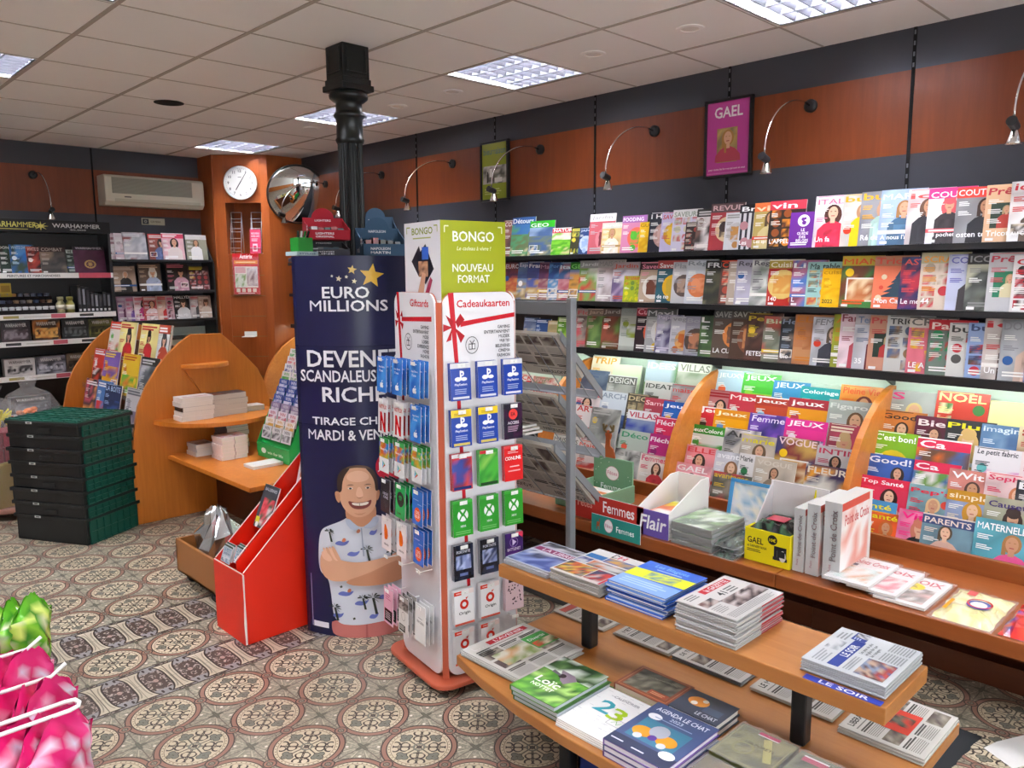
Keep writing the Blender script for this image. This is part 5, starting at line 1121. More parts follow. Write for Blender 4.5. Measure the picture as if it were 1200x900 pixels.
for nm, x, y, w, d, bk in ST:
    z = .673
    for k, (a, b) in enumerate(bk[::-1]):
        th = .030 if nm == 'first' else .036; j = .006*((k*7) % 3-1)
        flatbook(x+j,x+w+j,y,y+d,z,th,plainbook(600+k+int(x*100), w/d, a, b), a, 'paperback in the %s stack on the half round shelf, %s from the top' % (nm, ORD[len(bk)-1-k]), 'paperbacks on the half round shelf', 'x', page='e6e2da' if nm == 'first' else 'c9c4bb', soft=True); z += th+.0005
ST2 = [('pink and white stack at the bench edge', 2.10,4.80,.085,.15,6,('f2e2e0','d87a80'),.024),('pink and white stack beside the edge one', 2.188,4.80,.085,.15,6,('f0e4e2','d88a90'),.024),('grey topped stack behind the pink ones', 2.22,4.98,.15,.2,7,('54545e','8a8a94'),.028),('small pale stack beside the island end', 2.03,5.03,.12,.15,3,('c8ccd0','6a7080'),.026)]
for nm, x, y, w, d, n, (a, b), th in ST2:
    z = .431
    for k in range(n):
        j = .004*((k*5) % 3-1); cc = a if k == n-1 or 'pink' in nm else ('e8e6e4','d4d4d8')[k % 2]
        flatbook(x+j,x+w+j,y,y+d,z,th,plainbook(700+k+int(x*50), w/d, cc, b), cc, 'book in the %s, %s from the top' % (nm, ORD[n-1-k]), nm+' of books', 'x', soft=True); z += th+.0004
flatbook(2.13,2.33,4.44,4.57,.431,.018,plainbook(790,1.5,'f0eeea','e8e4e0'),'efece8','thin white book lying alone at the front of the low bench', None, 'x', soft=True)
flatbook(2.36,2.50,4.28,4.46,.431,.012,plainbook(791,.8,'8a8c90','b8b8bc'),'8a8c90','grey booklet lying on the corner of the low bench', None, 'x', soft=True)
# green scratch-card rack
t = empty('scratch_card_rack', 'bright green sloping rack of scratch cards on the low bench', 'rack', (2.45,4.72,.431), R(0))
sl = Vector((.22,.0,.60)).normalized()
q = WB(t); gx, gz = 2.36, .431
for y in (4.38, 4.80):
    q.prism([(gx,gz),(gx+.02,gz-.0),(gx+.34,gz+.0),(gx+.40,gz+.62),(gx+.33,gz+.68),(gx+.24,gz+.63),(gx-.02,gz+.09),(gx-.02,gz+.02)], 1, y, y+.006, '1fa04c')
q.prism([(gx-.02,gz),(gx+.0,gz),(gx+.0,gz+.09),(gx-.02,gz+.09)], 1, 4.386, 4.80, '1fa04c'); q.prism([(gx+.0,gz+.07),(gx+.25,gz+.62),(gx+.27,gz+.62),(gx+.02,gz+.05)], 1, 4.386, 4.80, '158a3e')
c = Cover(2.6, 3); c.ell(.2,.5,.2,'f0f8f0'); c.text('win for life',.32,.35,.8,.65,'f0f8f0'); c.emit(q, sheet((gx-.02,4.80,gz),(0,-1,0),(0,0,1),(-1,0,0),.42,.09)); q.build('body', PR, t)
cw = [('d8d8dc','4a4a50'),('e8e4e0','c8983a'),('e0dce4','b8405a'),('8a7a9a','c8c8d0'),('2a4a98','d8dce8'),('2a4a98','d8dce8'),('2c50a0','e0e4f0'),('e4e0dc','58a848'),('e8e8e8','2a3a88'),('e8e4e4','d83a48'),('f0eeea','4ab858')]
for k, (a, b) in enumerate(cw):
    u = .08+k*.088
    for j in range(3):
        o = MB(); o.box(-.058,.058,0,.004,0,.085,a); c = Cover(1.36, 800+3*k+j); c.photo(.06,.12,.94,.6,[b,a,b],4,2,.5); c.text('WIN',.2,.66,.8,.92,b,True); c.emit(o, sheet((-.058,0,0),(1,0,0),(0,0,1),(0,-1,0),.116,.085))
        tag(o.build('scratch_card', PR, None, (gx+.0+.25*u-.014, 4.735-.13*j, gz+.075+.55*u), (R(-14),0,HPI)), 'scratch card pack in the green rack, %s row up, %s side' % (ORD[k], ('island','middle','street')[j]), 'scratch cards', 'scratch card packs in the green rack')
# crates
CA = math.atan2(.21,.363); CO = Vector((1.352,5.036,0))
for k in range(8):
    z0 = k*.083; hh = .165; tp = (.004*k, .003*((k*3) % 3-1))
    t = empty('folding_crate', 'black and green folding crate, %s from the top of the stack' % ORD[7-k], 'crate', (CO.x+tp[1], CO.y, z0), CA+R((k*7) % 3-1)*.6, 'stacked crates')
    t.rotation_euler[2] = CA+R(.6*((k*7) % 3-1)); L, D = .42, .53; e = .0 if k == 7 else .0
    q = MB(); x0, y0 = -.006*k, -.006*k
    z1 = z0*0+.003
    for a in ((0,L,0,.012),(0,L,D-.012,D),(0,.012,.012,D-.012),(L-.012,L,.012,D-.012)): q.box(*a, .083 if k else .003, .163)
    q.box(0,L,0,D,.083 if k else .001,.09 if k else .008)
    if k == 0: q.box(.0,L,.0,D,.003,.02)
    ty = q.build('tray', M_CRATE, t, bevel=.003)
    q = MB(); f = .01
    for a in ((-f,L+f,-f,.0),(-f,L+f,D,D+f),(-f,0,0,D),(L,L+f,0,D)): q.box(*a, .145, .166)
    q.build('rim', M_CRATE, t, bevel=.002)
    q = MB(); zl, zh = (.083,.146) if k else (.006,.146)
    q.box(.02,L-.02,-.004,-.001,zl,zh)
    for n in range(8): x = .025+n*(L-.05)/7; q.box(x-.004,x+.004,-.011,-.004,zl,zh)
    for n in range(3): z = zl+(zh-zl)*n/2; q.box(.02,L-.02,-.011,-.004,z-.003,z+.003)
    q.build('lattice_side', M_CRATEG, t)
    q = MB(); q.box(-.0115,-.0105,.33,.375,.15,.163,'c8ccc8'); q.box(-.012,-.0115,.34,.365,.153,.16,'4a4c4a'); q.build('label', PR, ty)
    if k % 2: q = MB(); q.box(-.012,-.004,.2,.29,.10,.125); q.build('handle', M_CRATE, ty, bevel=.002)
    if k == 7:
        q = MB(); q.box(-.005,L+.005,-.005,D+.005,.166,.174)
        for n in range(7): x = .02+n*(L-.04)/6; q.box(x-.004,x+.004,0,D,.174,.18)
        for n in range(7): y = .02+n*(D-.04)/6; q.box(0,L,y-.004,y+.004,.174,.178)
        q.build('folded_side', M_CRATEG, t)
# wrapped gifts on a low round stand
t = empty('plant_trolley', 'low round wooden trolley under the wrapped gift baskets', 'trolley', (1.27,6.26,0))
q = WB(t); q.lathe([(0,.05),(.36,.05),(.365,.06),(.365,.075),(.36,.085),(0,.085)], 36, (1.27,6.26,0)); q.build('top', mat('pinkish_wood', 'a87868', .45), t, smooth=False)
for a in range(4):
    q = WB(t); q.tube([(1.28+.25*math.cos(a*1.57+.7),6.25+.25*math.sin(a*1.57+.7),z) for z in (0,.05)], .02, 8); q.build('caster', M_BLACK, t)
for k, (x, y, lab) in enumerate(((1.12,6.08,'with red boxes and a yellow bow, beside the crates'),(1.42,6.45,'with orange flowers, behind the crates'))):
    t = empty('gift_basket', 'gift basket in clear film '+lab, 'gift', (x,y,.086), .3, 'wrapped gift baskets')
    q = MB(); w = .15; q.prism([(-w*.75,0),(w*.75,0),(w,.30),(-w,.30)], 1, -w*.8, w*.8, 'b09a5a'); q.build('gold_box', mat('gold_card', 'b8a060', .35, .4), t, bevel=.01)
    if k == 0:
        for n in range(4): o = MB(); a, b2 = n % 2, n//2; o.box(-.14+.145*a,-.005+.145*a,-.1,.1,.302+.1*b2,.40+.1*b2); o.box(-.14+.145*a,-.005+.145*a,-.102,.102,.40+.1*b2-.012,.402+.1*b2-.004); o.build('red_box', mat('wine_card', '8a2a3c', .4), t, bevel=.003)
        o = MB(); r = random.Random(3)
        for n in range(10): a = r.random()*6.28; o.tube([(0,-.1,.6),(.05*math.cos(a),-.12,.6+.05*math.sin(a)),(.08*math.cos(a+.5),-.11,.6+.07*math.sin(a+.5)),(0,-.1,.6)], .006, 5)
        o.build('bow', mat('yellow_ribbon', 'e8d838', .3), t)
    else:
        r = random.Random(8); o = MB()
        for n in range(16): o.lathe([(0,-.02),(.016,-.012),(.024,.004),(.016,.018),(0,.02)], 8, (r.uniform(-.12,.12),r.uniform(-.1,.1),.5+r.uniform(-.03,.06)), r.choice(['d8683a','e08048','f0ece4','c85a30']))
        o.box(-.13,.13,-.1,.1,.3,.47,'a8a08a'); o.build('flowers', PM, t)
    o = MB(); r = random.Random(20+k); pr = [(.19,.0),(.2,.2),(.21,.4),(.2,.58),(.14,.68),(.04,.73),(.07,.80)]; N = 22
    V = [((rr*(1+.16*(r.random()-.5)))*math.cos(2*math.pi*n/N), (rr*(1+.16*(r.random()-.5)))*math.sin(2*math.pi*n/N), z+.02*(r.random()-.5)*(z > .05)) for rr, z in pr for n in range(N)]
    o.add(V, [(i*N+n, i*N+(n+1) % N, (i+1)*N+(n+1) % N, (i+1)*N+n) for i in range(len(pr)-1) for n in range(N)]); o.build('film', M_FILM, t)

# ------------------------------------------------------------------ red floor stand and the drawer behind it
t = empty('floor_stand', 'bright red cardboard floor stand with worn white edges', 'display stand', (1.66,3.28,0))
RF = [(1.435,.001),(1.95,.001),(1.95,.80),(1.435,.325)]
for y, dz in ((3.141,0),(3.222,.045),(3.416,.0)):
    q = WB(t); q.prism([(x, z if z < .1 else z+dz) for x, z in RF] if dz == 0 else [(1.45,.12),(1.95,.12),(1.95,.83),(1.445,.355)], 1, y, y+.008); q.build('side_panel', M_RED, t)
q = WB(t); q.box(1.428,1.435,3.141,3.424,.001,.322); q.build('front_panel', M_RED, t); q = WB(t); q.box(1.942,1.95,3.149,3.416,.001,.8); q.build('back_panel', M_RED, t)
q = WB(t); q.prism([(1.436,.25),(1.94,.55),(1.94,.54),(1.436,.24)], 1, 3.149, 3.416); q.build('sloping_floor', M_RED, t)
q = WB(t); q.tube([(1.4345,3.1405,.003),(1.433,3.140,.1),(1.4345,3.141,.2),(1.434,3.140,.322)], [.004,.006,.003,.004], 5); q.tube([(1.432,3.143,.325),(1.432,3.422,.323)], .0025, 5)
for y in (3.145,3.226,3.42):
    dz = .03 if 3.2 < y < 3.3 else 0; q.tube([(1.437,y,.329+dz),(1.945,y,.798+dz)], .0025, 5)
q.build('worn_edge', mat('bare_board', 'e8dcd4', .8), t)
def leaning(name, label, cat, loc, w, h, th, cov, back, rz=HPI, tilt=30, m=None, grp=None):
    o = magazine(w, h, th, cov, back, m); o.name = name; o.location = loc; o.rotation_euler = (R(-tilt),0,rz); return tag(o, label, cat, grp)
c = Cover(.72, 3); c.photo(0,0,1,1,['3a3c42','4a4c54','3a3c42']); c.text('BALLERINES',.1,.86,.9,.93,'c8c8d0',True); c.photo(.2,.05,.95,.7,['c83a44','e0606a','3a5a3a','e8d8d8'],6,8,.8); c.rect(.05,.1,.3,.24,'e8e030'); c.ell(.2,.06,.07,'f0f0f0')
leaning('magazine', 'dark magazine with red flowers leaning in the red floor stand', 'magazine', (1.605,3.38,.45), .135, .20, .006, c, '3a3c42', HPI, 22)
for k, (x, y, z) in enumerate(((1.452,3.405,.315),(1.47,3.315,.325))):
    for j in range(2):
        c = Cover(1.3, 40+k*2+j); c.rect(0,0,1,1,'b8c4cc'); c.photo(.04,.04,.96,.4,['8aa8b8','d8dce0','6a7a88']); c.text('LE PETIT',.1,.62,.9,.82,'4a7a9a',True); c.text('JARDIN',.14,.42,.86,.58,'3a5a80',True); c.rect(0,.9,1,1,'3a4a38')
        leaning('small_book', 'small grey blue booklet in the front of the red stand, %s pair, %s one' % (('outer','inner')[k], ('front','back')[j]), 'booklet', (x+.012*j,y,z+.006*j), .085, .078, .005, c, 'c8ccd0', HPI, 20, None, 'small booklets in the red stand')
c = Cover(.8, 3); c.rect(0,0,1,1,'eeecec'); c.ell(.5,.42,.2,'b07a50'); c.ell(.5,.66,.14,'c08a5c'); c.ell(.36,.6,.1,'8a5636',.6); c.ell(.64,.6,.1,'8a5636',.6); c.ell(.5,.6,.03,'2a1a14'); c.rect(.38,.1,.62,.3,'b07a50')
leaning('picture_card', 'white card with a brown puppy at the head of the red stand', 'card', (1.845,3.40,.60), .08, .12, .004, c, 'eeecec', HPI, 15)
t = empty('drawer', 'low open wooden drawer on wheels behind the red floor stand', 'drawer', (1.7,3.78,0))
q = WB(t); a0, a1, b0, b1, z0, z1 = 1.515, 1.87, 3.50, 4.10, .06, .235
for a in ((a0,a0+.016,b0,b1,z0,z1),(a1-.016,a1,b0,b1,z0,z1),(a0,a1,b0,b0+.016,z0,z1),(a0,a1,b1-.016,b1,z0,z1),(a0,a1,b0,b1,z0,z0+.012)): q.box(*a)
q.build('body', mat('brown_board', '9a622e', .4), t, bevel=.002)
for x in (1.57,1.82):
    for y in (3.56,4.04):
        q = WB(t); q.T = q.T @ Matrix.Translation((x,y,.027)) @ Matrix.Rotation(R(90), 4, 'X'); q.lathe([(0,-.012),(.026,-.012),(.026,.012),(0,.012)], 14); q.build('wheel', M_BLACK, t)
        q = WB(t); q.box(x-.02,x+.02,y-.016,y+.016,.04,.06); q.build('wheel_bracket', M_BLACK, t)
o = MB(); r = random.Random(4); N = 18
pr = [(.06,.0),(.1,.04),(.11,.12),(.1,.2),(.06,.26),(.05,.3),(.02,.33)]
V = [((rr*(1+.5*(r.random()-.5)))*math.cos(2*math.pi*n/N), 1.1*(rr*(1+.5*(r.random()-.5)))*math.sin(2*math.pi*n/N), z+.03*(r.random()-.5)*(z > .03)) for rr, z in pr for n in range(N)]
o.add(V, [(i*N+n, i*N+(n+1) % N, (i+1)*N+(n+1) % N, (i+1)*N+n) for i in range(6) for n in range(N)]+[tuple(range(N))[::-1]])
tag(o.build('foil_bag', M_SILVER, None, (1.67,3.93,.076)), 'crumpled silver foil bag standing in the wooden drawer', 'bag')

# ------------------------------------------------------------------ dark blue lottery totem
TA, TB = Vector((1.700,3.085,0)), Vector((2.125,2.785,0)); TM = (TA+TB)/2; TD = TB-TA; TN = Vector((TD.y,-TD.x,0)).normalized()
SAG = .115
def tot(s, z, d=0, back=False):
    """s from -1 to 1 over the front"""
    k = SAG*(1-s*s); p = TM+TD*.5*s+TN*((k if not back else -.11*(1-s*s))+d); return Vector((p.x,p.y,z))
t = empty('lottery_totem', 'tall dark blue curved lottery totem printed with a smiling man in a flowered shirt', 'display', (TM.x,TM.y,0))
q = WB(t); N = 28; zs = [.002,.56,1.12,1.68]
ring = [tot(-1+2*i/N, 0) for i in range(N+1)]+[tot(1-2*i/N, 0, 0, True) for i in range(1, N)]
n = len(ring); V = [(p.x,p.y,z) for z in zs for p in ring]
q.add(V, [(j*n+i, j*n+(i+1) % n, (j+1)*n+(i+1) % n, (j+1)*n+i) for j in range(3) for i in range(n)], '14163f'); q.build('board', PR, t, smooth=True); q = WB(t); q.add([(p.x,p.y,1.668) for p in ring], [tuple(range(n))], '14163f'); q.build('top_panel', PR, t)
q = WB(t)
for z in (1.12+.33,.93): pass
def PX(px, py): return (px-418)/65.0, 1.68*(757-py)/459.0
class TCover(Cover):
    """drawn in photograph-like units: u = px, v = py scaled over the totem front"""
tc = Cover(130/459*1.0, 5)
def U(px): return (px-353)/130
def Vv(py): return (757-py)/459
tc.asp = .52/1.68
def tx(s, x0, x1, y0, y1, col='f0f0f2'): tc.text(s, U(x0), Vv(y1), U(x1), Vv(y0), col, True)
tc.star(U(437), Vv(321), .031, 'e0b03a', 5, .45, 82)
for x, y, s, cc in ((417,314,.012,'d8b868'),(403,324,.008,'e8dcb0'),(411,322,.005,'f0ead0'),(396,321,.004,'f0ead0'),(419,327,.007,'e8dcb0')): tc.star(U(x), Vv(y), s, cc, 5, .45, 80)
tx('EURO',385,434,333,346.5); tx('MILLIONS',371.5,453,348.5,361.5)
tx('DEVENEZ',366,468,406.5,426); tx('SCANDALEUSEMENT',358,480,429.5,443.5); tx('RICHE',381,448,449,467); tx('TIRAGE CHAQUE',369,476,485,496); tx('MARDI & VENDREDI',364,480,500,512.5)
tc.ell(U(452), Vv(546), .041, 'c8203a', n=28); tc.text('JOUEZ', U(437), Vv(552), U(468), Vv(540), 'ffffff', True)
tc.rect(U(361), Vv(747), U(378), Vv(740), 'e8e8ee'); tc.rect(U(359.6), Vv(747), U(360.2), Vv(680), 'b8b8d8')
# the printed man
def pl(P, col): tc.poly([(U(x), Vv(y)) for x, y in P], col)
def sm(P, k=3):
    """rounds a closed outline (Chaikin)"""
    for _ in range(k): P = [q for i in range(len(P)) for q in ((P[i-1][0]*.75+P[i][0]*.25, P[i-1][1]*.75+P[i][1]*.25), (P[i-1][0]*.25+P[i][0]*.75, P[i-1][1]*.25+P[i][1]*.75))]
    return P
SK, SK2, SK3 = 'd8a484', 'c48a68', 'e8ba9c'
pl(sm([(382,733),(457,733),(461,742),(460,756),(420,757.5),(384,756),(381,746)],2), 'c0706a'); pl([(419,740),(421,740),(421,757),(418.5,757)], 'a85a58')
pl(sm([(379,618),(398,609),(404,604),(432,603),(441,607),(458,614),(466,626),(468,650),(466,690),(464,720),(462,741),(440,738),(410,741),(384,739),(382,700),(379,680),(369,676),(370,640),(373,624)],3), 'd4d9e4')
for x, y, rx in ((396,637,9),(452,622,6),(408,650,8),(398,700,10),(415,712,9),(430,625,5),(412,668,9),(440,707,7),(389,728,7),(428,730,6),(446,660,6)):
    pl(sm([(x-rx,y+2),(x-rx*.4,y-3),(x+rx*.3,y-1),(x+rx,y-4),(x+rx*.6,y+2),(x,y+4)],2), '6a78c4')
for x, y in ((398,633),(402,696),(414,622),(441,632)): pl(sm([(x-2.5,y+2),(x,y-3),(x+3,y-1),(x+1,y+3)],1), 'c87858')
def palm(x, y, k):
    pl([(x-.6*k/4,y),(x+.5*k/4,y),(x+1.6*k/4+.8,y+2.1*k),(x+.9*k/4-.4,y+2.1*k)], '2a352c')
    for a in (-165,-130,-95,-60,-25,10,45): pl(sm([(x,y-.5),(x+k*.6*math.cos(R(a))-1,y+k*.55*math.sin(R(a))-1.2),(x+k*math.cos(R(a)),y+k*.8*math.sin(R(a))+1.5),(x+k*.55*math.cos(R(a)),y+k*.5*math.sin(R(a))+.8)],1), '1e2a24')
palm(428,707,10); palm(417,706,7); palm(386,718,8); palm(423,645,8); palm(383,623,6); palm(449,652,6); palm(442,628,5)
for x, y in ((400,660),(436,680),(405,730),(448,725),(392,690)): pl([(x,y),(x+2.4,y-1.5),(x+3.4,y+.8),(x+1,y+2.2)], '3a4438')
# neck, head, features
pl(sm([(402,585),(433,585),(435,606),(426,613),(418,617),(409,612),(401,606)],2), SK2)
pl(sm([(395,573),(394,560),(398,548),(409,542),(424,543),(433,550),(436,563),(436,580),(433,594),(426,602),(415,605),(406,601),(399,592),(396,583)],3), SK)
pl(sm([(393.6,574),(393.2,558),(397,548),(404,543),(409,541.6),(407,546),(402,553),(399,562),(398.4,573)],2), '3a2a22'); pl(sm([(436.6,574),(437,561),(433.5,549),(428,543.5),(422,541.4),(425,546),(430,553),(433.4,562),(433.8,573)],2), '3a2a22'); pl(sm([(402,545),(409,540.8),(424,541),(431,546.5),(424,545),(415,543.6),(408,544.6)],2), '5a4436')
pl(sm([(393.8,572),(390.5,573),(391.5,582),(394.5,587),(396.5,584),(396,574)],2), SK2); pl(sm([(436,572),(438.8,573),(438,581),(435.6,586),(434.4,582)],2), SK2)
pl(sm([(404,551),(416,546.5),(427,551),(428,559),(416,562),(404,559)],2), SK3)
for x in (407.5, 426):
    pl(sm([(x-5,565.5),(x,563.5),(x+5,565),(x,564.8)],1), '5a4030'); pl(sm([(x-3.6,568.6),(x,566.8),(x+3.6,568.4),(x,570.4)],2), 'e8dcd2'); pl(sm([(x-1.4,567.6),(x+1.4,567.6),(x+1.4,569.8),(x-1.4,569.8)],2), '2a1e1a')
pl(sm([(415,567),(418.6,567),(421.6,577.5),(418,580.4),(412.5,578)],2), SK3); pl(sm([(412.6,578.4),(417,580.8),(421.6,578.2),(417,581.8)],1), '9a6248')
pl(sm([(404,583),(411,585.5),(417,586),(425,585),(430,582.5),(428.5,590),(422,594),(412,594),(406.5,590)],2), '7a3630'); pl(sm([(408,585.6),(417,587),(427,585),(425.5,589),(417,590),(409.5,588.8)],1), 'f0e8dc'); pl([(416.4,586),(417.2,586),(417.2,590),(416.4,590)], 'a89a8a'); pl(sm([(409,598),(417,600),(425,597.5),(417,602)],1), SK2)
# collar and folded arms with hands
pl(sm([(404,604),(400,609),(408,621),(417,617),(411,612)],1), 'b8c4d8'); pl(sm([(432,603),(438,607),(431,619),(418,617),(427,611)],1), 'b8c4d8'); pl([(417.2,617),(418.4,617),(420,652),(418.6,652)], '98a4b8')
pl(sm([(372,650),(380,648),(388,655),(410,660),(436,657),(452,655),(456,662),(452,668),(425,676),(398,683),(380,684),(371,672)],3), SK)
pl(sm([(398,682),(425,673),(452,662),(470,664),(472,680),(465,688),(440,690),(415,689),(402,687)],3), SK2)
pl(sm([(452,655),(468,652),(472,662),(470,680),(462,672),(455,664)],2), SK)
for k in range(4): pl(sm([(374+3.4*k,640-1.0*k+4),(377+3.4*k,638-1.0*k+4),(384+3.2*k,653),(386+3*k,658),(381+3*k,657)],2), (SK3, SK)[k % 2])
pl(sm([(373,648),(378,646),(386,656),(382,660),(374,656)],2), SK3)
pl(sm([(448,655),(455,652),(460,656),(455,660)],1), SK3)
tc.emit_curved(q, lambda u, v, d: tot(-1+2*u, v*1.68, d)); q.build('print', PR, t)
q = WB(t)
for z in (1.30,1.12-.16+.0): q.tube([tot(-1+2*i/24, z, .0004) for i in range(25)], .0011, 4, '0c0d30')
q.build('panel_seam', PM, t)

# shelf around the column, and the small display boxes on it
CX, CYY = 2.355, 3.61
t = empty('iron_column', 'slender black green cast iron column with a moulded square capital', 'column', (CX,CYY,0))
q = MB()
for k in range(24): pass
pr = [(.085,.0),(.085,.12),(.075,.15),(.066,.2)]
q.lathe(pr, 32); NF = 96
V, F = [], []
for zz in (.2,2.28):
    for k in range(NF): rr = .064-(.005 if k % 4 in (1,2) else 0); V.append((rr*math.cos(2*math.pi*k/NF), rr*math.sin(2*math.pi*k/NF), zz))
q.add(V, [(k,(k+1) % NF,NF+(k+1) % NF,NF+k) for k in range(NF)]); q.build('shaft', M_IRON, t)
q = MB(); q.lathe([(.064,2.27),(.07,2.28),(.074,2.292),(.068,2.302),(.067,2.395),(.072,2.40),(.082,2.412),(.074,2.424),(.067,2.43),(.067,2.475),(.08,2.482),(.098,2.497),(.1,2.512),(.092,2.53),(.085,2.535)], 32); q.build('collar', M_IRON, t, smooth=True)
q = MB(); s = .079
q.box(-s,s,-s,s,2.59,2.752); q.prism([(-s-.016,-s-.016),(s+.016,-s-.016),(s+.016,s+.016),(-s-.016,s+.016)],2,2.53,2.56); q.prism([(-s-.006,-s-.006),(s+.006,-s-.006),(s+.006,s+.006),(-s-.006,s+.006)],2,2.56,2.59)
for a, b2 in ((0,-1),(-1,0),(0,1),(1,0)):
    if a == 0: q.box(-.06,.06,b2*s-(.008 if b2 < 0 else 0),b2*s+(.008 if b2 > 0 else 0),2.61,2.62); q.box(-.06,-.05,b2*s-(.008 if b2 < 0 else 0),b2*s+(.008 if b2 > 0 else 0),2.62,2.735); q.box(.05,.06,b2*s-(.008 if b2 < 0 else 0),b2*s+(.008 if b2 > 0 else 0),2.62,2.735)
    else: q.box(a*s-(.008 if a < 0 else 0),a*s+(.008 if a > 0 else 0),-.06,.06,2.61,2.62); q.box(a*s-(.008 if a < 0 else 0),a*s+(.008 if a > 0 else 0),-.06,-.05,2.62,2.735); q.box(a*s-(.008 if a < 0 else 0),a*s+(.008 if a > 0 else 0),.05,.06,2.62,2.735)
q.build('capital', M_IRON, t, bevel=.006)
t = empty('column_shelf', 'dark shelf built round the iron column behind the lottery totem', 'shelf', (CX,CYY,0)); SZ = 1.69
q = WB(t)
for P2 in ([(1.86,3.31),(2.26,3.31),(2.26,3.9),(2.13,3.9)],[(2.26,3.31),(2.45,3.31),(2.45,3.51),(2.26,3.51)],[(2.26,3.71),(2.45,3.71),(2.45,3.9),(2.26,3.9)],[(2.45,3.31),(2.70,3.31),(2.70,3.9),(2.45,3.9)]): q.prism(P2, 2, SZ-.02, SZ)
q.build('top_board', M_SHELF, t)
for x in (2.08,2.45):
    q = WB(t); q.box(x,x+.03,3.32,3.42,0,SZ-.02); q.build('post', M_SHELF, t)
def tray_box(label, loc, rz, w, dpt, h, col, prints, items, kind):
    t = empty('counter_display', label, 'display box', loc, rz); q = MB(); e = .004
    q.box(-w/2,w/2,-dpt/2,dpt/2,0,.004,col); q.box(-w/2,w/2,-dpt/2,-dpt/2+e,0,h*.42,col); q.box(-w/2,w/2,dpt/2-e,dpt/2,0,h,col)
    for s in (-1, 1): q.prism([(-dpt/2,0),(dpt/2,0),(dpt/2,h),(dpt/2-.03,h*.86),(-dpt/2,h*.42)], 0, s*w/2-(e if s > 0 else 0), s*w/2+(e if s < 0 else 0), col)
    q.prism([(w*.28*math.cos(R(a)), h-.004+w*.26*math.sin(R(a))) for a in range(0, 181, 15)], 1, dpt/2-.003, dpt/2, col)
    c = Cover(w/(h*.42), 4); c.text(prints[0],.16,.52,.6,.74,'e8e8ec',True); c.text(prints[1],.16,.22,.6,.42,'e8e8ec',True); c.emit(q, sheet((-w/2,-dpt/2,0),(1,0,0),(0,0,1),(0,-1,0),w,h*.42))
    c = Cover(w/(h*.3), 4); c.text(prints[0],.3,.35,.7,.65,'e8e8ec',True); c.emit(q, sheet((-w/2,dpt/2-e,h*.74),(1,0,0),(0,0,1),(0,-1,0),w,h*.3))
    for s in (-1, 1):
        c = Cover(dpt/h, 4); c.star(.75,.5,.17,'d8d8dc',6,.5); c.text('STAR',.62,.45,.88,.55,col if False else '8a3a44'); c.text('swiss' if kind == 'r' else 'metal',.2,.14,.52,.34,'c8c8d0',True)
        c.emit(q, sheet((s*w/2,-dpt/2 if s > 0 else dpt/2,0),(0,1*s,0),(0,0,1),(s,0,0),dpt,h))
    q.build('carton', PM, t)
    r = random.Random(len(label))
    for k in range(items):
        o = MB(); x = -w/2+.02+(w-.04)*(k+.5)/items; o.box(x-.014,x+.014,-dpt*.2,dpt*.25,.006,h*(.5+.15*r.random()),r.choice(['2a2c30','5a5a60','8a3a3a','3a4a5a','c8c8cc'])); o.build('item', PC, t)
RZ = R(-20)
tray_box('grey counter box of black lighters under the dark red one', (2.085,3.43,SZ+.001), RZ, .19,.16,.075,'3c3c42',('MOOD','LINE'),6,'g')
tray_box('dark red counter box with a white star before the iron column', (2.10,3.455,SZ+.078), RZ, .2,.17,.115,'a01c2c',('LIGHTERS','ORIGINAL'),5,'r')
tray_box('slate blue counter box with a white star beside the iron column', (2.40,3.42,SZ+.001), RZ, .23,.17,.15,'3c5a74',('NAPOLEON','MARTIN'),5,'b')
tray_box('taller blue counter box with a round flap, behind the slate one', (2.56,3.66,SZ+.001), RZ, .2,.18,.23,'46627c',('DUCHATEAU','PLAISIR'),4,'b')
t = empty('pen_tub', 'bright green plastic tub of pens at the edge of the column shelf', 'tub', (1.93,3.40,SZ)); q = MB(); q.box(-.038,.038,-.038,.038,.02,.085,'2c8a34'); q.box(-.055,.055,-.055,.055,.001,.02,'b8d0d4'); c = Cover(2.4, 2); c.text('STYLOS',.1,.3,.9,.7,'3a5a7a'); c.emit(q, sheet((-.055,-.055,0),(1,0,0),(0,0,1),(0,-1,0),.11,.02)); q.build('tub', PC, t, bevel=.004)
for k in range(4): o = MB(); o.tube([(-.026+.017*k,-.02+.01*k,.06),(-.03+.019*k,-.026,.115)], .005, 8, ('2a3a2c','d8e0d8','1c6a2c','2a2c2c')[k]); o.build('pen', PC, t)

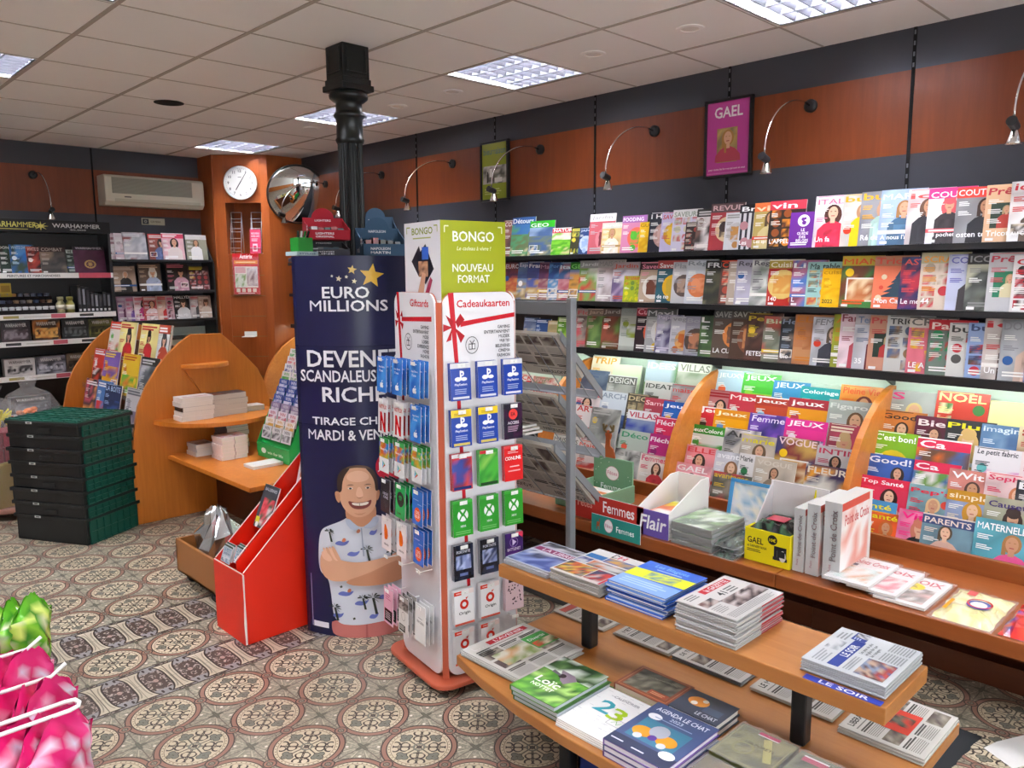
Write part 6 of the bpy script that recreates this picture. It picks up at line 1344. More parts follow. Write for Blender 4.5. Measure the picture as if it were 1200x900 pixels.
# ------------------------------------------------------------------ gift card tower
TC = Vector((1.7905,2.2186,0)); TW_, TH = .36, 1.475; tr = R(-9); Z0 = .058
t = empty('gift_card_tower', 'four sided white gift card tower with red ribbon print and orange corner posts', 'display stand', TC, tr)
def panel_outline(w, h, rr=.05):
    P = []
    for cx, cz, a in ((w-rr,rr,-90),(w-rr,h-rr,0),(rr,h-rr,90),(rr,rr,180)): P += [(cx+rr*math.cos(R(a+k*15)), cz+rr*math.sin(R(a+k*15))) for k in range(7)]
    return P
PO = panel_outline(TW_-.044, TH)
for side in range(4):
    q = MB(); M = Matrix.Translation((TW_/2,TW_/2,0)) @ Matrix.Rotation(R(90*side), 4, 'Z') @ Matrix.Translation((-TW_/2,-TW_/2,0)); q.T = M
    q.prism([(x+.022, z+Z0) for x, z in PO], 1, 0, .008, 'e9e7ea')
    if side in (0, 3):
        c = Cover(TW_/TH, 50+side); f = lambda py: 1-(py-342)/448
        rb = 'c81e2c'
        if side == 0:
            g = lambda px: (px-521)/86
            c.text('Cadeaukaarten',g(537),f(358.5),g(601),f(350),rb,True); c.poly([(g(527),f(342)),(g(533.5),f(342)),(g(538.5),f(424)),(g(549),f(700)),(g(545),f(700)),(g(534),f(424))],rb)
            c.poly([(g(541),f(380)),(g(541),f(374)),(g(607),f(366)),(g(607),f(371)),(g(560),f(377))],rb)
            for P2 in ([(533,373),(524,366),(530,380)],[(535,374),(541,365),(546,372),(538,381)],[(534,380),(541,398),(546,390)],[(532,380),(520,385),(521,376)],[(531,381),(524,396),(530,394)]): c.poly([(g(x),f(y)) for x, y in P2],'b01824')
            for k, s in enumerate(('GAMING','ENTERTAINMENT','MUZIEK','VRIJE TIJD','BELEVENIS','CINEMA','FASHION')): c.text(s,g(566) if len(s) > 9 else g(578),f(383.5+5.5*k),g(601),f(379.8+5.5*k),'3a3a40',al='r')
            x, y = .385, f(401)
        else:
            g = lambda px: (px-459)/58
            c.text('Giftcards',g(483),f(358),g(509),f(349.5),rb,True); c.poly([(g(463),f(339)),(g(466.5),f(339)),(g(469.5),f(416)),(g(476),f(640)),(g(472.5),f(640)),(g(466),f(416))],rb)
            c.poly([(g(470),f(376)),(g(470),f(371)),(g(513),f(368)),(g(513),f(373.5))],rb)
            for P2 in ([(466,370),(461,362),(463,374)],[(468,370),(471,363),(472,371)],[(467,376),(471,386),(473,379)],[(465,376),(461,384),(460,375)]): c.poly([(g(x),f(y)) for x, y in P2],'b01824')
            for k, s in enumerate(('GAMING','ENTERTAINMENT','MODE','LOISIRS','EXPERIENCE','MOVIE','FASHION')): c.text(s,g(487) if len(s) > 9 else g(494),f(382.5+5.5*k),g(509),f(378.5+5.5*k),'3a3a40',al='r')
            x, y = .36, f(399)
        c.ring(x,y,.022,.0018,'3a3a40'); c.rect(x-.045,y-.011,x+.045,y+.004,'3a3a40'); c.rect(x-.038,y-.009,x+.038,y+.002,'e9e7ea'); c.rect(x-.006,y-.011,x+.006,y+.004,'3a3a40'); c.line([(x,y+.004),(x-.03,y+.012)],.002,'3a3a40'); c.line([(x,y+.004),(x+.035,y+.013)],.002,'3a3a40')
        if side == 3: c.lines(.3,.06,.7,.09,3,'4a4a50',.3,.4)
        fn = lambda u, v, d: Vector((.022+u*(TW_-.044), -d, Z0+v*TH))
        c.emit(q, fn)
    pn = q.build('side_panel', PC, t)
    if side == 0: HK0 = pn
    if side == 3: HK3 = pn
    q = MB(); q.T = M; q.prism([(x+.021, z+Z0-.001) for x, z in panel_outline(TW_-.042, TH+.002)], 1, .0081, .0125); q.build('panel_backing', M_ORANGE, t)
for x, y in ((0,0),(TW_,0),(TW_,TW_),(0,TW_)):
    sx, sy = (1 if x == 0 else -1), (1 if y == 0 else -1); q = MB(); q.prism([(x+sx*.004,y+sy*.02),(x+sx*.02,y+sy*.004),(x+sx*.03,y+sy*.012),(x+sx*.012,y+sy*.03)], 2, .05, Z0+TH-.035); q.build('corner_post', M_ORANGE, t)
q = MB(); P5 = panel_outline(TW_+.1, TW_+.1, .07); q.prism([(x-.05,z-.05) for x, z in P5], 2, .035, .052); q.build('base_plate', M_ORANGE, t, bevel=.003)
q = MB(); q.box(.015,TW_-.015,.015,TW_-.015,Z0+TH-.05,Z0+TH-.03); q.build('top_plate', M_WHITE, t)
for x in (.03,TW_-.03):
    for y in (.03,TW_-.03):
        q = MB(); q.T = Matrix.Translation((x,y,.0175)) @ Matrix.Rotation(R(90), 4, 'X'); q.lathe([(0,-.01),(.017,-.01),(.017,.01),(0,.01)], 12); q.build('caster', M_BLACK, t)
RT = Matrix.Translation(TC) @ Matrix.Rotation(tr, 4, 'Z')
def gift_print(kind, n):
    c = Cover(.63, n)
    if kind == 'ps':
        c.rect(0,0,1,1,'1c3fa0'); c.rect(0,.86,1,1,'dcdce0'); c.rect(.46,.56,.55,.8,'f0f2f8'); c.ell(.58,.72,.07,'f0f2f8',.8); c.ell(.56,.71,.03,'1c3fa0',.8); c.ell(.36,.57,.06,'f0f2f8',1.6); c.ell(.66,.57,.05,'f0f2f8',1.8); c.rect(.46,.54,.55,.6,'f0f2f8')
        c.text('PlayStation',.2,.38,.8,.46,'e8ecf8',True); c.lines(.2,.16,.8,.32,3,'a8b8e0',.1,.4); c.rect(.1,.04,.9,.1,'d0d4e0')
    elif kind == 'psy':
        gift = gift_print('ps', n); c = gift; c.rect(0,.8,1,1,'e8c820'); c.lines(.15,.84,.8,.92,2,'a88a18'); c.rect(.1,.03,.9,.1,'c8b860')
    elif kind == 'ea': c.photo(0,0,1,1,['1c1624','3a1838','20182c']); c.ell(.5,.7,.15,'e8403c'); c.text('EA',.38,.65,.62,.75,'2a1018',True); c.text('ACCESS',.2,.42,.8,.5,'e8e0e8',True); c.lines(.2,.2,.8,.38,4,'b898b0',.2,.4)
    elif kind == 'red_hero': c.rect(0,0,1,1,'c03038'); c.photo(0,.1,1,.85,['b83038','c84850','3a4a98','8a2a34'],4,5,.5); c.rect(0,.9,1,1,'e8e4e4'); c.rect(.06,.02,.94,.1,'1c2c68'); c.text('eShop',.3,.93,.75,.99,'c8202c')
    elif kind == 'green_hero': c.rect(0,0,1,1,'3a9a34'); c.photo(0,.1,1,.9,['4ab03c','2c8a30','8ac858','3a9a34'],4,5,.5); c.rect(.05,.9,.45,.99,'c8283a'); c.rect(.06,.02,.94,.1,'14401c')
    elif kind == 'online': c.rect(0,0,1,1,'dc2428'); c.rect(0,.93,1,1,'e84448'); c.text('ONLINE',.2,.6,.9,.7,'ffffff',True); c.lines(.2,.78,.8,.86,2,'f0b8b8'); c.ring(.14,.65,.05,.014,'ffffff'); c.lines(.2,.25,.85,.32,1,'f0a8a8',0); c.lines(.3,.38,.8,.44,1,'f8c8c8',0)
    elif kind == 'xbox': c.rect(0,0,1,1,'2c9428'); c.rect(0,.92,1,1,'3aa838'); c.ell(.5,.58,.17,'f0f4f0',n=24); c.poly([(.28,.73),(.36,.75),(.5,.64),(.64,.75),(.72,.73),(.56,.58),(.5,.54),(.44,.58)],'2c9428'); c.poly([(.26,.44),(.33,.42),(.5,.6),(.67,.42),(.74,.44),(.54,.64),(.46,.64)],'2c9428'); c.text('XBOX',.36,.25,.64,.31,'e8f0e8',True); c.lines(.12,.05,.9,.16,2,'7ac070',.1,.4)
    elif kind == 'dark': c.photo(0,0,1,1,['14161e','1c2030','2a3048'],5,6,.5); c.photo(.12,.3,.88,.7,['8a98c8','4a5888','b8c4e8','2a3458'],6,5,.9); c.text('FORTNITE',.16,.76,.84,.84,'c8ccd8',True); c.rect(.3,.12,.7,.2,'6a78a8')
    elif kind == 'violet': c.photo(0,0,1,1,['2a1a58','4a2078','341c60'],4,6,.3); c.poly([(.42,.62),(.42,.82),(.64,.72)],'d8c8f0'); c.ring(.5,.72,.14,.012,'a888d8'); c.text('BATTLENET',.14,.48,.86,.56,'e0d0f0',True); c.lines(.16,.2,.84,.4,4,'9078c0',.2,.35); c.poly([(.6,1),(1,.8),(1,1)],'d83858')
    elif kind == 'origin': c.rect(0,0,1,1,'f0eeee'); c.rect(0,.86,1,.97,'d8402c'); c.rect(.7,.86,1,1,'f0e0dc'); c.ring(.5,.58,.14,.075,'d03428'); c.poly([(.6,.7),(.72,.78),(.58,.76)],'d03428'); c.text('Origin',.22,.27,.8,.38,'3a3a3c',True); c.rect(0,0,1,.06,'d8604c'); c.lines(.1,.89,.5,.94,1,'f8d0c8')
    elif kind == 'pink_dots':
        c.rect(0,0,1,1,'d8b8bc'); c.rect(.2,.82,.8,.92,'3a2a30'); r = c.r
        for k in range(26): c.ell(.15+.7*r.random(),.15+.6*r.random(),.016+.012*r.random(),'3a2a30')
    elif kind == 'apple': c.photo(0,0,1,1,['2a68c8','4a9ae8','3a80d8'],3,5,.1); c.ell(.44,.2,.075,'f4f8fc',.9); c.ell(.58,.2,.075,'f4f8fc',.9); c.rect(.36,.15,.66,.2,'f4f8fc'); c.ell(.67,.22,.028,'3f8ae0'); c.poly([(.5,.28),(.52,.33),(.6,.35),(.58,.3)],'f4f8fc'); c.text('App Store',.2,.68,.8,.75,'e0ecf8',True); c.text('iTunes',.25,.58,.7,.65,'e0ecf8'); c.lines(.2,.9,.8,.94,1,'d8e8f8')
    elif kind == 'netflix': c.rect(0,0,1,1,'ece8e8'); c.text('NETFLIX',.12,.72,.88,.83,'c8141c',True); c.rect(.2,.06,.38,.62,'b01018'); c.rect(.62,.06,.8,.62,'b01018'); c.poly([(.2,.62),(.38,.62),(.8,.06),(.62,.06)],'e01c24')
    elif kind == 'play': c.photo(0,.42,1,1,['38b060','e8c030','e07030','3a90d8'],5,5,.5); c.rect(0,0,1,.42,'f4f4f4'); c.rect(0,.86,1,1,'3aa84c'); c.poly([(.34,.1),(.34,.34),(.46,.22)],'3ab0e0'); c.poly([(.34,.34),(.66,.22),(.5,.22)],'48b868'); c.poly([(.34,.1),(.5,.22),(.66,.22)],'e05038'); c.text('Google Play',.12,.62,.88,.7,'f4f8f4',True)
    elif kind == 'zone': c.rect(0,0,1,1,'221a2c'); c.text('XBOX',.2,.52,.8,.6,'d0c8d8',True); c.text('ONE',.3,.42,.8,.5,'d0c8d8',True); c.rect(0,.9,1,1,'1a1420')
    elif kind == 'spotify':
        c.rect(0,0,1,1,'1fae58'); c.ell(.5,.56,.22,'14201a',n=26)
        for k, (rr, y) in enumerate(((.2,.46),(.165,.45),(.13,.44))): c.ring(.5,y,rr,.024,'1fae58',14,55,125)
        c.text('Spotify',.2,.1,.8,.18,'14301c'); c.rect(0,.93,1,1,'188a48')
    elif kind == 'cool': c.rect(0,0,1,1,'2c72d0'); c.ell(.5,.3,.2,'e8602c',.95); c.text('COOL',.3,.31,.7,.4,'fff4ec',True); c.text('BLUE',.3,.2,.7,.29,'fff4ec',True); c.lines(.12,.68,.6,.72,1,'8ab8f0',0); c.lines(.5,.58,.9,.61,1,'8ab8f0',0); c.rect(0,.95,1,1,'1c58b0')
    elif kind == 'orange_z': c.rect(0,0,1,1,'f2f0f0'); c.poly([(.3,.75),(.45,.76),(.62,.62),(.68,.45),(.6,.34),(.42,.3),(.3,.33),(.26,.55)],'e8701c'); c.text('zalando',.25,.14,.75,.22,'6a6a6a'); c.lines(.3,.9,.7,.94,1,'c8c0c0')
    elif kind == 'pink_black': c.rect(0,0,1,1,'eab0c4'); c.rect(.1,.06,.9,.4,'241c20'); c.lines(.18,.12,.8,.34,4,'d8c8cc',.2,.35); c.lines(.2,.66,.8,.84,3,'c05a80',.4,.3)
    elif kind == 'grey_face': c.rect(0,0,1,1,'e0deda'); c.photo(0,.62,1,1,['8a8680','5a5854','b0aca4']); c.ring(.5,.46,.12,.012,'8a8680'); c.rect(.1,.04,.7,.22,'4a4844'); c.lines(.15,.08,.65,.2,3,'d0ccc6',.3)
    else: c.rect(0,0,1,1,'f0f0ee'); c.text('BON CADEAU',.2,.5,.85,.57,'6a6a6a',True); c.lines(.3,.62,.8,.66,1,'b0b0b0')
    return c
RGT = [['ps','ps','ps'],['psy','psy','ea'],['red_hero','green_hero','online'],['xbox','xbox','xbox'],['dark','dark','violet'],['origin','origin','pink_dots'],['origin','origin',None]]
LFT = [['apple','apple','apple'],['netflix','netflix','apple'],['play','play','play'],['zone','spotify','cool'],['orange_z','orange_z','cool'],[None,None,None],['pink_black','grey_face','white']]
RZS = [1.28,1.108,.943,.766,.595,.418,.26]; LZS = [1.285,1.12,.965,.80,.645,.49,.345]
KD = {'ps':'blue console gift card with a white emblem','psy':'blue console gift card with a yellow header','ea':'black gift card with a red disc','red_hero':'red video game gift card','green_hero':'green video game gift card','online':'plain red online play gift card','xbox':'green gift card with a white round emblem','dark':'black game gift card with pale blue figures','violet':'violet gift card with a play triangle','origin':'white gift card with a red ring','pink_dots':'dusky pink gift card with dark dots','apple':'blue gift card with a white fruit emblem','netflix':'white gift card with a big red letter','play':'rainbow headed gift card with a play triangle','zone':'black gift card with small grey lettering','spotify':'green gift card with a black disc','cool':'blue gift card with an orange badge','orange_z':'white gift card with an orange teardrop','pink_black':'pink gift card with a black patch','grey_face':'pale gift card with a grey photograph','white':'plain white gift card'}
def hook(x, y, z, sx, sy, L):
    """a white peg with a price flag, in tower coordinates"""
    q = MB(); q.tube([(x,y,z),(x+sx*L,y+sy*L,z),(x+sx*(L+.008),y+sy*(L+.008),z+.008)], .002, 6)
    a, b2 = x+sx*(L+.002), y+sy*(L+.002); w = .016
    if sx == 0: q.box(a-w,a+w,b2-.0015,b2,z-.001,z+.013)
    else: q.box(a-.0015,a,b2-w,b2+w,z-.001,z+.013)
    q.build('hook', M_WHITE, HK0 if sx == 0 else HK3)
cn = 0
for face, G, ZS in (('wide', RGT, RZS), ('narrow', LFT, LZS)):
    for ri, row in enumerate(G):
        for ci, kind in enumerate(row):
            L = .045 if face == 'wide' else (.085,.075,.06)[ci]
            c0 = (.068,.186,.301)[ci] if face == 'wide' else (.30,.19,.08)[ci]
            z = ZS[ri]-.014
            if face == 'wide': hook(c0, 0, z, 0, -1, L)
            else: hook(0, c0, z, -1, 0, L)
            if not kind: continue
            w, h = .086, .137
            if face == 'narrow' and ri == 6: h = .15
            nn = 3
            cov = gift_print(kind, cn)
            for n in range(nn):
                dd = L-.006-n*(.0085 if face == 'wide' else .018); o = MB(); o.box(-w/2,w/2,-.0012,0,-h+.02,.02,'e0e0e4')
                if n == 0 or face == 'narrow': cov.emit(o, sheet((-w/2,-.0012,-h+.02),(1,0,0),(0,0,1),(0,-1,0),w,h), 0, .00005, .0001)
                else:
                    c2 = Cover(.63, 0); c2.rect(0,0,1,1,cov.o[0][3] if isinstance(cov.o[0][3], str) else '888890'); c2.emit(o, sheet((-w/2,-.0012,-h+.02),(1,0,0),(0,0,1),(0,-1,0),w,h), 0, .00005, .0001)
                b = o.build('gift_card', PC)
                lp = Vector((c0, -dd, z-.006)) if face == 'wide' else Vector((-dd, c0, z-.006))
                b.location = RT @ lp; b.rotation_euler = (R(-2), 0, tr+(0 if face == 'wide' else HPI)+R((cn*5) % 5-2)*.6)
                tag(b, '%s, %s peg, %s row, %s face, %s' % (KD[kind], ('first','middle','last')[ci], ORD[ri], face, ('front','second','third')[n]), 'gift card', 'gift cards on the %s face' % face)
            cn += 1
# green and white gift box on top of the tower
t = empty('box_header', 'tall green and white printed gift voucher box standing on the card tower', 'display box', RT @ Vector((.0,.0,Z0+TH-.029)), tr)
q = MB(); a, b2, z1 = .285, .275, .29; x0, y0 = .035, .03
q.box(x0,x0+a,y0,y0+b2,0,z1,'a4ac12')
c = Cover(a/z1, 3); c.rect(0,0,1,1,'a0aa0e'); c.text('BONGO',.18,.74,.82,.87,'f4f6e8',True); c.text('Le cadeau à vivre !',.24,.63,.76,.69,'e4e8b8',shear=.2); c.text('NOUVEAU',.17,.36,.8,.46,'f2f4e4',True); c.text('FORMAT',.25,.22,.74,.32,'f2f4e4',True)
for P2 in ([(.06,.85),(.06,.93),(.12,.93)],[(.88,.93),(.94,.93),(.94,.85)]): c.line(P2,.016,'e8ecc8')
c.emit(q, sheet((x0,y0,0),(1,0,0),(0,0,1),(0,-1,0),a,z1))
c = Cover(b2/z1, 4); c.rect(0,0,1,1,'eeedf0'); c.text('BONGO',.22,.84,.8,.93,'8a9a10',True); c.lines(.25,.78,.75,.81,1,'b0b860',0); c.poly([(.2,.5),(.42,.7),(.55,.44),(.4,.3)],'2a2430'); c.poly([(.35,.55),(.6,.72),(.82,.4),(.58,.2)],'1e1c2a'); c.rect(.5,.52,.68,.68,'3a68c8'); c.photo(.4,.3,.66,.5,['a8785a','5a3a34','c89a78'],4,4,.7); c.poly([(.36,.08),(.5,.36),(.6,.34),(.52,.05)],'d8a484'); c.poly([(.55,.06),(.72,.3),(.78,.26),(.64,.02)],'b03a5a'); c.line([(.08,.86),(.08,.94),(.18,.94)],.014,'a0aa0e'); c.line([(.84,.94),(.93,.94),(.93,.86)],.014,'a0aa0e')
c.emit(q, sheet((x0,y0+b2,0),(0,-1,0),(0,0,1),(-1,0,0),b2,z1)); q.build('carton', PR, t, bevel=0)

# ------------------------------------------------------------------ two level newspaper table
UZ, LZ = .57, .30
t = empty('newspaper_table', 'two level beech table of newspapers and books on black posts', 'table', (1.95,1.3,0))
q = WB(t); q.box(1.85,2.14,.635,1.975,UZ-.045,UZ); q.build('upper_board', WD_TABLE, t, bevel=.003)
q = WB(t); q.prism([(2.408,.62),(2.408,1.972),(1.645,1.972),(1.60,1.80),(1.567,1.6),(1.55,1.4),(1.545,1.2),(1.55,.95),(1.562,.75),(1.585,.62)], 2, LZ-.035, LZ); q.build('lower_board', WD_TABLE, t, bevel=.003)
for x, y in ((2.02,1.69),(1.995,.905)):
    q = WB(t); q.box(x-.024,x+.024,y-.022,y+.022,LZ,UZ-.045); q.build('post', M_BLACK, t, bevel=.008)
for x, y in ((1.75,1.55),(1.75,.8),(2.25,1.55),(2.25,.8)):
    q = WB(t); q.box(x-.022,x+.022,y-.022,y+.022,0,LZ-.035); q.build('leg', M_BLACK, t, bevel=.006)
c = Cover(7.4, 1); c.rect(0,0,1,1,'27379c'); c.text('LE SOIR',.2,.16,.84,.84,'f4f4f8',True); q = WB(t); q.box(1.852,1.878,.648,.842,UZ+.0003,UZ+.0012,'27379c'); flat_print(c, q, 1.852,1.878,.648,.842,UZ+.0012,'y'); q.build('shelf_label', PR, t)
def pile(n, x0, x1, y0, y1, z0, th, cov, tone, label, grp, orient='x', edge=None, jit=.004, name='newspaper', seed=0, gap=.0006):
    r = random.Random(seed); ys = y1-y0; NP = .7          # newsprint is greyer than coated paper
    tone = tuple(x*NP for x in hx(tone)[:3])+(1,)
    if cov: cov.scale(NP)
    for k in range(n):
        a, b2 = (r.random()-.5)*jit*2, (r.random()-.5)*jit*2; z = z0+k*(th+gap); top = k == n-1; m = MB(); X0, X1, Y0, Y1 = x0+a, x1+a, y0+b2, y1+b2
        # a folded paper: rounded fold along the side facing the room
        pr = [(X0,z+th*.5),(X0+.0012,z+.0004),(X1,z),(X1,z+th),(X0+.0012,z+th-.0004)]
        m.prism(pr, 1, Y0, Y1, tone)
        if edge:
            xm = x0+(x1-x0)*.52; m.box(xm,X1-.002,Y0-.0006,Y0-.0001,z+.0006,z+th-.0006,edge)
        if top and cov: flat_print(cov, m, X0+.0015, X1, Y0, Y1, z+th, orient)
        elif k % 2: m.box(X0+.01,X1-.02,Y0-.0006,Y0-.0002,z+th*.3,z+th*.6,'a8a49c')
        tag(m.build(name, PM), '%s, %s from the top' % (label, ORD[n-1-k] if n-1-k < len(ORD) else 'lower'), 'newspaper', grp)
c = Cover(.27/.215, 3); c.rect(0,0,1,1,'d3d6d8'); c.rect(.02,.55,.6,.72,'2b3f8e'); c.text('LE SOIR',.22,.58,.58,.69,'eef0f4',True); c.rect(.6,.62,.86,.76,'3a4c98'); c.photo(.72,.6,.88,.76,['8a8a90','c8c8cc','4a4a50'],4,3); c.rect(.03,.76,.97,.765,'9a9a9a'); c.photo(.12,.78,.42,.94,['b8bcc0','6a6c70','d8dadc'],4,3,.6); c.lines(.46,.8,.7,.95,4,'9a9a9c'); c.lines(.04,.8,.1,.95,4,'9a9a9c')
for k, s in enumerate(('Les yeux de plus','en plus durs sur','des managers')): c.text(s,.3,.44-.07*k,.76,.5-.07*k,'4a4a4c')
c.photo(.08,.04,.56,.3,['a83a34','4a6a9a','c8a890','5a3a3a','8a98b0'],8,5,.8)
c = Cover(.268/.215, 3); c.rect(0,0,1,1,'d3d6d8')
c.poly([(0.36,.02),(.5,.02),(.5,.98),(.36,.98)],'2b3f8e')
# masthead band lies across the fold; print is drawn with u along +X
c = Cover(.268/.215, 3); c.rect(0,0,1,1,'d4d7d9'); c.rect(.06,.58,.78,.72,'2b3f8e'); c.text('LE SOIR',.33,.60,.66,.70,'eef0f4',True); c.rect(.78,.6,.98,.78,'33458f'); c.photo(.86,.6,.98,.76,['8a8a90','c8c8cc','4a4a50'],3,3); c.lines(.8,.66,.85,.76,3,'c8d0f0')
c.photo(.4,.76,.66,.93,['c0c4c6','7a7c80','d8dadc'],4,3,.6); c.lines(.7,.8,.95,.94,3,'9a9c9e'); c.lines(.06,.76,.36,.92,4,'a8aaac')
for k, s in enumerate(('Les yeux de plus','en plus dur que','les managers')): c.text(s,.5,.49-.065*k,.94,.545-.065*k,'505254')
c.photo(.05,.06,.46,.4,['a03a34','4a6a9a','c8a890','5a3a3a','8a98b0'],8,6,.8); c.lines(.5,.04,.72,.32,8,'a0a2a4',.08); c.lines(.75,.04,.97,.32,8,'a0a2a4',.08); c.lines(.06,.44,.44,.54,3,'a8aaac',.1)
pile(7, 1.884,2.134,.65,.862,UZ+.0008,.0046,c,'c9ccce','folded newspaper in the blue banded pile','pile with a blue masthead','x',None,.003,seed=2)
c = Cover(.3/.21, 5); c.rect(0,0,1,1,'dedad6'); c.rect(.34,.8,.9,.94,'c8323a'); c.text('la GAZETTE',.42,.82,.86,.92,'f4e8e8',True); c.lines(.06,.8,.3,.95,3,'8a8886'); c.text('41',.44,.58,.56,.72,'2a2a2c',True); c.lines(.6,.56,.84,.74,3,'7a7876'); c.photo(.3,.22,.98,.52,['b8a8a4','4a3a3a','8a7874','d8c8c4','3a2e30'],9,5,.8); c.photo(.04,.5,.3,.68,['7a5a54','c8b8b0','4a4a4c'],4,3); c.lines(.04,.26,.26,.46,5,'a8a4a2'); c.lines(.04,.05,.96,.2,5,'a8a4a2')
pile(18, 1.862,2.13,1.04,1.235,UZ+.0008,.0042,c,'d6d4d2','folded newspaper in the tall pile with red edges','tall pile with red edges','x','b4343c',.005,seed=4)
# blue comic albums
def comicpile():
    z = UZ+.0008
    for k in range(7):
        c = None; r = (k*37 % 5-2)*.003
        if k == 6:
            c = Cover(.235/.205, 9); c.rect(0,0,1,1,'2f62c4'); c.poly([(0,.36),(1,.42),(1,.72),(0,.66)],'d8dc28'); c.photo(.3,.42,.8,.66,['c8d030','5a8a9a','d8dc28','6a7a8a'],7,4,.6); c.rect(0,0,1,.36,'7fa4dc'); c.lines(.1,.1,.9,.3,3,'a8c4ea',.3); c.text('Marsupilami' if False else 'Les Blagues',.2,.8,.78,.93,'7fb0ea',True); c.lines(.3,.74,.9,.78,1,'c8daf4')
        flatbook(1.885+r,2.115+r,1.285-r,1.505-r,z,.0092,c,('2f5fc0','6d98d8','5a86cc','2d58b4')[k % 4],'blue comic album in the pile between the newspapers, %s from the top' % ORD[6-k],'blue comic albums','y'); z += .0095
comicpile()
c = Cover(.21/.26, 6); c.rect(0,0,1,1,'e2deda'); c.rect(.02,.82,.98,.98,'e8e4e0'); c.text('DH',.4,.84,.66,.97,'2a2a30',True); c.rect(.5,.84,.68,.97,'e2deda'); c.text('H',.52,.845,.66,.965,'d83a5a',True); c.rect(.04,.66,.4,.8,'2a6aa8'); c.photo(.42,.64,.98,.82,['2a4a8a','d8a050','8a8a88','4a6ab0'],5,3,.8); c.photo(.03,.04,.6,.4,['c85a30','3a3a3c','e0b840','8a8a84','d8703a'],8,6,.8); c.photo(.3,.42,.98,.6,['4a4a4e','e07838','9a9a98','d8d4d0'],6,3,.8); c.photo(.62,.05,.98,.38,['3a3a5a','b8342c','c8c4c0'],5,5,.8); c.rect(.96,0,1,1,'c83a48'); c.photo(.03,.42,.28,.62,['3a4a7a','8a8ab0','d0d0d4'])
pile(9, 1.868,2.13,1.525,1.738,UZ+.0008,.0046,c,'c6c2bc','newspaper in the colourful pile beside the blue albums','colourful newspaper pile','y','b05058',.004,seed=6)
c = Cover(.21/.25, 7); c.rect(0,0,1,1,'b8bccc'); c.photo(.02,.02,.98,.55,['3a4a8a','8a98c8','2a3050','c8ccd8'],7,5,.8); c.rect(.04,.6,.9,.74,'8a2a5a'); c.text('LA LIBRE',.2,.62,.86,.72,'e8d0dc',True); c.photo(.04,.78,.96,.98,['2a2a30','8a8a90','c8c8cc','4a4a58'],7,3,.8); c.rect(.02,.55,.98,.57,'e0e0e4')
pile(4, 1.87,2.10,1.752,1.965,UZ+.0008,.0055,c,'c8cad0','newspaper in the low blue pictured pile','low pile with blue pictures','y',None,.004,seed=8)
c = Cover(.8, 7); c.photo(0,0,1,1,['4a4644','2a2828','6a6460','3a3836'],7,6,.7); c.ell(.5,.45,.16,'b8b4b0',2.0)
o = MB(); o.box(2.09,2.16,1.79,1.96,UZ+.0235,UZ+.029,'5a5654'); o = MB(); 
pile(1, 2.108,2.139,1.76,1.96,UZ+.0008,.006,c,'5a5654','grey magazine edge at the back of the table\'s far end',None,'x',name='newspaper',seed=9)

# lower level
c = news_cover(61,'L\'AVENIR',tcol='f0e8e8',band=None,tone='dcd8d0',asp=.30/.3); c.rect(.08,.86,.92,.97,'dcd8d0'); c.rect(.3,.84,.92,.93,'c02a34'); c.text('L\'AVENIR',.4,.855,.86,.915,'f4e4e4',True); c.rect(.3,.3,.66,.58,'c8c4a8'); c.photo(.12,.32,.62,.62,['c0c0a0','8aa05a','d8a878','e0dcc8'],6,4,.6); c.rect(.64,.36,.98,.68,'4a9a48'); c.text('Divertis',.68,.56,.94,.64,'f0f4e8'); c.photo(.66,.38,.98,.52,['c84a34','4a7a38','e8d8b8'],4,3,.8); c.lines(.04,.66,.28,.8,4,'3a3a3c',.2)
pile(5, 1.652,1.955,1.665,1.955,LZ+.0008,.0036,c,'d8d5ce','newspaper with a green panel on the low board','newspapers with a green panel','x',None,.005,seed=12)
z = LZ+.0008
for k in range(3):
    c = None; e = .012*(2-k)
    if k == 2:
        c = Cover(.175/.245, 4); c.photo(0,0,1,1,['4a8a34','7ab84a','2c5a28','a8d070','3a6a30'],10,12,.7); c.photo(0,.62,1,1,['1e3a20','3a5a30','5a7a48','c8d0c8'],8,4,.7); c.poly([(.3,.72),(.5,.5),(.62,.46),(.74,.62),(.6,.7)],'8a7a8a'); c.ell(.44,.6,.05,'3a2c34'); c.poly([(.2,.66),(.4,.62),(.4,.58),(.2,.6)],'6a6470'); c.text('Loïc',.16,.3,.66,.44,'f4f4f0',True); c.text('NOTTET',.2,.2,.66,.27,'f0f0ec',True)
    flatbook(1.575+e*.4,1.825+e*.4,1.448-e*.6,1.635-e*.2,z,.0165,c,'3c6434' if k < 2 else '5a8a44','hardback with a boy in green grass, %s from the top' % ORD[2-k],'green grass hardbacks','y',page='b8c0c8'); z += .017
z = LZ+.0008
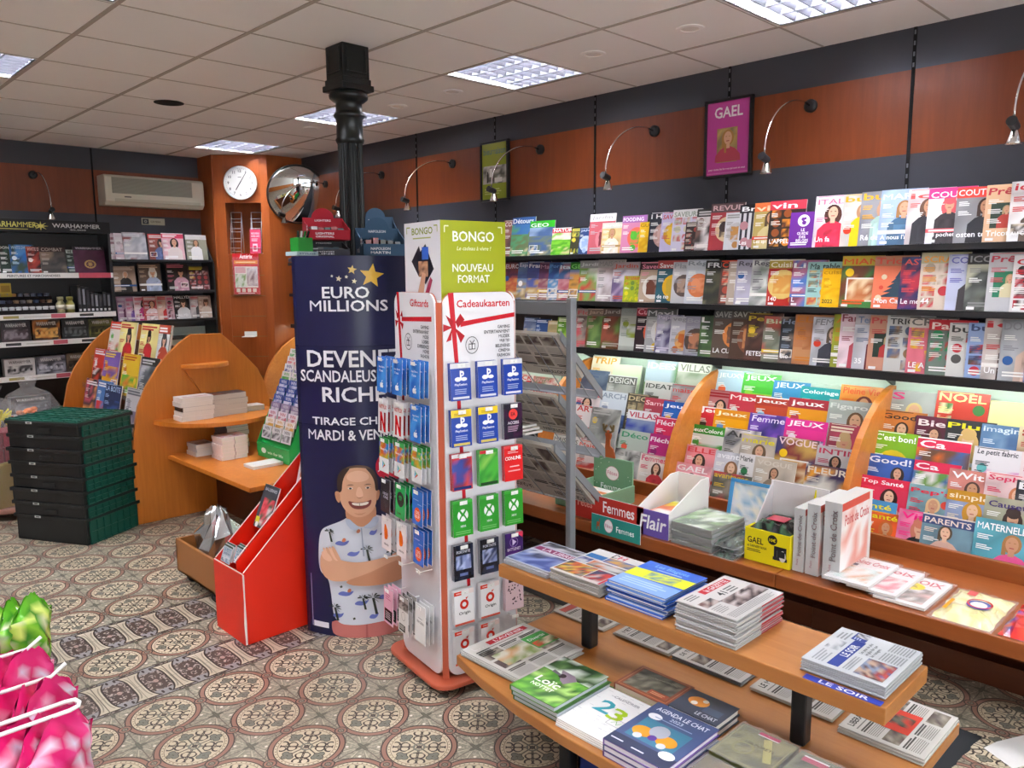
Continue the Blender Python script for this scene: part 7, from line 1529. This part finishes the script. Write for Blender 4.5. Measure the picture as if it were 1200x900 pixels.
for k in range(4):
    c = None
    if k == 3:
        c = Cover(.18/.24, 6); c.rect(0,0,1,1,'f0f0f0'); c.text('2',.2,.46,.5,.74,'38a8b8',True); c.text('3',.5,.42,.78,.68,'a8cc20',True)
        r = random.Random(2)
        for n in range(60): x, y = r.random()*.9+.03, r.random()*.94; (c.lines(x,y,x+.08,y+.012,1,'c0c0c4',0,.5) if not (.18 < x < .8 and .4 < y < .76) else None)
        c.line([(.66,.3),(.92,.3),(.92,.44),(.66,.44),(.66,.3)],.006,'8a8a8a'); c.line([(.72,.34),(.78,.4),(.83,.33),(.88,.4)],.006,'58b048'); c.text('CALENDRIER',.3,.8,.8,.85,'9a9aa0',True)
        for n in range(20): c.ell(.03+.05*n,.985,.006,'58b048')
    flatbook(1.572+.002*k,1.815+.002*k,1.258,1.442,z,.005,c,'eceae8','white wall calendar with a large coloured number, %s from the top of its stack' % ORD[3-k],'white number calendars','y',soft=True); z += .0053
c = Cover(.2/.16, 5); c.rect(0,0,1,1,'8a4a34'); c.line([(.05,.06),(.95,.06),(.95,.94),(.05,.94),(.05,.06)],.02,'b87850'); c.photo(.1,.12,.9,.9,['4a4a42','6a6a5c','34342e','8a8a7a','56564a'],10,8,.5)
for k in range(5): c.line([(.15+.1*k,.5+.06*k),(.3+.1*k,.7+.02*k),(.5+.08*k,.72)],.012,'9a9a8c')
c.rect(.56,.12,.9,.3,'9a4a34'); c.lines(.6,.15,.86,.26,2,'c89870')
z = LZ+.0008; flatbook(1.835,1.985,1.24,1.435,z,.034,c,'8e4a36','rust red hardback with a dark embossed relief beside the calendars',None,'y',page='c8b8a0')
c0 = Cover(1, 1)
z = LZ+.0008
for k in range(3):
    c = None
    if k == 2:
        c = Cover(.205/.265, 8); c.rect(0,0,1,1,'46547c'); c.rect(0,0,1,.2,'2e3650'); c.rect(.12,.24,.86,.66,'3f7890')
        for x, y, cc in ((.28,.4,'e8962c'),(.66,.4,'e8962c')): c.ell(x,y,.1,cc,1.2); c.ell(x,y-.1,.05,'c8ccd4')
        c.ell(.47,.5,.12,'a8acb8',.9); c.ell(.47,.36,.05,'5a3a8a'); c.ell(.2,.72,.06,'f0f0f4',1.4); c.ell(.84,.2,.07,'f0f0f4',1.3); c.text('AGENDA LE CHAT',.1,.84,.92,.92,'e8ecf4',True); c.text('2023',.4,.75,.6,.81,'c8d0e4'); c.lines(.2,.7,.8,.73,1,'98a4c4',0); c.rect(.05,.08,.25,.1,'e8e8f0'); c.rect(.4,.06,.6,.08,'e8e8f0')
    flatbook(1.555,1.812,1.05,1.252,z,.017,c,('6a4a8e','46547c','7a58a0')[k],'blue diary with orange figures, %s from the top of its stack' % ORD[2-k],'blue diaries','y',page='e0dce4'); z += .0174
c = Cover(.15/.12, 9); c.rect(0,0,1,1,'3e4656'); c.ell(.35,.6,.2,'d88a30',1.3); c.ell(.3,.5,.08,'e8e0d8'); c.ell(.45,.7,.07,'e8e0d8'); c.rect(.55,.3,.9,.55,'4a5a70'); c.text('LE CHAT',.5,.1,.92,.24,'d8dce4',True)
z = LZ+.0008
for k in range(2): flatbook(1.835,1.965,1.075,1.235,z,.02,c if k else None,'3a4252','small slate diary block with an orange figure, %s of two' % ('upper' if k else 'lower'),'slate diary blocks','y'); z += .0205
# boxed games in clear film
def filmbox(x0, x1, y0, y1, z, h, cov, col, label):
    t = empty('boxed_game', label, 'box', ((x0+x1)/2,(y0+y1)/2,z)); q = WB(t); q.box(x0,x1,y0,y1,z,z+h,col); flat_print(cov, q, x0, x1, y0, y1, z+h, 'y'); q.build('box', PR, t)
    q = WB(t); bag_mesh(q, x0-.004,x1+.004,y0-.004,y1+.004,z+h+.0007,.003,['ffffff'],int(x0*100),crease=.85); q.build('film', M_FILM, t)
c = Cover(.16/.17, 5); c.photo(0,0,1,1,['5c5c34','7a7a44','45452a','8e8a54','6a6a3c'],8,8,.5); c.line([(.04,.04),(.96,.04),(.96,.96),(.04,.96),(.04,.04)],.014,'9a9460'); c.ring(.36,.4,.17,.04,'8a8654'); c.poly([(.5,.8),(.62,.86),(.9,.3),(.78,.26)],'b0a868'); c.text('LES FORETS',.3,.55,.8,.66,'3a3820'); c.rect(.36,.88,.72,.96,'b83058'); c.rect(.36,.86,.72,.88,'e8e0e0')
filmbox(1.735,1.915,.87,1.035,LZ+.0008,.035,c,'55552f','olive boxed game in clear film beside the front table post')
c = Cover(.15/.17, 15); c.photo(0,0,1,1,['4c5038','646a4a','3a3e2c','7c8060'],7,7,.5); c.rect(.1,.8,.5,.9,'b83058'); c.rect(.1,.9,.5,.93,'e8e0e0'); c.text('VOYAGE',.3,.2,.8,.32,'a8a078',True)
filmbox(1.70,1.90,.69,.855,LZ+.0008,.04,c,'484c34','grey green boxed game in wrinkled clear film at the table front')
c = Cover(.15/.14, 16); c.photo(0,0,1,1,['54482c','6c5c38','3c3420','8a7a50'],7,7,.5); c.rect(.08,.1,.5,.24,'b83058'); c.rect(.08,.24,.5,.28,'e8e0e0'); c.text('A NEW ERA',.2,.6,.9,.75,'a89868',True)
filmbox(1.585,1.72,.80,1.03,LZ+.0008,.03,c,'4c4228','brown boxed game in clear film before the blue diaries')
# papers on the far half of the low board
c = news_cover(71,'LIBERATION',tone='e4e0d8',asp=.28/.2); c.rect(.28,.3,.72,.62,'d2402e'); c.photo(.4,.34,.62,.58,['d2402e','3a3a34','6a6a5a'],4,3,.6); c.text('Quand la folie',.5,.72,.92,.8,'5a5856')
pile(4, 2.118,2.40,.622,.85,LZ+.0008,.0042,c,'e2ded6','white newspaper with a red picture behind the front post','newspapers with a red picture','x',None,.004,seed=14)
for k, (ya, yb, cc, lab) in enumerate(((.88,1.14,'e4e0d8','pale, nearest the front post'),(1.17,1.43,'8a8a8c','grey edged, between two pale piles'),(1.45,1.68,'dcd8d0','pale, beside the far post'))):
    pile(3, 2.145,2.40,ya,yb,LZ+.0008,.0042,news_cover(75+k,('LE MONDE','DE TIJD','METRO')[k],tone='d8d4cc',asp=1.1),cc,'low board newspaper, '+lab,'papers on the back of the low board','x',None,.004,seed=20+k)
c = news_cover(79,'LE SOIR MAG',tone='d2cec2',asp=.23/.2); c.rect(.5,.3,.96,.7,'b03a34'); c.rect(.54,.34,.92,.66,'d2cec2'); c.rect(.05,.8,.7,.93,'b8584a')
pile(2, 2.135,2.385,1.72,1.965,LZ+.0008,.0042,c,'d0ccc2','newspaper with red framed panels at the low board corner','papers with red framed panels','x',None,.004,seed=24)
t = empty('storage_crate', 'dark blue plastic crate on the floor under the newspaper table', 'crate', (1.9,1.35,0)); q = WB(t); x0, x1, y0, y1 = 1.74,2.12,1.02,1.50
for a in ((x0,x0+.012,y0,y1,0.002,.2),(x1-.012,x1,y0,y1,.002,.2),(x0,x1,y0,y0+.012,.002,.2),(x0,x1,y1-.012,y1,.002,.2),(x0,x1,y0,y1,.002,.012)): q.box(*a, '1c2c78')
for a in ((x0-.008,x0,y0-.008,y1+.008,.18,.2),(x1,x1+.008,y0-.008,y1+.008,.18,.2),(x0,x1,y0-.008,y0,.18,.2),(x0,x1,y1,y1+.008,.18,.2)): q.box(*a, '1c2c78')
q.build('body', PC, t, bevel=.002)


# marks on the floor
o = MB(); r = random.Random(6); A2, B2 = Vector((2.93,.735,.0006)), Vector((2.60,.752,.0006)); P2 = []
for k in range(15): f = k/14; P2.append(A2+(B2-A2)*f+Vector((0,.048+.008*(r.random()-.5),0)))
for k in range(14, -1, -1): f = k/14; P2.append(A2+(B2-A2)*f+Vector((0,-.05+.008*(r.random()-.5),0)))
o.poly([tuple(p) for p in P2][::-1], '26282a'); tag(o.build('floor_tape', PM), 'worn strip of black tape stuck on the floor tiles', 'tape')
o = MB(); o.poly([(2.86+.0,.53,.0007),(2.80,.56,.0007),(2.86,.66,.0007),(2.93,.64,.0007),(3.05,.58,.0007),(3.06,.50,.0007),(2.95,.47,.0007)][::-1], 'dad8d4'); tag(o.build('floor_sticker', PM), 'torn white sticker on the floor beside the black tape', 'sticker')

# ------------------------------------------------------------------ snack rack by the entrance
t = empty('snack_rack', 'white wire rack of hanging pink snack bags at the entrance', 'rack', (-.1,1.9,0))
RWS = [(1.62,.775,.395,'front'),(1.80,.765,.42,'second'),(1.97,.768,.415,'third'),(2.13,.79,.405,'back')]
for y, z, xe, nm in RWS:
    q = WB(t); q.tube([(-.45,y-.012,z),(xe-.02,y-.012,z),(xe-.004,y-.009,z+.002),(xe,y,z+.004),(xe-.004,y+.012,z+.006),(xe-.02,y+.016,z+.006),(-.45,y+.016,z+.006)] if nm == 'front' else [(-.45,y,z),(xe-.03,y,z),(xe,y,z+.02)], .0042, 8); q.build('hook', M_WHITE, t, smooth=True)
for x, y in ((-.45,1.5),(-.45,2.3)):
    q = WB(t); q.tube([(x,y,.005),(x,y,1.1)], .009, 10); q.build('upright', M_WHITE, t, smooth=True)
q = WB(t)
for z in (.02,.775,1.09): q.tube([(-.45,1.5,z),(-.45,2.3,z)], .006, 8)
q.tube([(-.45,1.5,.012),(.1,1.5,.012),(.1,2.3,.012),(-.45,2.3,.012)], .008, 8); q.build('frame', M_WHITE, t, smooth=True)
def hang_bag(loc, w, h, cols, label, cat, grp, seed, puff=.02):
    r = random.Random(seed); nx, ny = 8, 12; V, C = [], []; cs = [hx(c) for c in cols]
    for side in (-1, 1):
        for j in range(ny+1):
            for i in range(nx+1):
                u, v = i/nx, j/ny; e = (1-(2*u-1)**2)**.6*min(1, 3*min(v, 1-v)+.05)
                tp = 1-.35*max(0, 1-6*v)-.2*max(0, 6*v-5); V.append((side*(puff*e*(.5+.8*r.random()))+.006*(r.random()-.5), (u-.5)*w*tp*(1-.08*r.random()), -v*h+(.014 if v < .05 or v > .95 else .006)*(r.random()-.5)-.03*(2*u-1)**2*(v < .2)))
                C.append(cs[0] if v < .1 else r.choice(cs))
    n = (nx+1)*(ny+1); F = []
    for s in (0, 1):
        for j in range(ny):
            for i in range(nx):
                q = [s*n+j*(nx+1)+i, s*n+j*(nx+1)+i+1, s*n+(j+1)*(nx+1)+i+1, s*n+(j+1)*(nx+1)+i]; F.append(tuple(q if s else q[::-1]))
    for j in range(ny):
        for i in (0, nx): q = [j*(nx+1)+i, (j+1)*(nx+1)+i, n+(j+1)*(nx+1)+i, n+j*(nx+1)+i]; F.append(tuple(q if i == 0 else q[::-1]))
    m = MB(); m.add(V, F, [[C[k] for k in f] for f in F]); c = Cover(w/h, seed); c.text('lay' if seed % 2 else 'NIK',.25,.55,.75,.7,'f8e0ec',True); c.emit(m, lambda u, v, d: Vector((puff*1.15+d, (u-.5)*w, -h+v*h))) if False else None
    b = m.build('snack_bag', PC, None, loc, (R(3*((seed*7) % 5-2)), 0, R(-38+5*((seed*3) % 5-2))), smooth=True); return tag(b, label, cat, grp)
PK = ['d8206c','e84a8c','c81458','f0a8c4','e0307c','dcd0e4','c2185a']
for ri, (y, z, xe, nm) in enumerate(RWS):
    for k in range(7):
        x = xe-.045-.045*k
        if nm == 'back': hang_bag((x+.075,y+.0,z+.045), .15, .2, ['5aa828','8ac83a','3a8a24','d8e878','c8d0a0'], 'green snack bag on the back hook of the white rack, %s from the tip' % ORD[k], 'snack bag', 'green snack bags', 100+k, .026)
        else: hang_bag((x+.012,y,z+.004), .2, .26, PK, 'crinkled pink snack bag on the %s hook of the white rack, %s from the tip' % (nm, ORD[k]), 'snack bag', 'pink snack bags', ri*10+k, .026)
